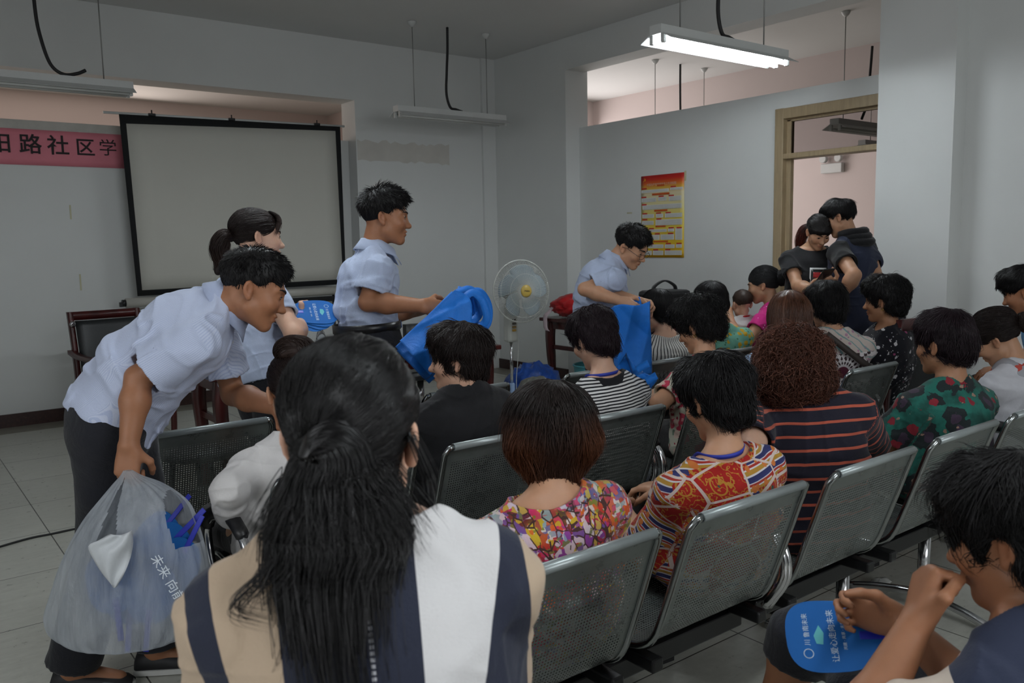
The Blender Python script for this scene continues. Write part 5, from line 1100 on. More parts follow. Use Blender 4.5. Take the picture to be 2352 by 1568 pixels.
    def shoe_parts(s):
        m = s.pants.get('shoe', BLACK_RUBBER) if s.pants else BLACK_RUBBER
        for q in (-1, 1):
            a = s.AN[q]; f = s.toe(q); X = np.cross(f, (0, 0, 1)); g = a.copy(); g[2] -= 0.085*s.sc
            P = []
            for y, w, h0 in ((-0.07, .022, .05), (-0.06, .034, .075), (-0.02, .038, .085), (0.04, .042, .07), (0.11, .046, .05), (0.16, .04, .038), (0.185, .02, .026)):
                P.append([g+f*y+X*(w*cos(t))+np.array((0, 0, max(0.0, h0*0.5+h0*0.5*sin(t)))) for t in np.linspace(0, 2*pi, 14, endpoint=False)])
            mb = MB(); mb.grid(np.transpose(np.array(P)*1.0, (1, 0, 2)), 0, True); o = s.mesh('shoe', mb, m)
            mb = MB(); mb.prism([(w, y) for w, y in ((-.03, -.07), (-.04, 0), (-.046, .1), (-.036, .17), (0, .19), (.036, .17), (.046, .1), (.04, 0), (.03, -.07))], 0.0, 0.018, frame(g, X, f, (0, 0, 1))); s.mesh('shoe_sole', mb, (s.pants or {}).get('sole', BLACK_RUBBER), None, o)
    def collar(s, m):
        fw_ = 0.25; P = []
        for t in np.linspace(radians(14), radians(346), 40):
            c_ = cos(t); fr_ = max(0, c_)**4; x, y = sin(t), c_; row = []
            for r, z in ((.058, -.005), (.062, .022), (.0655, .048-.026*max(0, c_)), (.0715, .049-.026*max(0, c_)), (.083, .024-.026*max(0, c_)), (.098+.012*fr_, -.004-.036*fr_)):
                row.append(s.cl(x*r*1.02, y*r*1.05+0.012-0.012*z/0.03*0, z+0.012))
            P.append(row)
        mb = MB(); mb.grid(P, 0.003); s.mesh('collar', mb, m)
    # extras used by several people
    def lanyard(s, m, r=0.066, drop=0.0):
        P = []
        for t in np.linspace(radians(20), radians(340), 44):
            c_ = cos(t); z = 0.030-0.075*max(0, c_)**1.5; rr = r+0.010*max(0, c_); P.append([s.cl(sin(t)*(rr+0.002*k)*1.06, c_*rr+0.004, z+k*0.0065) for k in (-1, 1)])
        mb = MB(); mb.grid(P, 0.002); ly = s.mesh('lanyard', mb, m)
        P = []
        for q in (-1, 1):
            mb = MB(); mb.grid([[s.cl(q*(0.024-0.02*v)+k*0.006, 0.078+0.055*v, -0.03-0.24*v) for k in (-1, 1)] for v in np.linspace(0, 1, 6)], 0.002); s.mesh('lanyard_strap', mb, m, None, ly)
    def earring(s, m):
        for q in (-1, 1):
            mb = MB(); mb.tube([s.hl(q*0.078+0.0*cos(t), -0.008+0.006*cos(t), -0.046+0.006*sin(t)) for t in np.linspace(0, 2*pi, 14, endpoint=False)], 0.0013, 6, closed=True); s.mesh('earring', mb, m)
    def necklace(s, m, r=0.068):
        mb = MB(); mb.tube([s.cl(sin(t)*r*1.05, cos(t)*r+0.008, 0.022-0.06*max(0, cos(t))) for t in np.linspace(0, 2*pi, 40, endpoint=False)], 0.0012, 5, closed=True); s.mesh('necklace', mb, m)
    def glasses(s, m, low=0.0):
        mb = MB()
        for q in (-1, 1):
            mb.tube([s.hl(q*0.033+0.024*cos(t), 0.0985-0.0045*cos(t)*q*q, -0.004-low+0.0165*sin(t)*(1 if sin(t) < 0 else .92)) for t in np.linspace(0, 2*pi, 24, endpoint=False)], 0.0013, 6, closed=True)
            mb.tube([s.hl(q*0.057, 0.094, 0.002-low), s.hl(q*0.072, 0.086, 0.003-low), s.hl(q*0.08, 0.01, 0.008-low*.3), s.hl(q*0.08, -0.02, -0.002)], 0.0013, 6)
        mb.tube([s.hl(-0.01, 0.099, 0.0-low), s.hl(0, 0.102, 0.003-low), s.hl(0.01, 0.099, 0.0-low)], 0.0013, 6); s.mesh('glasses', mb, m)
# ================================================================ cloth patterns
def pmat(name, build, rough=0.85, bump=0.15, bs=260, sheen=0.1):
    t = NT(name, rough, 0, 0.3); v = t.attr('pat'); x, y, z = t.sep(v); t.col(build(t, v, x, y, z)); c = t.coord()
    h = t.math('ADD', t.math('MULTIPLY', t.noise(c, bs, 2), 0.3), t.noise(t.map(c, (1, 1, 0.5)), 16, 4)); t.bump(h, bump, 0.012); t.set('Sheen Weight', sheen); return t.m
def plain(name, c, **k): return pmat(name, lambda t, v, x, y, z: t.ramp(t.noise(v, 18, 3), [(0.3, tuple(q*0.93 for q in c[:3])), (0.7, tuple(min(1, q*1.05) for q in c[:3]))]), **k)
def hstripes(name, a, b, pitch, duty, warp=0.006, axis='z', off=0.0):
    def f(t, v, x, y, z):
        q = {'z': z, 'x': x}[axis]; n = t.math('MULTIPLY', t.math('SUBTRACT', t.noise(v, 6, 2), 0.5), warp*2)
        return t.mix(t.less(t.math('FRACT', t.math('ADD', t.math('DIVIDE', t.math('ADD', q, n), pitch), 50+off)), duty), a, b)
    return pmat(name, f)
def floral(name, base, blobs, base2=None):
    def f(t, v, x, y, z):
        c = base if base2 is None else t.mix(t.ramp(t.noise(v, 12, 3), [(0.42, (0, 0, 0)), (0.58, (1, 1, 1))]), base, base2)
        for i, (col, sc, thr, wob, *edge) in enumerate(blobs):
            vv = t.map(v, (1, 1, 1), (i*3.7, i*1.9, i*2.3)); nz = t.math('MULTIPLY', t.math('SUBTRACT', t.noise(vv, sc*3.2, 2), 0.5), wob)
            d = t.math('ADD', t.voro(vv, sc, 'Distance'), nz); c2 = col
            if edge: c2 = t.mix(t.less(d, thr*0.45), col, edge[0])
            c = t.mix(t.less(d, thr), c, c2)
        return c
    return pmat(name, f)
SH_STRIPE = pmat('blue_pinstripe_shirt_cloth', lambda t, v, x, y, z: t.mix(t.less(t.math('FRACT', t.math('ADD', t.math('DIVIDE', x, 0.0042), 100)), 0.4), srgb(196, 204, 226), srgb(176, 187, 216)), bump=0.35)
SH_BLUE = plain('light_blue_shirt_cloth', srgb(178, 190, 216), bump=0.35)
SH_BLUE2 = plain('pale_blue_blouse_cloth', srgb(182, 194, 218), bump=0.4)
TROUS = plain('black_trouser_cloth', srgb(28, 29, 36), bump=0.2)
def nopat(name, c): return fabric(name, c)
TROUS = nopat('black_trousers_cloth', srgb(27, 28, 35)); NAVYTR = nopat('navy_trousers_cloth', srgb(30, 34, 52)); DARKTR = nopat('dark_trousers_cloth', srgb(36, 34, 36)); FLOW_TR = nopat('brown_trousers_cloth', srgb(58, 48, 44))
BLACKTEE = plain('black_tee_cloth', srgb(22, 22, 25), bump=0.2); WHITESW = plain('white_sweat_cloth', srgb(206, 203, 202), bump=0.2)
def mosaic(t, v, x, y, z):
    u = t.comb(t.math('MULTIPLY', x, 1.0), t.math('MULTIPLY', y, 0.25), z); nz = t.noise(v, 30, 2, out='Color')
    w = t.n('ShaderNodeVectorMath', operation='MULTIPLY_ADD'); t.put(w.inputs[0], nz); w.inputs[1].default_value = (0.006,)*3; t.put(w.inputs[2], u)
    pal = [(0.0, srgb(216, 206, 214)), (0.09, srgb(176, 30, 34)), (0.19, srgb(206, 84, 30)), (0.29, srgb(196, 172, 40)), (0.38, srgb(92, 122, 52)), (0.46, srgb(120, 64, 150)), (0.55, srgb(66, 78, 150)), (0.63, srgb(200, 44, 100)), (0.72, srgb(214, 206, 206)), (0.80, srgb(60, 40, 36)), (0.87, srgb(128, 164, 176)), (0.94, srgb(150, 40, 60))]
    a = t.ramp(t.sep(t.voro(t.map(w.outputs[0], (1, 1, 1.5)), 74, metric='CHEBYCHEV'))[0], pal, 'CONSTANT'); b = t.ramp(t.sep(t.voro(t.map(w.outputs[0], (1.3, 1, 1.0), (3, 2, 1)), 40, metric='CHEBYCHEV'))[1], pal, 'CONSTANT')
    big = t.ramp(t.noise(v, 9, 2), [(0.35, srgb(150, 50, 130)), (0.46, srgb(196, 60, 44)), (0.55, srgb(190, 150, 50)), (0.68, srgb(90, 90, 160))])
    c = t.mix(t.less(t.noise(v, 40, 1), 0.5), a, b); c = t.mix(0.25, c, big); e = t.voro(t.map(w.outputs[0], (1.3, 1, 1.0), (3, 2, 1)), 40, 'Distance', 'DISTANCE_TO_EDGE'); return t.mix(t.math('MULTIPLY', t.less(e, 0.06), t.less(t.noise(v, 25, 1), 0.52)), c, srgb(70, 44, 40))
MOSAIC = pmat('painterly_mosaic_print', mosaic, bump=0.2)
def scarf_red(t, v, x, y, z):
    u = t.comb(x, t.math('MULTIPLY', y, 0.3), z); red = srgb(158, 28, 22); gold = srgb(176, 126, 44)
    sc = t.wave(t.map(u, (1, 1, 1)), 15, 12.0, 3.2, 'DIAGONAL'); mot = t.mix(t.math('GREATER_THAN', sc, 0.9), red, gold)
    dots = t.voro(u, 16, 'Distance'); mot = t.mix(t.math('MULTIPLY', t.math('GREATER_THAN', dots, 0.30), t.less(dots, 0.36)), mot, gold); mot = t.mix(t.less(dots, 0.12), mot, srgb(52, 74, 66))
    r1 = t.ramp(t.math('FRACT', t.math('ADD', t.math('DIVIDE', z, 0.034), 20)), [(0, srgb(40, 44, 92)), (0.2, srgb(206, 200, 204)), (0.3, srgb(170, 128, 46)), (0.55, srgb(206, 204, 208)), (0.64, srgb(160, 46, 36)), (0.8, srgb(206, 200, 204)), (0.86, srgb(44, 48, 100))], 'CONSTANT')
    st = t.mix(t.math('MULTIPLY', t.less(t.voro(u, 34, 'Distance'), 0.33), 1.0), r1, srgb(196, 112, 52))
    cell = t.sep(t.voro(t.map(u, (1, 1, 1.4)), 7.5, metric='CHEBYCHEV', rand=0.8))[0]; c = t.mix(t.less(cell, 0.5), mot, st)
    e = t.voro(t.map(u, (1, 1, 1.4)), 7.5, 'Distance', 'DISTANCE_TO_EDGE', rand=0.8); return t.mix(t.less(e, 0.025), c, srgb(206, 188, 180))
SCARFRED = pmat('red_gold_scarf_print', scarf_red, bump=0.2)
NAVYSTR = hstripes('navy_orange_stripes', srgb(26, 24, 38), srgb(172, 82, 62), 0.043, 0.2)
def bw(t, v, x, y, z):
    n = t.math('MULTIPLY', t.math('SUBTRACT', t.noise(v, 6, 2), 0.5), 0.012); c = t.mix(t.less(t.math('FRACT', t.math('ADD', t.math('DIVIDE', t.math('ADD', z, n), 0.0125), 50)), 0.45), srgb(222, 220, 218), srgb(24, 23, 28))
    yy = t.math('SUBTRACT', y, 0.012); r2 = t.math('ADD', t.math('MULTIPLY', x, x), t.math('MULTIPLY', yy, yy)); return t.mix(t.math('MULTIPLY', t.less(r2, 0.0097), t.math('GREATER_THAN', z, -0.025)), c, srgb(24, 23, 28))
BWSTR = pmat('black_white_stripes', bw)
FINESTR = hstripes('fine_black_lines_on_white', srgb(206, 204, 198), srgb(38, 36, 40), 0.0155, 0.28, 0.012, 'x')
FLORAL15 = floral('pale_floral_print', srgb(192, 190, 172), [(srgb(112, 128, 112), 22, 0.34, 0.35), (srgb(196, 60, 84), 13, 0.42, 0.3, srgb(222, 150, 150)), (srgb(216, 190, 176), 15, 0.34, 0.3), (srgb(150, 42, 60), 26, 0.2, 0.3)])
TURQ = floral('turquoise_yellow_flowers', srgb(112, 172, 150), [(srgb(206, 164, 44), 24, 0.40, 0.35), (srgb(70, 120, 92), 30, 0.2, 0.3)], srgb(122, 184, 164))
PINKDOT = pmat('magenta_white_dots', lambda t, v, x, y, z: t.mix(t.less(t.voro(v, 46, 'Distance', rand=0.35), 0.2), srgb(190, 34, 120), srgb(226, 190, 212)))
def medallion(t, v, x, y, z):
    cx = t.math('SUBTRACT', x, 0.02); cz = t.math('ADD', z, 0.17); r = t.math('SQRT', t.math('ADD', t.math('MULTIPLY', cx, cx), t.math('MULTIPLY', cz, cz))); an = t.math('ARCTAN2', cz, cx)
    nz = t.math('MULTIPLY', t.noise(v, 60, 2), 3.0); ring = t.math('SINE', t.math('ADD', t.math('MULTIPLY', an, 22), nz)); rr = t.math('SINE', t.math('ADD', t.math('MULTIPLY', r, 260), nz))
    white = srgb(206, 200, 200); m = t.mix(t.math('GREATER_THAN', t.math('ADD', ring, t.math('MULTIPLY', rr, 0.7)), 0.35), white, srgb(58, 42, 44)); m = t.mix(t.less(r, 0.03), m, srgb(96, 40, 58)); m = t.mix(t.math('MULTIPLY', t.math('GREATER_THAN', r, 0.03), t.less(r, 0.04)), m, white)
    up = t.mix(t.less(t.voro(v, 34, 'Distance'), 0.32), srgb(192, 180, 172), srgb(170, 128, 150)); up = t.mix(t.math('GREATER_THAN', t.wave(v, 9, 3, 2, 'DIAGONAL'), 0.9), up, srgb(120, 150, 150))
    return t.mix(t.less(z, -0.075), up, m)
MEDAL = pmat('medallion_print', medallion)
BLKFLOR = floral('black_white_sprigs', srgb(22, 22, 30), [(srgb(206, 204, 206), 20, 0.22, 0.4), (srgb(150, 70, 110), 14, 0.12, 0.3), (srgb(200, 200, 204), 44, 0.16, 0.3)])
GREENFL = floral('green_dark_floral_satin', srgb(34, 104, 92), [(srgb(30, 38, 40), 10, 0.46, 0.5, srgb(62, 48, 66)), (srgb(130, 34, 46), 13, 0.26, 0.4), (srgb(150, 120, 104), 20, 0.16, 0.4)], srgb(24, 74, 66))
def yoke25(t, v, x, y, z):
    d = t.math('ADD', t.voro(v, 13, 'Distance'), t.math('MULTIPLY', t.math('SUBTRACT', t.noise(v, 40), 0.5), 0.4)); c = t.mix(t.less(d, 0.3), srgb(200, 186, 172), t.mix(t.less(d, 0.14), srgb(190, 52, 40), srgb(220, 170, 60)))
    return t.mix(t.math('MULTIPLY', t.less(y, t.math('ADD', 0.03, t.math('MULTIPLY', z, -0.1))), t.math('GREATER_THAN', z, -0.085)), c, srgb(40, 46, 66))
YOKE25 = pmat('cream_flowers_navy_yoke', yoke25)
WHITEBL = plain('white_blouse_cloth', srgb(200, 200, 206)); SCARF = floral('grey_scarf_red_flowers', srgb(150, 150, 156), [(srgb(176, 60, 56), 12, 0.24, 0.4, srgb(190, 110, 90)), (srgb(44, 50, 110), 10, 0.12, 0.1)])
BLUEMAN = plain('mid_blue_shirt_cloth', srgb(62, 112, 150)); NAVYDR = pmat('navy_dress_cloth', lambda t, v, x, y, z: t.mix(t.sep(t.attr('slv'))[0], srgb(40, 46, 66), srgb(20, 20, 22))); NAVYSK = nopat('navy_skirt_cloth', srgb(38, 44, 64)); LTBLUE = plain('light_blue_top', srgb(150, 172, 200))
def block7(t, v, x, y, z):
    cream = srgb(190, 168, 144); navy = srgb(40, 44, 60); white = srgb(222, 220, 220); d = t.math('MULTIPLY', z, -1.0)
    ed = lambda a, s: t.math('ADD', t.math('MULTIPLY', d, s), a); gt = lambda a, s: t.math('GREATER_THAN', x, ed(a, s)); band = lambda a, sa, b, sb: t.math('MULTIPLY', gt(a, sa), t.less(x, ed(b, sb)))
    c = t.mix(band(-0.205, 0.18, -0.172, 0.16), cream, navy); c = t.mix(band(-0.095, 0.05, 0.060, -0.03), c, navy); c = t.mix(band(0.060, -0.03, 0.168, -0.28), c, white); c = t.mix(t.math('MULTIPLY', gt(0.168, -0.28), t.less(x, 0.19)), c, navy)
    c = t.mix(t.math('MULTIPLY', gt(0.225, 0.05), t.less(x, ed(0.25, 0.05))), c, navy); c = t.mix(t.math('MULTIPLY', t.less(x, ed(-0.25, 0.0)), t.math('GREATER_THAN', d, ed(0.10, 0))), c, navy)
    seam = t.math('MULTIPLY', t.less(t.math('ABSOLUTE', t.math('SUBTRACT', x, 0.004)), 0.0022), t.less(t.math('FRACT', t.math('ADD', t.math('DIVIDE', z, 0.006), 50)), 0.6))
    return t.mix(seam, c, srgb(190, 190, 196))
BLOCK7 = pmat('colour_block_print', block7, bump=0.22)
LANYARD = mat('royal_blue_ribbon', srgb(40, 54, 160), 0.6); GOLD = mat('gold', srgb(212, 170, 90), 0.25, 1.0); GLASSF = mat('dark_spectacle_frame', srgb(40, 34, 34), 0.3); BELT = mat('black_belt', srgb(20, 20, 22), 0.35); STRAP = mat('dark_brown_strap', srgb(52, 44, 40), 0.6)
WHITERUB = mat('white_shoe_rubber', srgb(200, 200, 196), 0.6)

# ================================================================ the people
PEOPLE = []
def add(*a, **k): p = Person(*a, **k); PEOPLE.append(p); return p
def badge(s):
    MBx = MB(); a = s.cl(-0.085, 0.128, -0.155); X, Y, Z = s.Rc[:, 0], s.Rc[:, 2], s.Rc[:, 1]
    MBx.lathe([(0.012, -0.002), (0.013, 0.003), (0.009, 0.006)], 16, frame(a, X, Y, Z)); s.mesh('badge', MBx, mat('red_badge', srgb(206, 60, 40), 0.4))
    m2 = MB(); m2.box((-0.01, 0.012, -0.001), (0.012, 0.022, 0.005), 0.002, frame(a, X, Y, Z)); s.mesh('badge_bar', m2, mat('blue_badge_bar', srgb(40, 90, 190), 0.4))
def buttons(s, n=5, y0=0.1):
    for i in range(n):
        a = s.cl(0.0, 0.108+0.022*min(1, i/2), -0.055-0.075*i); m2 = MB(); m2.lathe([(0.005, 0), (0.0055, 0.002), (0.004, 0.003)], 10, frame(a, s.Rc[:, 0], s.Rc[:, 2], s.Rc[:, 1])); s.mesh('button', m2, WHITE_METAL)
def belt(s, z=0.5):
    a = s.hip*(1-z)+s.W*z; P = []
    for t in np.linspace(0, 2*pi, 40, endpoint=False): P.append([a+s.Rp[:, 0]*(0.186*s.sc*sin(t))+s.Rp[:, 1]*(0.144*s.sc*cos(t))+s.Rp[:, 2]*k for k in (-0.018, 0.018)])
    mb = MB(); mb.grid(P, 0.004, True); bt_ = s.mesh('belt', mb, BELT); m2 = MB(); m2.box((-0.02, -0.018, 0), (0.02, 0.018, 0.006), 0.002, frame(a+s.Rp[:, 1]*0.146*s.sc, s.Rp[:, 0], s.Rp[:, 2], s.Rp[:, 1])); s.mesh('belt_buckle', m2, CHROME, None, bt_)
lan = lambda s: s.lanyard(LANYARD)
H = lambda px, py, y: on(px, py, 1, y)
YA, YB, YC = 1.245, 2.19, 3.04
SEATZ = 0.535
def hipat(h, row, dx=0.0, dy=0.315): return (h[0]+dx, row+dy, SEATZ)

# staff in light blue shirts
h1 = at(584, 664, 2.60); hip1 = at(262, 955, 2.66)
add('person', 'person in a pinstriped light blue shirt bending far forward with a white plastic bag', h1, hip1, 112, 22, -4, tyaw=112, pyaw=112, sex='m', sc=1.0, skin=SKIN_TAN, hair='male_short', nb=at(508, 706, 2.63), arch=0.05,
    R=dict(w=at(296, 1022, 2.43), e=at(318, 868, 2.47), hand=dict(D=at(288, 1120, 2.42)-at(296, 1022, 2.43), X=(0.79, -0.61, 0.0), curls=[(0.9, 1.25, 0.8)]*4, thumb=(0.6, 0.5))),
    L=dict(w=at(640, 935, 2.66), e=at(535, 905, 2.84), hand=dict(curl=(0.3, 0.4, 0.3))),
    legs='stand', feet={1: on(168, 1530, 2, 0.09), -1: on(358, 1485, 2, 0.09), 'yaw': 118}, shirt=dict(mat=SH_STRIPE, around=True, neck='collar', collar=SH_STRIPE, hem=0.0, lo=0.032, sleeve=0.78, flare=0.034, sleeve_off=0.016, wr=0.006, wf=12), pants=dict(mat=TROUS, flare=0.012, top=0.55, sole=WHITERUB, off=0.016), h=0.0042, hh=0.004, parts=[badge, buttons], seed=11, hair_over=dict(L=0.018, r=0.0008))
h2 = at(592, 545, 3.62)
add('person', 'person with a curled ponytail and pale blue blouse standing behind the bending young man', h2, at(590, 840, 3.66), 98, 2, -3, tyaw=80, pyaw=80, sex='f', sc=1.02, skin=SKIN_FAIR, hair='tight', hairmat=HAIR_DARKBROWN, nb=at(566, 622, 3.66),
    R=dict(w=at(692, 740, 3.56), e=at(676, 768, 3.40), hand=dict(D=at(712, 716, 3.62)-at(692, 740, 3.56), X=CU*0.8-fw*0.4, curls=[(0.8, 1.0, 0.7)]*4, thumb=(0.9, 0.1))), L=dict(w=at(668, 760, 3.86)),
    legs='stand', feet={1: on(590, 840, 2, 0)*0+np.array((1.40, 3.72, 0.09)), -1: np.array((1.52, 3.92, 0.09)), 'yaw': 90}, shirt=dict(mat=SH_BLUE2, neck='collar', collar=SH_BLUE2, hem=-0.25, lo=0.042, sleeve=0.66, flare=0.018, wr=0.006), pants=dict(mat=TROUS, top=0.4), h=0.0045, hh=0.0042, seed=12, parts=[],
    extra=[('tail', [h2+rotm(radians(98), radians(2)) @ np.array(q) for q in ((0, -0.105, 0.0), (0, -0.14, 0.0), (0, -0.16, -0.045), (0, -0.152, -0.105), (0, -0.17, -0.15))], (0.018, 0.034, 0.040, 0.034, 0.014), 700, 0.0009), ('locks', [[h2+rotm(radians(98), radians(2)) @ np.array(q) for q in ((0.02*k, 0.05, 0.112), (0.036*k, 0.080, 0.092), (0.054*k, 0.082, 0.058), (0.068*k, 0.062, 0.015))] for k in (0.3, 0.7, 1.0, -0.3, -.8)], 60, 0.0035, 0.0008)])
h3 = at(886, 498, 3.62); hip3 = at(850, 812, 3.66)
add('person', 'person standing upright in a light blue shirt holding blue cloth bags', h3, hip3, 120, 4, 0, tyaw=108, pyaw=108, sex='m', sc=1.0, skin=SKIN_TAN, hair='male_short', nb=at(858, 585, 3.65),
    R=dict(w=at(972, 702, 3.40), e=at(845, 694, 3.46), hand=dict(D=at(1020, 712, 3.42)-at(972, 702, 3.40), X=(0.2, 0.2, 1), curls=[(0.55, 0.7, 0.5)]*4, thumb=(0.4, 0.5))), L=dict(w=at(935, 720, 3.70), hand=dict(curls=[(0.7, 0.8, 0.5)]*4)),
    legs='stand', feet={1: np.array((hip3[0]-0.02, hip3[1]-0.12, 0.09)), -1: np.array((hip3[0]+0.1, hip3[1]+0.1, 0.09)), 'yaw': 108}, shirt=dict(mat=SH_BLUE, neck='collar', collar=SH_BLUE, hem=0.5, lo=0.016, sleeve=0.72, flare=0.03, wr=0.006), pants=dict(mat=TROUS, top=0.66, off=0.028), h=0.0042, hh=0.0042, parts=[lambda s: belt(s, 0.64), badge, buttons], seed=13, hair_over=dict(L=0.03))
h4 = at(1450, 566, 4.72); hip4 = at(1372, 745, 4.86)
add('person', 'person in spectacles and light blue shirt leaning over blue cloth bags by the poster', h4, hip4, 158, 30, 8, tyaw=120, pyaw=120, sex='m', sc=0.98, skin=SKIN, hair='male_short', nb=at(1406, 605, 4.78), arch=0.05,
    R=dict(w=at(1428, 692, 4.5), e=at(1343, 664, 4.62), hand=dict(D=at(1450, 706, 4.46)-at(1428, 692, 4.5), X=(0.3, 0, 1), curls=[(0.8, 1.0, 0.7)]*4, thumb=(0.5, 0.6))), L=dict(w=at(1462, 690, 4.62), hand=dict(curls=[(0.8, 1.0, 0.7)]*4)),
    legs='stand', feet={1: np.array((hip4[0]-.02, hip4[1]-0.1, 0.09)), -1: np.array((hip4[0]+0.08, hip4[1]+0.1, 0.09)), 'yaw': 120}, shirt=dict(mat=SH_BLUE, neck='collar', collar=SH_BLUE, hem=0.2, lo=0.024, sleeve=0.7, flare=0.026, wr=0.006), pants=dict(mat=TROUS, top=0.6), parts=[lambda s: s.glasses(GLASSF, 0.006), badge], seed=14, h=0.0048, hair_over=dict(L=0.022))
# two people in the doorway
h5 = at(1880, 533, 5.35)
def tee_print(s):
    for nm, a, b, m, d in (('print_border', -0.052, 0.052, WHITE_METAL, 0.0), ('print_black', -0.043, 0.043, BLACK_PLASTIC, 0.0015), ('print_red', -0.028, 0.030, mat('red_print', srgb(170, 34, 40), 0.6), 0.003)):
        mb = MB(); mb.grid([[s.cl(x-0.01, 0.134+d+0.012-2.2*x*x, -0.175+z*(1.15 if nm != 'print_red' else 0.6)+(0 if nm != 'print_red' else .012)) for z in np.linspace(a, b, 5)] for x in np.linspace(a, b, 7)], 0.0015); s.mesh(nm, mb, m)
add('person', 'person in a black printed T-shirt looking down at a phone in the doorway', h5, (h5[0]-0.02, h5[1]+0.03, 0.80), 212, 32, 0, tyaw=225, pyaw=225, sex='f', sc=0.97, hsc=0.90, skin=SKIN, hair='tight', hairmat=HAIR_REDTIP, hair_over=dict(parts=[('e', (0, -0.016, 0.04), (0.083, 0.104, 0.088)), ('e', (0, 0.062, 0.05), (0.058, 0.036, 0.032)), ('xe', (0, 0.12, -0.03), (0.07, 0.06, 0.07)), ('xe', (0, 0.05, -0.075), (0.12, 0.11, 0.075)), ('cut', (0, -0.07, -0.06), (0, .5, -1))]),
    R=dict(w=at(1872, 668, 5.12), e=at(1832, 656, 5.3), hand=dict(curl=(0.5, 0.6, 0.4))), L=dict(w=at(1914, 656, 5.05), hand=dict(D=at(1896, 640, 5.0)-at(1914, 656, 5.05), X=(-0.5, -0.5, 0.7), curls=[(0.8, 0.9, 0.6)]*4)),
    legs='stand', feet={1: np.array((h5[0]-0.1, h5[1]+0.06, 0.09)), -1: np.array((h5[0]+0.08, h5[1]-0.06, 0.09)), 'yaw': 225}, shirt=dict(mat=BLACKTEE, neck='wide', hem=-0.2, sleeve=0.55), pants=dict(mat=DARKTR), seed=15, h=0.005, parts=[tee_print, lambda s: s.necklace(GOLD, 0.072)],
    extra=[('tail', [h5+rotm(radians(212), radians(20)) @ np.array(q) for q in ((0, -0.1, 0.0), (0.03, -0.13, -0.03), (0.05, -0.12, -0.10), (0.055, -0.11, -0.16))], (0.02, 0.035, 0.034, 0.016), 300, 0.001)])
h6 = at(1928, 501, 5.30)
add('person', 'person in spectacles and a navy dress over a black T-shirt standing at the doorway', h6, (h6[0]+0.10, h6[1]-0.05, 0.88), -18, 22, 4, tyaw=0, pyaw=-5, sex='f', sc=1.04, hsc=0.90, skin=SKIN, hair='male_side', nb=at(1954, 549, 5.32), fat=0.05,
    L=dict(w=at(1938, 672, 5.02), e=at(1962, 632, 4.98)), R=dict(w=at(1915, 645, 5.3)), legs='stand', feet={1: np.array((h6[0]+0.2, h6[1]-0.02, 0.09)), -1: np.array((h6[0]+0.02, h6[1]-0.02, 0.09)), 'yaw': 0}, shirt=dict(name='dress_top', mat=NAVYDR, neck='round', hem=-0.3, sleeve=0.55), pants=dict(mat=NAVYSK, name='dress_skirt', skirt=True), seed=16, h=0.005, parts=[lambda s: s.glasses(GLASSF), lambda s: hood(s)])
def hood(s):
    mb = MB()
    for k in range(3): mb.tube(spline([s.cl(-0.085, 0.02, 0.035-.018*k), s.cl(-0.07, -0.05-.014*k, 0.04-.03*k), s.cl(0, -0.09-.016*k, 0.035-.034*k), s.cl(0.07, -0.05-.014*k, 0.04-.03*k), s.cl(0.085, 0.02, 0.035-.018*k)], 6), 0.026, 10)
    s.mesh('hood', mb, nopat('black_hood_cloth', srgb(22, 22, 25)))
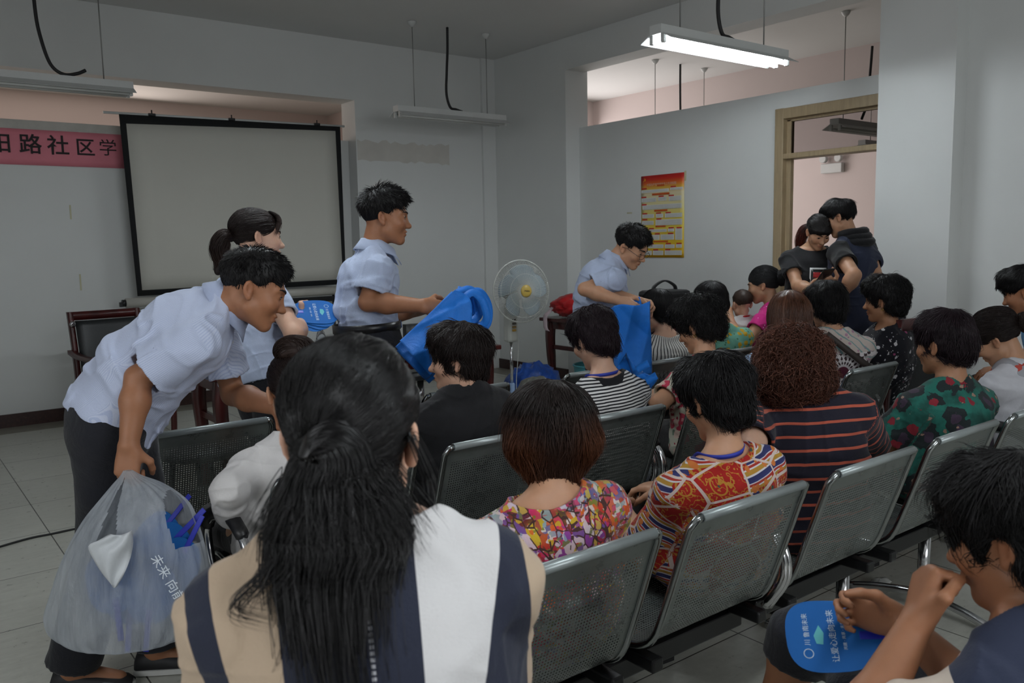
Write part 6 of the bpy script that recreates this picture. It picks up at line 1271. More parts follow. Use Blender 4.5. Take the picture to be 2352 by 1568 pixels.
# rear row, nearest the camera
h7 = at(814, 998, 1.06)
R7 = rotm(radians(42), radians(4), 0)
L7 = lambda *q: h7+R7 @ np.array(q)
add('person', 'person with a long dark ponytail and cream, navy and white blouse, nearest the camera', h7, (h7[0]-0.02, h7[1]-0.10, 0.56), 42, 4, 0, tyaw=27, pyaw=20, sex='f', sc=1.02, fat=0.06, skin=SKIN_FAIR, hair='tight', hairmat=HAIR_GLOSS, hair_mul=3.2, nb=at(826, 1228, 1.00), nbd=0.12, sw=0.150,
    shirt=dict(name='blouse', mat=BLOCK7, oneway=True, neck='wide', sleeve=0.98, flare=0.026, sleeve_off=0.012, wr=0.003, off=0.008), pants=dict(mat=DARKTR), h=0.0045, hh=0.004, seed=17, face=True,
    hair_over=dict(r=0.0006, tie=(-0.028, -0.116, -0.006), parts=[('e', (0, -0.018, 0.04), (0.080, 0.102, 0.086)), ('e', (0.0, -0.040, -0.05), (0.060, 0.04, 0.058))]+FACE+EARS+[('xe', (0, 0.045, -0.08), (0.12, 0.105, 0.075)), ('cut', (0, -0.07, -0.105), (0, 0.3, -1))]),
    extra=[('tail', [L7(-0.028, -0.112, -0.004), at(762, 1032, 0.928), at(765, 1078, 0.928), at(772, 1130, 0.935), at(780, 1220, 0.945)], (0.014, 0.032, 0.048, 0.060, 0.074), 3000, 0.0006), ('tail', [L7(-0.028, -0.112, -0.006), at(764, 1040, 0.932), at(770, 1072, 0.937), at(776, 1125, 0.948), at(784, 1210, 0.955), at(780, 1310, 0.948), at(792, 1450, 0.935), at(812, 1600, 0.925), at(818, 1720, 0.93)], (0.015, 0.021, 0.036, 0.058, 0.078, 0.070, 0.062, 0.054, 0.03), 6500, 0.0006),
           ('locks', [[L7(-0.07, -0.05, -0.05), at(680, 1090, 0.98), at(648, 1180, 0.95), at(640, 1260, 0.90)], [L7(-0.065, -0.06, -0.05), at(690, 1110, 0.97), at(672, 1200, 0.94), at(668, 1300, 0.89)], [L7(0.06, -0.06, -0.06), at(870, 1090, 0.98), at(905, 1180, 0.96), at(930, 1235, 0.93)], [L7(0.065, -0.05, -0.06), at(885, 1080, 0.99), at(930, 1160, 0.98), at(950, 1215, 0.96)], [L7(0.05, -0.07, -0.06), at(860, 1110, 0.96), at(885, 1200, 0.93), at(895, 1290, 0.90)]], 130, 0.009, 0.0006),
           ('locks', [[L7(-0.06, -0.07, -0.05), at(690, 1130, 0.94), at(650, 1230, 0.91), at(600, 1330, 0.885), at(560, 1400, 0.88)], [L7(-0.06, -0.08, -0.06), at(700, 1180, 0.92), at(640, 1290, 0.89), at(545, 1390, 0.88), at(620, 1420, 0.875)], [L7(-0.05, -0.09, -0.05), at(705, 1200, 0.92), at(668, 1320, 0.88), at(600, 1400, 0.88)], [L7(-0.04, -0.1, -0.06), at(720, 1300, 0.89), at(690, 1430, 0.88), at(655, 1560, 0.89)], [L7(0.05, -0.09, -0.06), at(850, 1150, 0.94), at(868, 1240, 0.91), at(880, 1300, 0.90)], [L7(0.075, -0.02, -0.0), at(950, 1010, 1.0), at(985, 1090, 1.0), at(1000, 1150, 0.98)]], 34, 0.004, 0.00055)])
h25 = at(2325, 1228, 1.30)
add('person', 'person with short black hair resting the chin on a hand, at the lower right corner', h25, (h25[0]+0.10, h25[1]-0.16, 0.53), -4, 16, 0, tyaw=-2, pyaw=-22, sex='f', sc=0.95, fat=0.0, skin=SKIN_TAN, hair='fem_short', hair_mul=2.2, arch=0.05, nb=at(2345, 1418, 1.28),
    L=dict(w=at(2104, 1432, 1.32), e=at(1945, 1730, 1.28), hand=dict(D=at(2134, 1290, 1.345)-at(2104, 1432, 1.32), X=(-0.62, -0.75, 0.12), curls=[(1.45, 1.5, 0.8), (1.5, 1.5, 0.8), (1.55, 1.5, 0.85), (1.6, 1.5, 0.9)], thumb=(0.9, 0.0))),
    knees={1: (at(1850, 1455, 1.80), at(1782, 1600, 1.86)), -1: (at(1990, 1600, 1.62), at(1990, 2050, 1.75))}, R=dict(w=at(2075, 1434, 1.46), hand=dict(D=at(1988, 1404, 1.50)-at(2075, 1434, 1.46), X=(0.0, -0.3, 0.9), curls=[(0.9, 1.1, 0.7)]*4, thumb=(0.3, 0.6))),
    shirt=dict(name='blouse', mat=YOKE25, neck='round', sleeve=0.8, flare=0.03), shrug=0.03, pants=dict(mat=TROUS, length=0.42), h=0.0042, hh=0.0045, seed=18, hair_over=dict(r=0.0008),
    parts=[])
# second row
h10 = H(1265, 993, 1.54)
add('person', 'person with a brown-tipped bob and a multicolour mosaic-print blouse', h10, hipat(h10, YA), 33, 14, 0, tyaw=17, pyaw=8, hair='bob', hairmat=HAIR_BOB, hair_mul=1.5, tip=lambda q: 0.95*np.clip((0.05-q[:, 2])/0.09, 0, 1)*np.clip(np.abs(q[:, 0])/0.09, 0.25, 1), sc=0.98, fat=0.05, nb=H(1256, 1148, 1.47),
    shirt=dict(name='blouse', mat=MOSAIC, neck='wide', sleeve=0.75), pants=dict(mat=DARKTR), h=0.0045, hh=0.0042, seed=20)
h11 = H(1642, 915, 1.55)
add('person', 'person with short black hair, red patterned blouse and a blue lanyard', h11, hipat(h11, YA), 8, 20, 0, tyaw=14, pyaw=5, hair='fem_short', hair_mul=1.5, skin=SKIN, fat=0.06, nb=H(1655, 1052, 1.49),
    shirt=dict(name='blouse', mat=SCARFRED, neck='wide', sleeve=0.9, flare=0.03), pants=dict(mat=DARKTR), h=0.0045, hh=0.0045, parts=[lan], seed=21)
h12 = H(1822, 845, 1.62)
add('person', 'person with curly brown hair and a navy T-shirt with orange stripes, leaning forward', h12, (h12[0]+0.02, YA+0.335, SEATZ), 50, 20, 0, tyaw=54, pyaw=25, hair='curly', hairmat=HAIR_CURL, hair_mul=1.3, fat=0.14, sc=1.02, skin=SKIN_FAIR, nb=H(1848, 905, 1.58),
    L=dict(w=H(1735, 1130, 1.78), e=H(1722, 1062, 1.50)), R=dict(w=H(2010, 1110, 2.05), e=H(2016, 1062, 1.62)), shirt=dict(name='tee', mat=NAVYSTR, neck='round', sleeve=0.62), pants=dict(mat=DARKTR), h=0.0048, seed=22)
h22 = H(2166, 790, 1.52)
add('person', 'person with cropped purple-black hair and a green floral satin blouse', h22, hipat(h22, YA), 8, 6, 0, tyaw=20, pyaw=8, hair='fem_short', hairmat=HAIR_PURPLE, hair_over=dict(parts=[('e', (0, -0.02, 0.040), (0.086, 0.106, 0.096)), ('e', (0, -0.055, -0.02), (0.073, 0.055, 0.06)), ('e', (0, 0.03, 0.075), (0.07, 0.06, 0.05))]+FACE+EARS+[('xe', (0, 0.045, -0.085), (0.13, 0.12, 0.08)), ('cut', (0, -0.07, -0.07), (0, 0.3, -1))]), skin=SKIN_OLD, fat=0.1, neck=1.12,
    shirt=dict(name='blouse', mat=GREENFL, neck='round', sleeve=0.6, flare=0.03), pants=dict(mat=DARKTR), seed=23, parts=[lambda s: s.necklace(GOLD)])
h23 = H(2284, 775, 1.62)
R23 = rotm(radians(-8), radians(34), -12*pi/180)
def neck_scarf(s):
    P = []
    for t in np.linspace(0, 2*pi, 40, endpoint=False): P.append([s.cl(sin(t)*r*1.1, cos(t)*r-0.01, z-0.03*max(0, -cos(t))) for r, z in ((.062, .03), (.07, .045), (.084, .03), (.105, -.005), (.122, -.05))])
    mb = MB(); mb.grid(P, 0.006, True); o = s.mesh('scarf', mb, None); o.data.materials.append(SCARFM)
_t = NT('grey_scarf_cloth', 0.8); _c = _t.coord(); _d = _t.voro(_c, 14, 'Distance'); _t.col(_t.mix(_t.less(_t.math('ADD', _d, _t.math('MULTIPLY', _t.noise(_c, 40), 0.25)), 0.36), srgb(160, 160, 166), srgb(186, 74, 62))); SCARFM = _t.m
add('person', 'person with a low bun, white blouse and grey flowered neck scarf, head bent', h23, (h23[0]+0.05, YA+0.32, SEATZ), -8, 34, -12, tyaw=12, pyaw=0, hair='tight', hairmat=HAIR_DARKBROWN, skin=SKIN, fat=0.08, hair_over=dict(parts=[('e', (0, -0.02, 0.04), (0.086, 0.108, 0.092))]+FACE+EARS+[('xe', (0, 0.035, -0.075), (0.12, 0.115, 0.075)), ('cut', (0, -0.07, -0.065), (0, 0.5, -1))]),
    extra=[('ball', h23+R23 @ np.array((0.02, -0.135, -0.01)), (0.045, 0.035, 0.045))], shirt=dict(name='blouse', mat=WHITEBL, neck='round', sleeve=0.7), pants=dict(mat=DARKTR), seed=24, parts=[neck_scarf, lan])
# third row
h8 = H(674, 896, 2.46); R8 = rotm(radians(14), radians(8), 0)
add('person', 'person with a dark bun and white puff-sleeved sweatshirt in front of the bending young man', h8, hipat(h8, YB), 14, 8, 0, tyaw=5, pyaw=0, hair='tight', hairmat=HAIR_DARKBROWN, skin=SKIN, L=dict(w=H(545, 1225, 2.62), e=H(528, 1122, 2.38)),
    extra=[('ball', h8+R8 @ np.array((0.005, -0.045, 0.125)), (0.058, 0.052, 0.042))], shirt=dict(name='sweatshirt', mat=WHITESW, neck='round', sleeve=1.6, puff=0.007, sleeve_off=0.006, wr=0.005), pants=dict(mat=DARKTR), seed=25, h=0.005)
h9 = H(1052, 824, 2.52)
add('person', 'person with dark short hair and a black top, face turned left toward the staff', h9, hipat(h9, YB), -46, 2, 0, tyaw=6, pyaw=0, hair='fem_short', hairmat=HAIR_DARKBROWN, skin=SKIN_FAIR, fat=0.1, hair_mul=1.2, nb=H(1062, 905, 2.46),
    shirt=dict(name='top', mat=BLACKTEE, neck='round', sleeve=0.9), pants=dict(mat=DARKTR), seed=26, h=0.005)
h13 = H(1362, 778, 2.55)
add('person', 'person with purple-black hair, black-and-white striped top and blue lanyard', h13, hipat(h13, YB, 0.02), 2, 26, 0, tyaw=10, pyaw=5, hair='fem_short', hairmat=HAIR_PURPLE, skin=SKIN_FAIR, nb=H(1385, 872, 2.48), fat=0.06, hair_over=dict(jit=0.8, lift=0.014),
    shirt=dict(name='top', mat=BWSTR, neck='wide', sleeve=0.8), pants=dict(mat=DARKTR), seed=27, h=0.005, parts=[lan])
h15 = H(1602, 748, 2.55)
add('person', 'person with black permed hair, hoop earrings and a pale floral blouse, looking down left', h15, hipat(h15, YB, 0.02), -14, 22, 0, tyaw=6, pyaw=0, hair='fem_perm', skin=SKIN, fat=0.1, nb=H(1612, 830, 2.49),
    L=dict(w=H(1505, 905, 2.80), e=H(1515, 925, 2.50)), shirt=dict(name='blouse', mat=FLORAL15, neck='round', sleeve=0.7), pants=dict(mat=DARKTR), seed=28, h=0.005, parts=[lambda s: s.earring(GOLD)])
h19 = H(1812, 728, 2.45)
add('person', 'person with long straight chestnut hair seen from behind, pale blue top', h19, hipat(h19, YB, 0.0), 52, 8, 0, tyaw=35, pyaw=10, hair='long', hairmat=HAIR_BROWN, skin=SKIN_FAIR, shirt=dict(name='top', mat=LTBLUE, neck='round', sleeve=0.8), pants=dict(mat=DARKTR), seed=29)
h20 = H(1897, 702, 2.50)
def cross_strap(s):
    yy = lambda x: -0.012-0.158*math.sqrt(max(0.0, 1-(x/0.225)**2))
    P = [[s.cl(x+k*0.009, yy(x+k*0.009), z+k*0.014) for k in (-1, 1)] for x, z in [(-0.075+0.285*u, 0.035-0.23*u-0.03*sin(pi*u)*0) for u in np.linspace(0, 1, 18)]]
    mb = MB(); mb.grid(P, 0.004); s.mesh('bag_strap', mb, STRAP)
add('person', 'person with short black hair and a medallion-print blouse crossed by a dark strap', h20, hipat(h20, YB, 0.02), 26, 10, 0, tyaw=45, pyaw=20, hair='fem_short', skin=SKIN, fat=0.12, nb=H(1915, 770, 2.44), shirt=dict(name='blouse', mat=MEDAL, neck='round', sleeve=0.7), pants=dict(mat=DARKTR), seed=30, parts=[cross_strap])
# front row
h14 = H(1506, 713, 3.34)
add('person', 'person with smooth black hair and a white cardigan with fine black lines', h14, hipat(h14, YC, 0.02), -10, 14, 0, tyaw=14, pyaw=5, hair='male_side', hair_over=dict(parts=[('e', (0, -0.018, 0.038), (0.082, 0.104, 0.088)), ('e', (0, -0.05, -0.03), (0.06, 0.055, 0.055))]+FACE+EARS+[('xe', (0, 0.045, -0.085), (0.13, 0.12, 0.08)), ('cut', (0, -0.07, -0.1), (0, 0.3, -1))], lift=0.003, L=0.14), skin=SKIN_FAIR, nb=H(1526, 774, 3.27),
    shirt=dict(name='cardigan', mat=FINESTR, around=True, neck='wide', sleeve=0.9), pants=dict(mat=DARKTR), seed=31, parts=[lambda s: s.glasses(GLASSF)])
h16 = H(1632, 692, 3.36)
add('person', 'person with a smooth black bob and a turquoise blouse with yellow flowers', h16, hipat(h16, YC, 0.06), 42, 10, 0, tyaw=40, pyaw=20, hair='bob', hairmat=HAIR_BLACK, hair_over=dict(bend=(0.001, 10)), skin=SKIN, nb=H(1652, 758, 3.30), sc=0.95, R=dict(w=H(1676, 728, 3.55), e=H(1690, 775, 3.45)), shirt=dict(name='blouse', mat=TURQ, neck='round', sleeve=0.7), pants=dict(mat=DARKTR), seed=32, parts=[lambda s: (lambda mb: (mb.grid([[s.cl(x+k*0.008, -0.112, z+k*0.008) for k in (-1, 1)] for x, z in [(-0.02+0.16*u, -0.02-0.3*u) for u in np.linspace(0, 1, 10)]], 0.004), s.mesh('bag_strap', mb, STRAP)))(MB())])
h18 = H(1752, 654, 3.42); R18 = rotm(radians(-26), radians(12), 0)
add('person', 'person in a pink dotted top with a black hair bun, bending toward the toddler', h18, hipat(h18, YC, 0.06), -26, 12, 0, tyaw=-10, pyaw=-10, hair='tight', hairmat=HAIR_GREY, skin=SKIN, L=dict(w=H(1700, 775, 3.60), e=H(1722, 775, 3.34)), hair_over=dict(parts=[('e', (0, -0.018, 0.04), (0.083, 0.104, 0.09))]+FACE+EARS+[('xe', (0, 0.035, -0.075), (0.12, 0.115, 0.075)), ('cut', (0, -0.07, -0.06), (0, 0.5, -1))]),
    extra=[('ball', h18+R18 @ np.array((0.0, -0.13, 0.02)), (0.05, 0.042, 0.05))], shirt=dict(name='top', mat=PINKDOT, neck='round', sleeve=0.55), pants=dict(mat=nopat('plum_trousers', srgb(110, 24, 66))), seed=33)
h17 = H(1704, 698, 3.52)
add('person', 'toddler with very short hair and a white top, held on a lap', h17, h17+np.array((0.02, 0.02, -0.28)), 28, 6, 0, tyaw=20, pyaw=20, sex='f', sc=0.56, hsc=1.42, nbd=0.06, neck=0.85, hair='toddler', hairmat=HAIR_FUZZ, skin=SKIN_FAIR, legs='lap', shirt=dict(mat=plain('white_toddler_top', srgb(206, 204, 202)), neck='round', sleeve=0.8), pants=dict(mat=nopat('grey_toddler_trousers', srgb(120, 120, 130))), seed=34, h=0.0045, hh=0.004, parts=[lambda s: (lambda mb: (mb.tube([s.cl(sin(t)*0.073, cos(t)*0.066, 0.016-0.02*cos(t)) for t in np.linspace(0, 2*pi, 30, endpoint=False)], 0.006, 6, closed=True), s.mesh('red_neckband', mb, REDC)))(MB())])
PEOPLE[-1].cat = 'child'
# at the side
h21 = H(2030, 690, 2.42)
add('person', 'elderly person in a black floral top and gold earrings on the dark red wooden chair', h21, (WCH[0]-0.13, WCH[1]-0.03, 0.56), -16, 4, 0, tyaw=-8, pyaw=-2, hair='fem_perm', nb=H(2036, 752, 2.40), hair_over=dict(jit=0.6, lift=0.012), skin=SKIN_OLD, fat=0.1, shirt=dict(name='top', mat=BLKFLOR, neck='round', sleeve=0.6), pants=dict(mat=DARKTR), seed=35, parts=[lambda s: s.earring(GOLD), lambda s: s.necklace(GOLD)])
h24 = at(2352, 668, 4.25)
add('person', 'person in a mid-blue shirt with dark hair, cut by the right edge', h24, (h24[0]+0.28, h24[1]-0.12, 0.60), -10, 20, -4, tyaw=-20, pyaw=-20, sex='m', hair='male_side', skin=SKIN_TAN, nb=at(2388, 722, 4.2), arch=0.06, shirt=dict(mat=BLUEMAN, neck='round', sleeve=0.8), pants=dict(mat=DARKTR), seed=36)

#PEOPLE_END
with ThreadPoolExecutor(4) as ex: list(ex.map(lambda p: p.compute(), PEOPLE))
for p in PEOPLE: p.build()
# ================================================================ things people hold
FANB = mat('blue_fan_plastic', srgb(30, 94, 164), 0.6, spec=0.12, vary=0.05); FANH = mat('violet_blue_handle', srgb(34, 44, 170), 0.4); FANT = mat('white_fan_print', srgb(200, 214, 226), 0.5); FANL = mat('teal_fan_print', srgb(70, 170, 176), 0.5)
def hand_fan(M, label, group=None, detail=True, s=1.0):
    o = M.translation.copy(); r = empty('hand_fan', o, 0, label, 'hand fan', group); L = M.copy(); L.translation = (0, 0, 0); L = L @ Matrix.Scale(s, 4)
    out = []
    for t in np.linspace(0, 2*pi, 44, endpoint=False):
        c, sn = cos(t), sin(t); e = 0.72; x = 0.088*abs(c)**e*(1 if c > 0 else -1)*(0.92+0.10*sn); y = 0.105+0.10*abs(sn)**e*(1 if sn > 0 else -1); out.append((x, y))
    MB().prism(out, -0.0006, 0.0006, L).build('fan_blade', FANB, r)
    MB().box((-0.0095, -0.09, -0.0022), (0.0095, 0.05, 0.0022), 0.002, L).build('handle', FANH, r)
    if detail:
        X = lambda x, y: L @ frame((x, y, 0.0009), (1, 0, 0), (0, 1, 0), (0, 0, 1))
        text_mesh('lettering', '让爱心走向未来', 0.017, FANT, r, X(0, 0.105), 0.0002); text_mesh('small_lettering', '共建 · 共享 · 未来', 0.0085, FANT, r, X(0, 0.082), 0.0002); text_mesh('brand_lettering', '川 鲁南未来', 0.014, FANT, r, X(0.015, 0.16), 0.0002)
        mb = MB().tube([(-0.04+0.010*cos(t), 0.161+0.010*sin(t), 0.0008) for t in np.linspace(0, 2*pi, 20, endpoint=False)], 0.0011, 5, closed=True); bmesh.ops.transform(mb.bm, matrix=L, verts=mb.bm.verts); mb.build('logo', FANT, r)
        mb = MB(); mb.prism([(-0.02, 0.128), (0.006, 0.124), (0.024, 0.133), (0.0, 0.146), (-0.018, 0.142)], 0.0006, 0.0011, L); mb.build('leaf_print', FANL, r)
    return r
# fanned out in the ponytailed woman's hand
ay = nrm(CR*0.92-CU*0.06+fw*0.35); ax = nrm(-CU*0.62-fw*0.72); ax = nrm(ax-ay*(ax @ ay)); az = np.cross(ax, ay); az = az if az @ CU > 0 else -az; ax = np.cross(ay, az)
WHICH = ['topmost of the blue fans spread in the ponytailed woman\'s hand', 'second blue fan down in the ponytailed woman\'s hand', 'third blue fan down in the ponytailed woman\'s hand', 'lowest blue fan in the ponytailed woman\'s hand, dark underneath']
for k in range(4):
    a = radians(6-17*k); x2 = ax*cos(a)+ay*sin(a); y2 = ay*cos(a)-ax*sin(a); c = at(702-2*k, 716-3*k, 3.55)-az*0.006*k-y2*0.055
    hand_fan(frame(c, x2, y2, az), WHICH[k], 'blue hand fans', k < 3, 0.92)
# the fan on the lap at the lower right
y2 = nrm(-CR*0.95-CU*0.10+fw*0.25); x2 = nrm(-CU*0.72-fw*0.66); x2 = nrm(x2-y2*(x2 @ y2)); z2 = np.cross(x2, y2)
z2 = z2 if z2 @ fw < 0 else -z2; x2 = np.cross(y2, z2)
hand_fan(frame(at(2030, 1458, 1.50), x2, y2, z2), 'blue paddle fan with white print held over the dark knee at the lower right', 'blue hand fans', True, 0.82)
# translucent carrier bag full of fans
bgm = NT('translucent_white_film', 0.35); _v = bgm.coord(); _s = bgm.noise(bgm.map(_v, (3, 3, 0.7)), 7, 5, 0.6); bgm.col(bgm.ramp(_s, [(0.3, srgb(198, 205, 212)), (0.7, srgb(212, 217, 222))])); bgm.bump(bgm.noise(bgm.map(_v, (2.2, 2.2, 0.5)), 14, 5, 0.6, dist=0.8), 0.5, 0.03)
_tr = bgm.n('ShaderNodeBsdfTransparent'); _tl = bgm.n('ShaderNodeBsdfTranslucent'); _tl.inputs[0].default_value = srgb(205, 212, 220); _m1 = bgm.n('ShaderNodeMixShader'); _m1.inputs[0].default_value = 0.4; _m2 = bgm.n('ShaderNodeMixShader'); bgm.put(_m2.inputs[0], bgm.ramp(_s, [(0.3, (0.5,)*3), (0.7, (0.28,)*3)]))
bgm.t.links.new(bgm.b.outputs[0], _m1.inputs[1]); bgm.t.links.new(_tl.outputs[0], _m1.inputs[2]); bgm.t.links.new(_m1.outputs[0], _m2.inputs[1]); bgm.t.links.new(_tr.outputs[0], _m2.inputs[2]); bgm.t.links.new(_m2.outputs[0], bgm.t.nodes['Material Output'].inputs[0]); FILM = bgm.m
BT = 2.40; bx_ = np.array((CR[0], CR[1], 0)); bx_ /= np.linalg.norm(bx_); bd_ = np.array((fw[0], fw[1], 0)); bd_ /= np.linalg.norm(bd_)
lev = [(1470, 200, 380), (1462, 150, 425), (1445, 118, 452), (1410, 108, 470), (1370, 118, 476), (1310, 136, 474), (1250, 162, 464), (1190, 200, 444), (1150, 230, 420), (1115, 258, 372), (1094, 276, 326), (1080, 284, 304)]
lv = spline([(a, b, c) for a, b, c in lev], 9); bag0 = at(290, 1466, BT); bag = empty('carrier_bag', (bag0[0], bag0[1], bag0[2]), 0, 'bulging translucent white plastic bag of fans hanging from the bending young man\'s hand', 'bag')
nA = 220; rgb_ = np.random.default_rng(5); ph = rgb_.uniform(0, 6.28, 12); P = np.zeros((nA, len(lv), 3)); PX = np.zeros((nA, len(lv), 3))
for j, (py, xl, xr) in enumerate(lv):
    pm = (xl+xr)/2; c = at(pm, py, BT); a = (xr-xl)/2*BT/F_PX; b = min(a*0.62, 0.095); v = j/(len(lv)-1)
    for i, t in enumerate(np.linspace(0, 2*pi, nA, endpoint=False)):
        f = 1+(0.045*abs(sin(4.5*t+ph[0]+1.2*v))**0.7+0.05*abs(sin(7*t+ph[1]-2*v+0.8*sin(3*v)))**0.6+0.025*sin(23*t+ph[2]+5*v)-0.06)*(0.25+1.0*v)+0.018*sin(9*v*2+5*t+ph[3])*sin(4*t+ph[4]+6*v)
        P[i, j] = c+bx_*a*cos(t)*f+bd_*b*sin(t)*f-np.array(bag.location); PX[i, j] = (pm+(xr-xl)/2*cos(t), py, sin(t))
def inpoly(x, y, poly):
    ins = False; n = len(poly); j = n-1
    for i in range(n):
        xi, yi = poly[i]; xj, yj = poly[j]
        if (yi > y) != (yj > y) and x < (xj-xi)*(y-yi)/(yj-yi)+xi: ins = not ins
        j = i
    return ins
n2 = len(lv); idx = np.arange(nA*n2).reshape(nA, n2); Q = []
V1 = [(293, 1092), (272, 1165), (252, 1228), (278, 1240), (305, 1214), (298, 1150)]; V2 = [(385, 1118), (432, 1140), (462, 1240), (420, 1240), (404, 1185)]
for i in range(nA):
    for j in range(n2-1):
        q = (idx[i, j], idx[(i+1) % nA, j], idx[(i+1) % nA, j+1], idx[i, j+1]); m = np.mean([PX.reshape(-1, 3)[k] for k in q], 0)
        if m[2] < 0.1 and (inpoly(m[0], m[1], V1) or inpoly(m[0], m[1], V2)): continue
        Q.append(q)
me = np_mesh('bag_film', P.reshape(-1, 3), np.array(Q)); link_mesh('bag_film', me, FILM, bag)
FILM2 = mat('white_film_flap', srgb(206, 210, 214), 0.4, bump=0.3, bscale=40)
fL = spline([(252, 1226, 0), (228, 1240, 0), (203, 1254, 0), (216, 1286, 0), (236, 1318, 0), (256, 1341, 0)], 4); fR = spline([(303, 1218, 0), (306, 1245, 0), (301, 1275, 0), (292, 1302, 0), (282, 1324, 0), (268, 1346, 0)], 4)
MB().grid([[at(a_[0]*(1-w)+b_[0]*w, a_[1]*(1-w)+b_[1]*w+6*sin(pi*w), BT-0.115-0.014*sin(pi*w)-0.007*sin(9*w+i*0.35))-np.array(bag.location) for w in np.linspace(0, 1, 12)] for i, (a_, b_) in enumerate(zip(fL, fR))], 0.0015).build('torn_flap', FILM2, bag)
text_mesh('film_lettering', '未来 向前', 0.035, mat('white_film_print', srgb(222, 228, 234), 0.6), bag, frame(at(385, 1330, BT-0.10)-np.array(bag.location), nrm(CR*0.5-CU*0.85), nrm(CU*0.5+CR*0.85), -fw), 0.0004)
k = 0
for px, py, dx, dy, t, pl in ((262, 1345, -0.25, -1, 2.36, 'nearest the young man\'s trousers'), (300, 1372, 0.1, -1, 2.40, 'in the middle of the pile'), (345, 1370, 0.15, -1, 2.37, 'right of the middle'), (372, 1270, 0.7, 0.72, 2.42, 'its handle sticking out at the upper right'), (402, 1310, 0.45, 0.9, 2.40, 'its handle sticking out lowest at the right'), (352, 1245, 0.7, 0.9, 2.47, 'its handle topmost at the right')):
    y_ = nrm(-CR*dx-CU*dy) if dy > 0 else nrm(CR*dx*0.5+CU*0.95); z_ = nrm(-fw+CR*(0.35-0.15*k)); x_ = np.cross(y_, z_); z_ = np.cross(x_, y_); c = at(px, py, t); c = c-y_*(0.10 if dy > 0 else 0.08)
    hand_fan(frame(c, x_, y_, z_), 'blue fan inside the plastic bag, '+pl, 'fans in the plastic bag', k == 1, 0.85); k += 1

# blue non-woven bags
def cloth_bag(corners, t4, label, seed, bulge=0.03, handles=None, group='blue cloth bags', hump=0.0):
    """corners (px, py) in order: opening edge a, opening edge b, base b, base a, with a depth each"""
    q = [at(px, py, t) for (px, py), t in zip(corners, t4)]; o = sum(q)/4; r = empty('cloth_bag', o, 0, label, 'bag', group); rg = np.random.default_rng(seed); ph = rg.uniform(0, 6.28, 6); N = nrm(np.cross(q[1]-q[0], q[3]-q[0])); N = N if N @ fw < 0 else -N
    for side in (0, 1):
        P = []
        for u in np.linspace(0, 1, 34):
            row = []
            for v in np.linspace(0, 1, 34):
                p = (q[0]*(1-u)+q[1]*u)*(1-v)+(q[3]*(1-u)+q[2]*u)*v
                w = bulge*(sin(pi*u)**0.8)*(0.35+0.65*v)*(1 if side == 0 else -0.7)+0.012*sin(3.1*u*2+ph[0]+2*v)+0.010*sin(7*v+ph[1]-3*u)-0.014*abs(sin(5.5*u+3*v+ph[2]))**0.6+0.010*abs(sin(7*v-4*u+ph[3]))**0.5
                e = 0.010*sin(6*u+ph[3])*(1-v); row.append(p+N*w+nrm(q[0]-q[3])*(e+hump*sin(pi*min(1, u*1.2))*(1-v)**2)-o-N*0.004*side)
            P.append(row)
        MB().grid(P, 0.003).build('bag_panel', BLUEBAG, r)
    for h in handles or []:
        sp = spline([at(px, py, t) for px, py, t in h], 7); T = np.gradient(sp, axis=0); W = np.cross(T, -fw+CU*0.4); W /= np.linalg.norm(W, axis=1, keepdims=True)
        MB().grid([[p-o+w*k for k in (-0.016, 0, 0.016)] for p, w in zip(sp, W)], 0.0025).build('strap', BLUEBAG, r)
    return r
HB = [[(1060, 690, 3.36), (1085, 672, 3.36), (1108, 690, 3.36), (1118, 730, 3.36), (1098, 752, 3.37), (1072, 742, 3.37)], [(1050, 672, 3.40), (1078, 664, 3.42), (1096, 682, 3.42), (1100, 722, 3.41), (1080, 740, 3.40)], [(1064, 686, 3.44), (1098, 668, 3.45), (1121, 700, 3.46), (1119, 744, 3.46), (1090, 764, 3.44)], [(1050, 664, 3.48), (1080, 676, 3.48), (1092, 708, 3.48), (1078, 748, 3.48)]]
cloth_bag([(1046, 664), (1094, 770), (988, 862), (918, 782)], [3.34, 3.34, 3.30, 3.32], 'front blue cloth bag held by the upright standing man', 1, 0.03, HB[:2], hump=0.03)
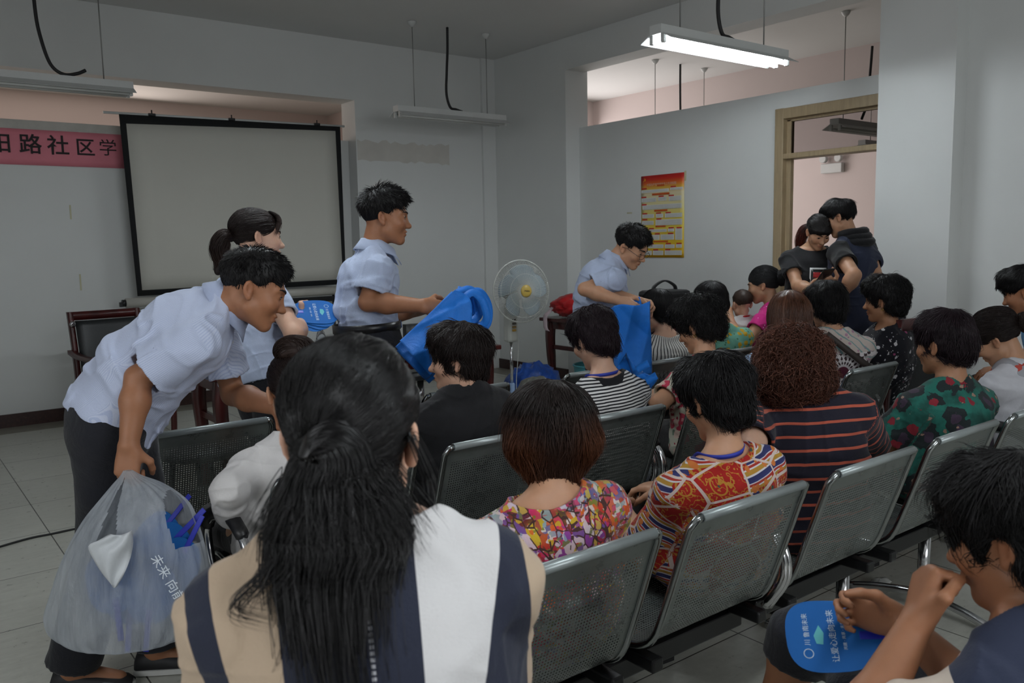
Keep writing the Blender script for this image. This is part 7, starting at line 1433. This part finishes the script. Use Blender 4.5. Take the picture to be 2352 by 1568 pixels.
cloth_bag([(1036, 672), (1104, 766), (978, 872), (908, 796)], [3.40, 3.39, 3.35, 3.38], 'second blue cloth bag behind the first in the standing man\'s hands', 2, 0.02, HB[2:3])
cloth_bag([(1050, 680), (1112, 760), (985, 880), (912, 806)], [3.45, 3.44, 3.40, 3.43], 'rearmost blue cloth bag in the standing man\'s hands', 3, 0.02, HB[3:])
cloth_bag([(1408, 706), (1492, 692), (1498, 858), (1412, 866)], [4.46, 4.40, 4.42, 4.48], 'large blue cloth bag hanging from the spectacled man\'s hands', 4, 0.045)
cloth_bag([(1400, 708), (1470, 684), (1478, 722), (1410, 740)], [4.52, 4.48, 4.44, 4.48], 'folded blue cloth bag bunched under the spectacled man\'s fingers', 5, 0.03)
cloth_bag([(1437, 812), (1504, 878), (1478, 915), (1402, 858)], [3.55, 3.5, 3.52, 3.58], 'blue cloth bag on the lap beside the black-and-white striped top', 6, 0.012, [[(1462, 850, 3.48), (1474, 842, 3.47), (1490, 834, 3.46)], [(1484, 876, 3.47), (1498, 868, 3.46), (1508, 862, 3.45)]])
cloth_bag([(1526, 740), (1544, 742), (1542, 760), (1526, 756)], [4.95, 4.95, 4.95, 4.95], 'blue cloth bag beyond the white cardigan, only a corner showing', 7, 0.01)
# phone
ph_ = empty('mobile_phone', at(1894, 634, 4.98), 0, 'black mobile phone held by the person in the printed T-shirt', 'phone'); X = nrm(CR*0.9+CU*0.1+fw*0.2); Y = nrm(CU*0.5-fw*0.8); Y = nrm(Y-X*(Y @ X)); Zz = np.cross(X, Y)
Mf = frame((0, 0, 0), X, Y, Zz); MB().box((-0.038, -0.07, -0.004), (0.038, 0.07, 0.004), 0.003, Mf).build('phone_body', BLACK_PLASTIC, ph_); MB().box((-0.035, -0.064, 0.004), (0.035, 0.064, 0.0048), 0, Mf).build('screen', mat('dark_screen', srgb(26, 28, 34), 0.1), ph_)

o = lump('paper_scrap', on(2022, 1338, 2, 0.02), (0.05, 0.035, 0.018), mat('white_paper', srgb(200, 200, 196), 0.8), None, 8, 0.4, 4.0, 0.2, 24); tag(o, 'small crumpled white paper scrap on the floor under the right benches', 'paper')
